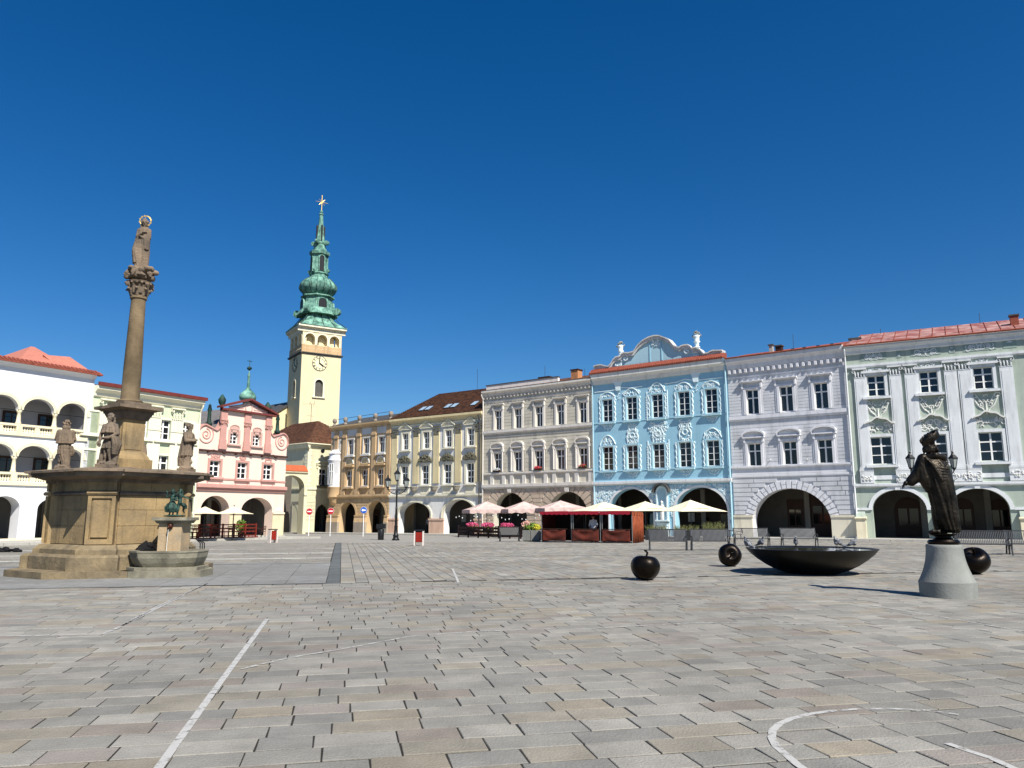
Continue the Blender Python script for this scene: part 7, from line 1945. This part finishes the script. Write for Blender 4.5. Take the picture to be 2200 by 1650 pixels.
# ---- leaf and flower clusters
def leaves(mb, c, r, n, s, rd, up=.3):
    for k in range(n):
        d = Vector((rd.gauss(0, 1), rd.gauss(0, 1), rd.gauss(0, 1))).normalized()*rd.random()**.4
        p = Vector((c[0]+d.x*r[0], c[1]+d.y*r[1], c[2]+d.z*r[2])); u = Vector((rd.gauss(0, 1), rd.gauss(0, 1), rd.gauss(0, 1)+up)).normalized(); v = u.orthogonal().normalized(); q = s*rd.uniform(.6, 1.3)
        mb.add([p-u*q, p-v*q*.45, p+u*q, p+v*q*.45], [(0, 1, 2, 3)])
    return mb
M_leaf = mat('leaf_green', '#3f5a22', .7, .35, 6, col2='#6f8a2e'); M_pinkf = mat('pink_flowers', '#c0305a', .7, .3, 8, col2='#e0719a'); M_redf = mat('red_geraniums', '#b01530', .7, .3, 8, col2='#c9425a'); M_yelf = mat('yellow_green_flowers', '#b9b32a', .7, .3, 8, col2='#d8d04a'); M_pale = mat('pale_pink_flowers', '#c98f86', .7, .3, 8, col2='#d9b3a0'); M_whf = mat('white_flowers', '#dcdcdc', .7, .1, 8)
rd = random.Random(21)
def flora(name, parent, c, r, n, s, m, loc=(0, 0, 0)):
    mb = leaves(MB(), c, r, n, s, rd); o = link(name, mb.mesh(name, m), parent, loc); o['kind'] = 'stuff'; return o
for B, c, z0, i in FLB:
    r = empty('flower_box', (0, 0, 0), 0, ['box of white flowers on the first lower window sill of the beige house', 'box of bright red geraniums on the middle lower sill of the beige house', 'box of dark red geraniums on the last lower sill of the beige house'][(5, 7, 9).index(i)], 'flower box')
    r.matrix_world = B.root.matrix_world.copy(); bpy.context.view_layer.update()
    v = Vector((B.P.x, B.P.y, B.zb))+Vector((B.u.x, B.u.y, 0))*c+Vector((B.nv.x, B.nv.y, 0))*.14+Vector((0, 0, z0)); r.location = v; r.rotation_euler = (0, 0, atan2(B.u.y, B.u.x))
    MB().box(-.42, .42, -.1, .1, 0, .16).build('box', M_wood, r); flora('leaves', r, (0, -.02, .2), (.45, .16, .14), 160, .06, M_leaf)
    flora('flowers', r, (0, -.06, .24), (.48, .18, .17), 260 if i != 9 else 120, .05, M_whf if i == 5 else M_redf)
# ---- concrete planter
p = ground(1142, 1163); r = empty('planter', p, R(-20), 'grey concrete planter with pink and yellow flowers left of the red stall', 'planter')
for x in (-.55, .05): MB().plan([(x, -.3), (x+.56, -.3), (x+.56, .3), (x, .3)], .06, .75).build('trough', mat('planter_concrete', '#7b7b76', .85, .15, 4, .3, 20), r)
MB().box(-.5, -.1, -.25, .25, 0, .06).box(.1, .55, -.25, .25, 0, .06).build('foot', M_iron, r)
flora('foliage', r, (0, 0, .95), (.6, .32, .28), 700, .09, M_leaf); flora('pink_flowers', r, (-.35, 0, 1.1), (.35, .3, .3), 320, .06, M_pale); flora('yellow_flowers', r, (.35, -.1, .95), (.35, .28, .2), 300, .06, M_yelf)
# ---- umbrellas
M_cream = mat('cream_canvas', '#dccfae', .85, .06, 3); M_rosec = mat('faded_rose_canvas', '#c9b3ab', .85, .14, 2.5, col2='#b79e97'); M_emb = mat('tan_print', '#9a8259', .85, .1, 5); M_ztxt = mat('white_print', '#e8e0dc', .8, .05, 5)
M_creaml = mat('pale_cream_canvas', '#e0d9bb', .85, .05, 3)
def textmesh(txt, size):
    cu = bpy.data.curves.new('t', 'FONT'); cu.body = txt; cu.size = size; cu.align_x = 'CENTER'; cu.align_y = 'CENTER'; cu.extrude = .004
    o = bpy.data.objects.new('t', cu); C.objects.link(o); bpy.context.view_layer.update(); me = bpy.data.meshes.new_from_object(o.evaluated_get(bpy.context.evaluated_depsgraph_get())); bpy.data.objects.remove(o); return me
def umbrella(px, pya, pye, Y, half, m, rz, label, cat='umbrella', val=.0, group='', text=None, emb=False, ms=M_steel):
    x = xat(px, pya, Y); z0 = g(Y); r = empty('patio_umbrella', (x, Y, z0), rz, label, cat, group)
    za, ze_ = zat(px, pya, Y)-z0, zat(px, pye, Y-half*.6)-z0+val
    P_ = [(-half, -half), (half, -half), (half, half), (-half, half)]
    mb = MB(); N_ = 8; v = []; fs = []
    for j in range(N_+1):
        t = j/N_
        for k in range(4):
            a, b = P_[k], P_[(k+1) % 4]
            for q in range(6):
                s_ = q/6; x_, y_ = a[0]+(b[0]-a[0])*s_, a[1]+(b[1]-a[1])*s_
                sag = .05*sin(pi*s_)*t; z = za+(ze_-za)*t-.10*sin(pi*t)*(.4+.6*sin(pi*s_))-(-sag if 0 else 0)*1+.03*sin(pi*s_)*t
                v.append((x_*t, y_*t, z))
    n = 24
    for j in range(N_):
        for i in range(n): fs.append((j*n+i, (j+1)*n+i, (j+1)*n+(i+1) % n, j*n+(i+1) % n))
    mb.add(v, fs)
    o = mb.build('canopy', m, r, smooth=False); so_ = o.modifiers.new('t', 'SOLIDIFY'); so_.thickness = .012
    if val:
        mv = MB(); vv = []
        for k in range(4):
            a, b = P_[k], P_[(k+1) % 4]
            for q in range(12):
                s_ = q/12; x_, y_ = a[0]+(b[0]-a[0])*s_, a[1]+(b[1]-a[1])*s_; w_ = 1+.012*sin(q*2.4)
                vv.append((x_, y_, ze_+.03*sin(pi*s_)))
                vv.append((x_*w_, y_*w_, ze_-val*(1+.18*sin(q*2.1+k))))
        n = 48; mv.add(vv, [(2*i, 2*i+1, (2*i+3) % (2*n), (2*i+2) % (2*n)) for i in range(n)])
        q = mv.build('valance', m, r); so_ = q.modifiers.new('t', 'SOLIDIFY'); so_.thickness = .01
    MB().tube([(0, 0, 0), (0, 0, za+.1)], .035, 8).build('pole', ms, r); MB().lathe([(.35, 0), (.35, .06), (.06, .09)], 12).build('base', M_iron, r)
    for k in range(4):
        a = P_[k]; MB().tube([(0, 0, za-.55), (a[0]*.45, a[1]*.45, za+(ze_-za)*.45-.1)], .015, 4).tube([(0, 0, za-.06), (a[0]*.98, a[1]*.98, ze_-.02)], .015, 4).build('rib', ms, r)
    zz = lambda t: za+(ze_-za)*t-.10*sin(pi*t)+.045
    if text:
        t_ = .72; me = textmesh(text, .42); me.materials.append(M_ztxt); q = link('lettering', me, r, (0, -half*t_, zz(t_)+.0)); sl__ = atan2(za-ze_, half); q.rotation_euler = (sl__+R(3), 0, 0)
    if emb:
        mb = MB(); t_ = .7
        for k in range(9):
            a = -.6+1.2*k/8; mb.tube([(a, -half*t_-.03*cos(k*2), zz(t_)-.02*0), (a+.1, -half*(t_-.05*sin(k*1.7)), zz(t_-.05*sin(k*1.7))), (a+.16, -half*t_, zz(t_))], .022, 4)
        q = mb.build('emblem', M_emb, r)
    return r
Gc = 'cream square umbrellas before the blue house'; Gp = 'faded rose umbrellas on the flower terrace'
umbrella(1297, 1078, 1098, 63, 2.05, M_creaml, R(18), 'cream umbrella rising directly behind the red stall awning', group=Gc, emb=True)
umbrella(1386, 1077, 1098, 61, 1.95, M_creaml, R(18), 'cream umbrella between the stall end and the niche figure', group=Gc, emb=True)
umbrella(1483, 1074, 1099, 59, 1.95, M_creaml, R(18), 'cream umbrella before the right arch of the blue house', group=Gc, emb=True)
umbrella(1046, 1077, 1103, 71, 1.95, M_rosec, R(14), 'faded rose umbrella at the left end of the flower terrace', val=.3, group=Gp)
umbrella(1125, 1077, 1102, 69, 1.85, M_rosec, R(14), 'faded rose umbrella in the middle above the dark bench', val=.3, group=Gp)
umbrella(1204, 1075, 1100, 67, 2.0, M_rosec, R(14), 'faded rose umbrella with white lettering beside the cream ones', val=.3, group=Gp, text='ZUBR')
Gl = 'cream umbrellas on the terrace of the pink house'
umbrella(441, 1088, 1104, 53.5, 1.25, M_cream, R(20), 'small cream umbrella left, beside the dancing bronze figures', group=Gl, ms=M_iron)
umbrella(503, 1088, 1104, 55.5, 1.3, M_cream, R(20), 'small cream umbrella between the two arches of the pink house', group=Gl, ms=M_iron)
# ---- chairs and tables
M_ch = mat('brown_chair_frame', '#3b1c14', .6, .2, 6)
def chair(p, rz, lab, grp, m=M_ch):
    mb = MB().box(-.22, .22, -.22, .22, .42, .46)
    for x, y in ((-.2, -.2), (.2, -.2), (-.2, .2), (.2, .2)): mb.tube([(x, y, 0), (x, y, .44)], .02, 4)
    mb.tube([(-.2, .2, .44), (-.21, .27, .88)], .02, 4).tube([(.2, .2, .44), (.21, .27, .88)], .02, 4)
    for k in range(3): mb.box(-.2, .2, .22+.02*k, .24+.02*k, .56+.12*k, .62+.12*k)
    for x in (-.24, .24): mb.tube([(x, -.2, .44), (x, -.2, .64), (x, .22, .66)], .018, 4)
    o = link('chair', mb.mesh('chair', m), None, p, rz); return tag(o, lab, 'chair', grp)
def table(p, lab, grp, m=M_ch):
    mb = MB().lathe([(.38, .7), (.38, .73)], 14).tube([(0, 0, .02), (0, 0, .7)], .03, 6).lathe([(.22, 0), (.22, .03)], 10)
    o = link('table', mb.mesh('table', m), None, p); return tag(o, lab, 'table', grp)
u3, n3 = Vector((UL.x, UL.y, 0)), Vector((BPINK.nv.x, BPINK.nv.y, 0))
O3 = Vector((PKL.x, PKL.y, 0))
def onp(s, out): q = O3+u3*s+n3*out; return Vector((q.x, q.y, g(q.y)+.135))
f0 = BPINK.at(400, 1150, 3.5)[0]; f1 = BPINK.at(549, 1150, 3.5)[0]
# wooden terrace fence
q0, q1 = onp(f0, 3.5), onp(f1, 3.5); a_ = atan2(UL.y, UL.x); L_ = (q1-q0).length
M_fr = mat('dark_red_wood', '#6b2418', .6, .25, 6)
fe = empty('terrace_fence', q0, a_, 'dark red wooden fence round the terrace of the pink house', 'fence')
n = 6
for k in range(n): MB().box(k*L_/n-.05, k*L_/n+.05, -.05, .05, 0, 1.02).build('post', M_fr, fe)
MB().box(L_-.05, L_+.05, -.05, .05, 0, 1.02).build('post', M_fr, fe)
for k in range(n):
    for z in (.1, .4, .65, .9): MB().box(k*L_/n+.055, (k+1)*L_/n-.055, -.02, .02, z, z+.08).build('rail', M_fr, fe)
MB().box(0, L_+.1, -.2, .06, -.02, .06).build('deck_edge', M_fr, fe)
for k in range(4): MB().box(L_-.02, L_+.02, .1, 1.6, .1+.26*k, .18+.26*k).build('side_rail', M_fr, fe)
MB().box(L_-.05, L_+.05, 1.6, 1.7, 0, 1.02).build('post', M_fr, fe)
GC1 = 'brown chairs on the terrace of the pink house'
for k in range(5):
    s = f0+.8+k*1.55
    table(onp(s, 2.3), 'round brown table behind the dark red terrace fence', 'tables on the terrace of the pink house')
    for dx, dy, rz in ((-.6, 0, 90), (.6, 0, -90)): chair(onp(s+dx, 2.3+dy), a_+R(rz), 'brown chair at a round table behind the dark red fence', GC1)
p = onp(f1-.9, 2.9); r = empty('potted_shrub', p, 0, 'green shrub in a pot at the right end of the terrace fence', 'plant')
MB().lathe([(.18, 0), (.25, .4)], 10).build('pot', M_wood, r); flora('foliage', r, (0, 0, .85), (.4, .35, .5), 500, .08, M_leaf)
# ---- flower terrace before the beige and yellow houses
T0, T1 = Vector((xat(985, 1155, 66.5), 66.5, 0)), Vector((xat(1168, 1157, 60), 60, 0)); ut = (T1-T0).normalized(); nt_ = Vector((ut.y, -ut.x, 0)); L_ = (T1-T0).length; at_ = atan2(ut.y, ut.x)
M_dk = mat('dark_terrace_boards', '#241614', .7, .3, 4)
fe = empty('terrace_fence', (T0.x, T0.y, g(63)), at_, 'dark terrace fence with pink flower boxes under the rose umbrellas', 'fence')
n = 8
for k in range(n+1): MB().box(k*L_/n-.05, k*L_/n+.05, -.05, .05, 0, 1.0).build('post', M_dk, fe)
for k in range(n):
    for z in (.15, .42, .69): MB().box(k*L_/n+.055, (k+1)*L_/n-.055, -.02, .02, z, z+.2).build('board', M_dk, fe)
for k, px in enumerate((1018, 1052, 1094)):
    t = (xat(px, 1140, 64)-T0.x)/ut.x/L_; P_ = T0+ut*L_*t+nt_*.2; rr = empty('flower_box', (P_.x, P_.y, g(63)), at_, ['pink flower box at the left end of the dark terrace fence', 'pink flower box in the middle of the dark terrace fence', 'pink flower box behind the dark bench'][k], 'flower box', 'pink flower boxes on the terrace fence')
    MB().box(-.5, .5, -.14, .14, .62, .85).build('box', M_dk, rr); flora('leaves', rr, (0, 0, .9), (.6, .2, .18), 180, .08, M_leaf); flora('flowers', rr, (0, -.05, 1.05), (.75, .25, .2), 420, .07, M_pinkf)
GC2 = 'dark chairs on the flower terrace'
for k in range(6):
    for j in range(2):
        P_ = T0+ut*(1.0+k*L_/6.3)-nt_*(1.5+2.0*j); z = g(P_.y)+.1
        table((P_.x, P_.y, z), 'round dark table under the rose umbrellas', 'tables on the flower terrace', M_dk)
        for dx, rz in ((-.65, 90), (.65, -90)): 
            q = P_+ut*dx; chair((q.x, q.y, z), at_+R(rz), 'dark chair at a table under the rose umbrellas', GC2, M_dk)
mb = MB(); mw = MB(); M_bulb = mat('white_bulb', '#f2f2ee', .3, 0, 1)
n = 16; ls = empty('string_lights', (T0.x, T0.y, g(63)), at_, 'string of small white bulbs hung along the flower terrace', 'string lights')
pp = [(L_*k/n, -.3-.2*(k % 3), 1.75+.18*sin(k*1.7)-.1*(k % 2)) for k in range(n+1)]
link('wire', mw.tube(pp, .008, 4).mesh('wire', M_iron), ls)
bm_ = MB().lathe([(.01, -.06), (.03, -.04), (.038, 0), (.022, .04), (.01, .06)], 8).mesh('bulb', M_bulb, True)
for q in pp: link('bulb', bm_, ls, (q[0], q[1], q[2]-.08))
# ---- terrace planters before the blue house
M_gp = mat('anthracite_planter', '#2c2e30', .7, .2, 4); M_grass = mat('dry_grass_green', '#5b6636', .8, .35, 6, col2='#8a8558')
for k, (x0, x1) in enumerate(((1385, 1437), (1447, 1505), (1508, 1562))):
    Y = 57.5-1.6*k; a, b = xat(x0, 1155, Y), xat(x1, 1155, Y-1); P_ = Vector(((a+b)/2, Y-.5, 0)); w_ = (b-a)
    r = empty('planter', (P_.x, P_.y, g(P_.y)), R(-25), ['anthracite trough planter right of the stall, behind the first bench', 'anthracite trough planter with low grasses behind the second bench', 'anthracite trough planter with tall grasses before the right arch'][k], 'planter', 'anthracite planters round the terrace')
    MB().plan([(-w_/2, -.22), (w_/2, -.22), (w_/2, .22), (-w_/2, .22)], 0, .72).build('trough', M_gp, r)
    mb = MB(); rq = random.Random(k)
    for q in range(150):
        x, y = rq.uniform(-w_/2+.05, w_/2-.05), rq.uniform(-.15, .15); hh = rq.uniform(.12, .4)*(1.5 if k == 2 else 1); dx, dy = rq.uniform(-.2, .2), rq.uniform(-.1, .1)
        mb.add([(x-.012, y, .7), (x+.012, y, .7), (x+dx+.008, y+dy, .7+hh), (x+dx*1.5, y+dy*1.5, .7+hh*1.15), (x+dx-.008, y+dy, .7+hh)], [(0, 1, 2, 3, 4)])
    tag(link('grasses', mb.mesh('grasses', M_grass), r), kind='stuff')
for k in range(5):
    x = xat(1400+k*36, 1150, 60); z = g(60); table((x, 60.5-k*.9, z), 'round dark table under the cream umbrellas', 'tables under the cream umbrellas', M_dk)
    for dx in (-.65, .65): chair((x+dx, 60.5-k*.9, z), R(90 if dx < 0 else -90), 'dark chair at a table under the cream umbrellas', 'dark chairs under the cream umbrellas', M_dk)
# ---- red and brown market stall
S0 = ground(1164, 1165); sa__ = R(-25); stl = empty('market_stall', S0, sa__, 'market stall with red scalloped awning, brown canvas panels and three openings', 'market stall')
W3, D3 = 6.05, 2.4; zt = zat(1270, 1097, 49)-g(49); M_awn = mat('crimson_canvas', '#8a1226', .75, .12, 4); M_brc = mat('rust_brown_canvas', '#5e2517', .75, .3, 2.5, .6, 6, col2='#431a10'); M_al = mat('aluminium_pole', '#a9a9a6', .35, .1, 5, metal=.7)
for x in (0, .34*W3, .36*W3, .66*W3, .68*W3, W3):
    for y in (0, D3): MB().box(x-.02, x+.02, y-.02, y+.02, 0, zt-.05).build('post', M_al, stl)
mb = MB()
for k in range(3):
    xa, xb = k*W3/3+.0, (k+1)*W3/3-.02; xm = (xa+xb)/2
    mb.add([(xa, -.25, zt-.05), (xb, -.25, zt-.05), (xb, D3, zt-.05), (xa, D3, zt-.05), (xm-.3, D3*.45, zt-.0), (xm+.3, D3*.45, zt-.0)], [(0, 1, 5, 4), (1, 2, 5), (2, 3, 4, 5), (3, 0, 4)])
mb.build('awning', M_awn, stl)
def scallop(L_, d=.2, n=18):
    pts = [(0, .0), (0, -d)]
    for k in range(n*4+1): x = L_*k/(n*4); pts.append((x, -d-.05*abs(sin(pi*k/4))))
    pts.append((L_, 0)); return pts
for k in range(3): MB().prism([(x+k*W3/3, z+zt-.04) for x, z in scallop(W3/3-.03, .16, 6)], -.27, -.255).build('valance', M_awn, stl)
o = MB().prism([(x, z+zt-.04) for x, z in scallop(D3, .2, 7)], -.01, .01).build('side_valance', mat('orange_brown_canvas', '#8a4526', .75, .25, 3, col2='#6e3018'), stl, (W3+.03, -.1, 0), pi/2)
for k in range(3):
    xa, xb = k*W3/3+.06, (k+1)*W3/3-(.34 if k == 0 else .14); v = []; fs = []; nx_, nz_ = 22, 8; zc0, zc1 = .1, .82
    for j in range(nz_+1):
        for i in range(nx_+1):
            s_, t_ = i/nx_, j/nz_; y = -.06-.045*sin(pi*s_)*sin(4.2*pi*(t_*.6+s_*(1-s_)*1.6)+k)-.03*sin(9*s_+k)*(1-t_); v.append((xa+(xb-xa)*s_, y, zc0+(zc1-zc0)*t_-.03*sin(pi*s_)*t_))
    for j in range(nz_):
        for i in range(nx_): a = j*(nx_+1)+i; fs.append((a, a+1, a+nx_+2, a+nx_+1))
    o = MB().add(v, fs).build('front_panel', M_brc, stl, smooth=True); so_ = o.modifiers.new('t', 'SOLIDIFY'); so_.thickness = .01
    MB().box(xa-.02, xb+.02, -.08, .55, .83, .87).build('counter', M_wood, stl)
v = []; fs = []
for i in range(33):
    s_ = i/32; x = W3+.03+.07*sin(s_*26)+.03*sin(s_*61); y = .0+D3*s_
    if i > 20: pass
    v += [(x, y, .05), (x*.0+W3+.03+.04*sin(s_*26), y, zt-.15)]
o = MB().add(v, [(2*i, 2*i+2, 2*i+3, 2*i+1) for i in range(32)]).build('side_curtain', mat('orange_brown_canvas', '#8a4526'), stl, smooth=True); so_ = o.modifiers.new('t', 'SOLIDIFY'); so_.thickness = .01
MB().box(.0, W3*.62, D3-.02, D3, .05, zt-.1).build('back_curtain', M_dk, stl); MB().box(W3*.78, W3, D3-.02, D3, .05, zt-.1).build('back_curtain', M_dk, stl); MB().box(-.01, .01, 0, D3, .05, zt-.1).build('side_curtain', M_brc, stl)
MB().tube([(W3*.8, .2, .87), (W3*.8, .2, 1.35)], .02, 6).lathe([(.05, .87), (.05, .95), (.02, .97)], 8, (W3*.8, .2, 0)).build('beer_tap', M_al, stl)
# ---- people
def person(p, rz, label, shirt, trous, s=1.0, scarf=None):
    bm = SB()
    for sg in (-1, 1):
        cap(bm, [(sg*.09, 0, .9), (sg*.1, -.01, .5), (sg*.11, .02, .09)], [.1, .07, .05], 8); cap(bm, [(sg*.11, .03, .05), (sg*.12, -.15, .04)], [.05, .04], 8)
        cap(bm, [(sg*.19, 0, 1.42), (sg*.26, .0, 1.14), (sg*.22, -.12, .95)], [.065, .05, .038], 8); hand(bm, (sg*.22, -.12, .95), (0, -.6, -.7), 1.0, .4, sg)
    robe(bm, [(.86, 0, 0, .17, .12, .0), (1.0, 0, 0, .16, .11, 0), (1.25, 0, 0, .18, .12, 0), (1.42, 0, 0, .2, .11, 0), (1.5, 0, 0, .08, .07, 0)], 6, 0, m=12, n=24)
    cap(bm, [(0, 0, 1.48), (0, 0, 1.56)], [.055, .05], 8); head(bm, (0, -.01, 1.65), 1.05, 0, 0, hair=1.0)
    o = sculpt('person', bm, shirt, None, p, rz, .02, 2, 0, scale=s)
    me = o.data; me.materials.append(trous); me.materials.append(mat('skin', '#b98b6e', .6, .1, 5)); me.materials.append(mat('dark_hair', '#221914', .7, .2, 9))
    for f in me.polygons:
        z = f.center.z; x = abs(f.center.x)
        f.material_index = 1 if z < .93 and x < .2 else (3 if z > 1.68 or (z > 1.58 and f.center.y > .03) else 2) if z > 1.53 else 2 if (z < 1.04 and x > .17) else 0
    return tag(o, label, 'person')
M_s1 = mat('grey_shirt', '#7d7f86', .85, .1, 5); M_s2 = mat('dark_jacket', '#25262a', .85, .1, 5); M_tr = mat('dark_trousers', '#1e2026', .85, .1, 5); M_ws = mat('white_shirt', '#e6e6e6', .8, .05, 5)
def inarc(B, px, depth):
    s = B.s_(px, 1110); q = B.P+B.u*s-B.nv*depth; return Vector((q.x, q.y, B.zb+.0))
person(inarc(BYEL, 886, 2.6), R(-30), 'person in a grey shirt under the left arch of the yellow house', M_s1, M_tr)
person(inarc(BYEL, 893, 2.9), R(20), 'person in a dark jacket beside another under the left yellow arch', M_s2, M_tr, .97)
q = stl.location+Vector((cos(sa__), sin(sa__), 0))*W3*.52+Vector((-sin(sa__), cos(sa__), 0))*1.1
person(q, R(-15), 'person in a white shirt behind the middle counter of the red stall', M_ws, M_tr, .97)
# ---- niche figure on the blue house
Bq, nc, nz = NICHE; bm = SB()
robe(bm, [(0, 0, 0, .14, .1, .1), (.3, 0, 0, .15, .11, .2), (.8, 0, 0, .13, .1, .15), (1.05, 0, 0, .15, .09, .05), (1.2, 0, 0, .06, .06, 0)], 8, 1, n=40, m=16); head(bm, (0, -.01, 1.33), .95, .2, 0, hair=1.1); cap(bm, [(0, 0, 1.15), (0, 0, 1.25)], [.05, .045])
cap(bm, [(-.15, 0, 1.1), (-.2, -.06, .9), (-.02, -.12, .95)], [.05, .045, .03]); cap(bm, [(.15, 0, 1.1), (.2, -.06, .85), (.05, -.12, .9)], [.05, .045, .03])
q = Bq.P+Bq.u*nc+Bq.nv*.2; o = sculpt('statue', bm, M_stuc, None, (q.x, q.y, Bq.zb+nz), atan2(Bq.u.y, Bq.u.x), .02, 2, .004, 14, 1.1)
tag(o, 'white saint figure standing in the niche between the blue arches', 'statue')
# ---- bags
bm = SB(); ell(bm, (0, 0, .14), (.2, .14, .15)); ell(bm, (-.12, -.05, .1), (.12, .12, .1)); ell(bm, (.1, -.04, .22), (.1, .1, .09)); cap(bm, [(-.2, -.02, .1), (-.26, -.06, .06)], [.05, .03]); cap(bm, [(-.08, 0, .26), (0, 0, .33), (.08, 0, .27)], [.02, .02, .02])
o = sculpt('backpack', bm, mat('black_fabric', '#0c0c0e', .85, .2, 8), None, (-9.72, 20.84, .555), R(20), .012, 2, .012, 12); tag(o, 'crumpled black backpack leaning against the fountain pillar on the plinth', 'backpack')
bm = SB(); p = ground(12, 1186)
for k in range(9): ell(bm, (-.5+.13*k, .04*sin(k*2), .07+.03*sin(k*1.3)), (.16, .16, .07+.03*sin(k*1.9)))
ell(bm, (-.02, 0, .13), (.16, .12, .1)); o = sculpt('bag', bm, MATS['black_fabric'], None, p, 0, .015, 3, .02, 8); tag(o, 'long black bag lying on the paving at the left edge', 'bag')
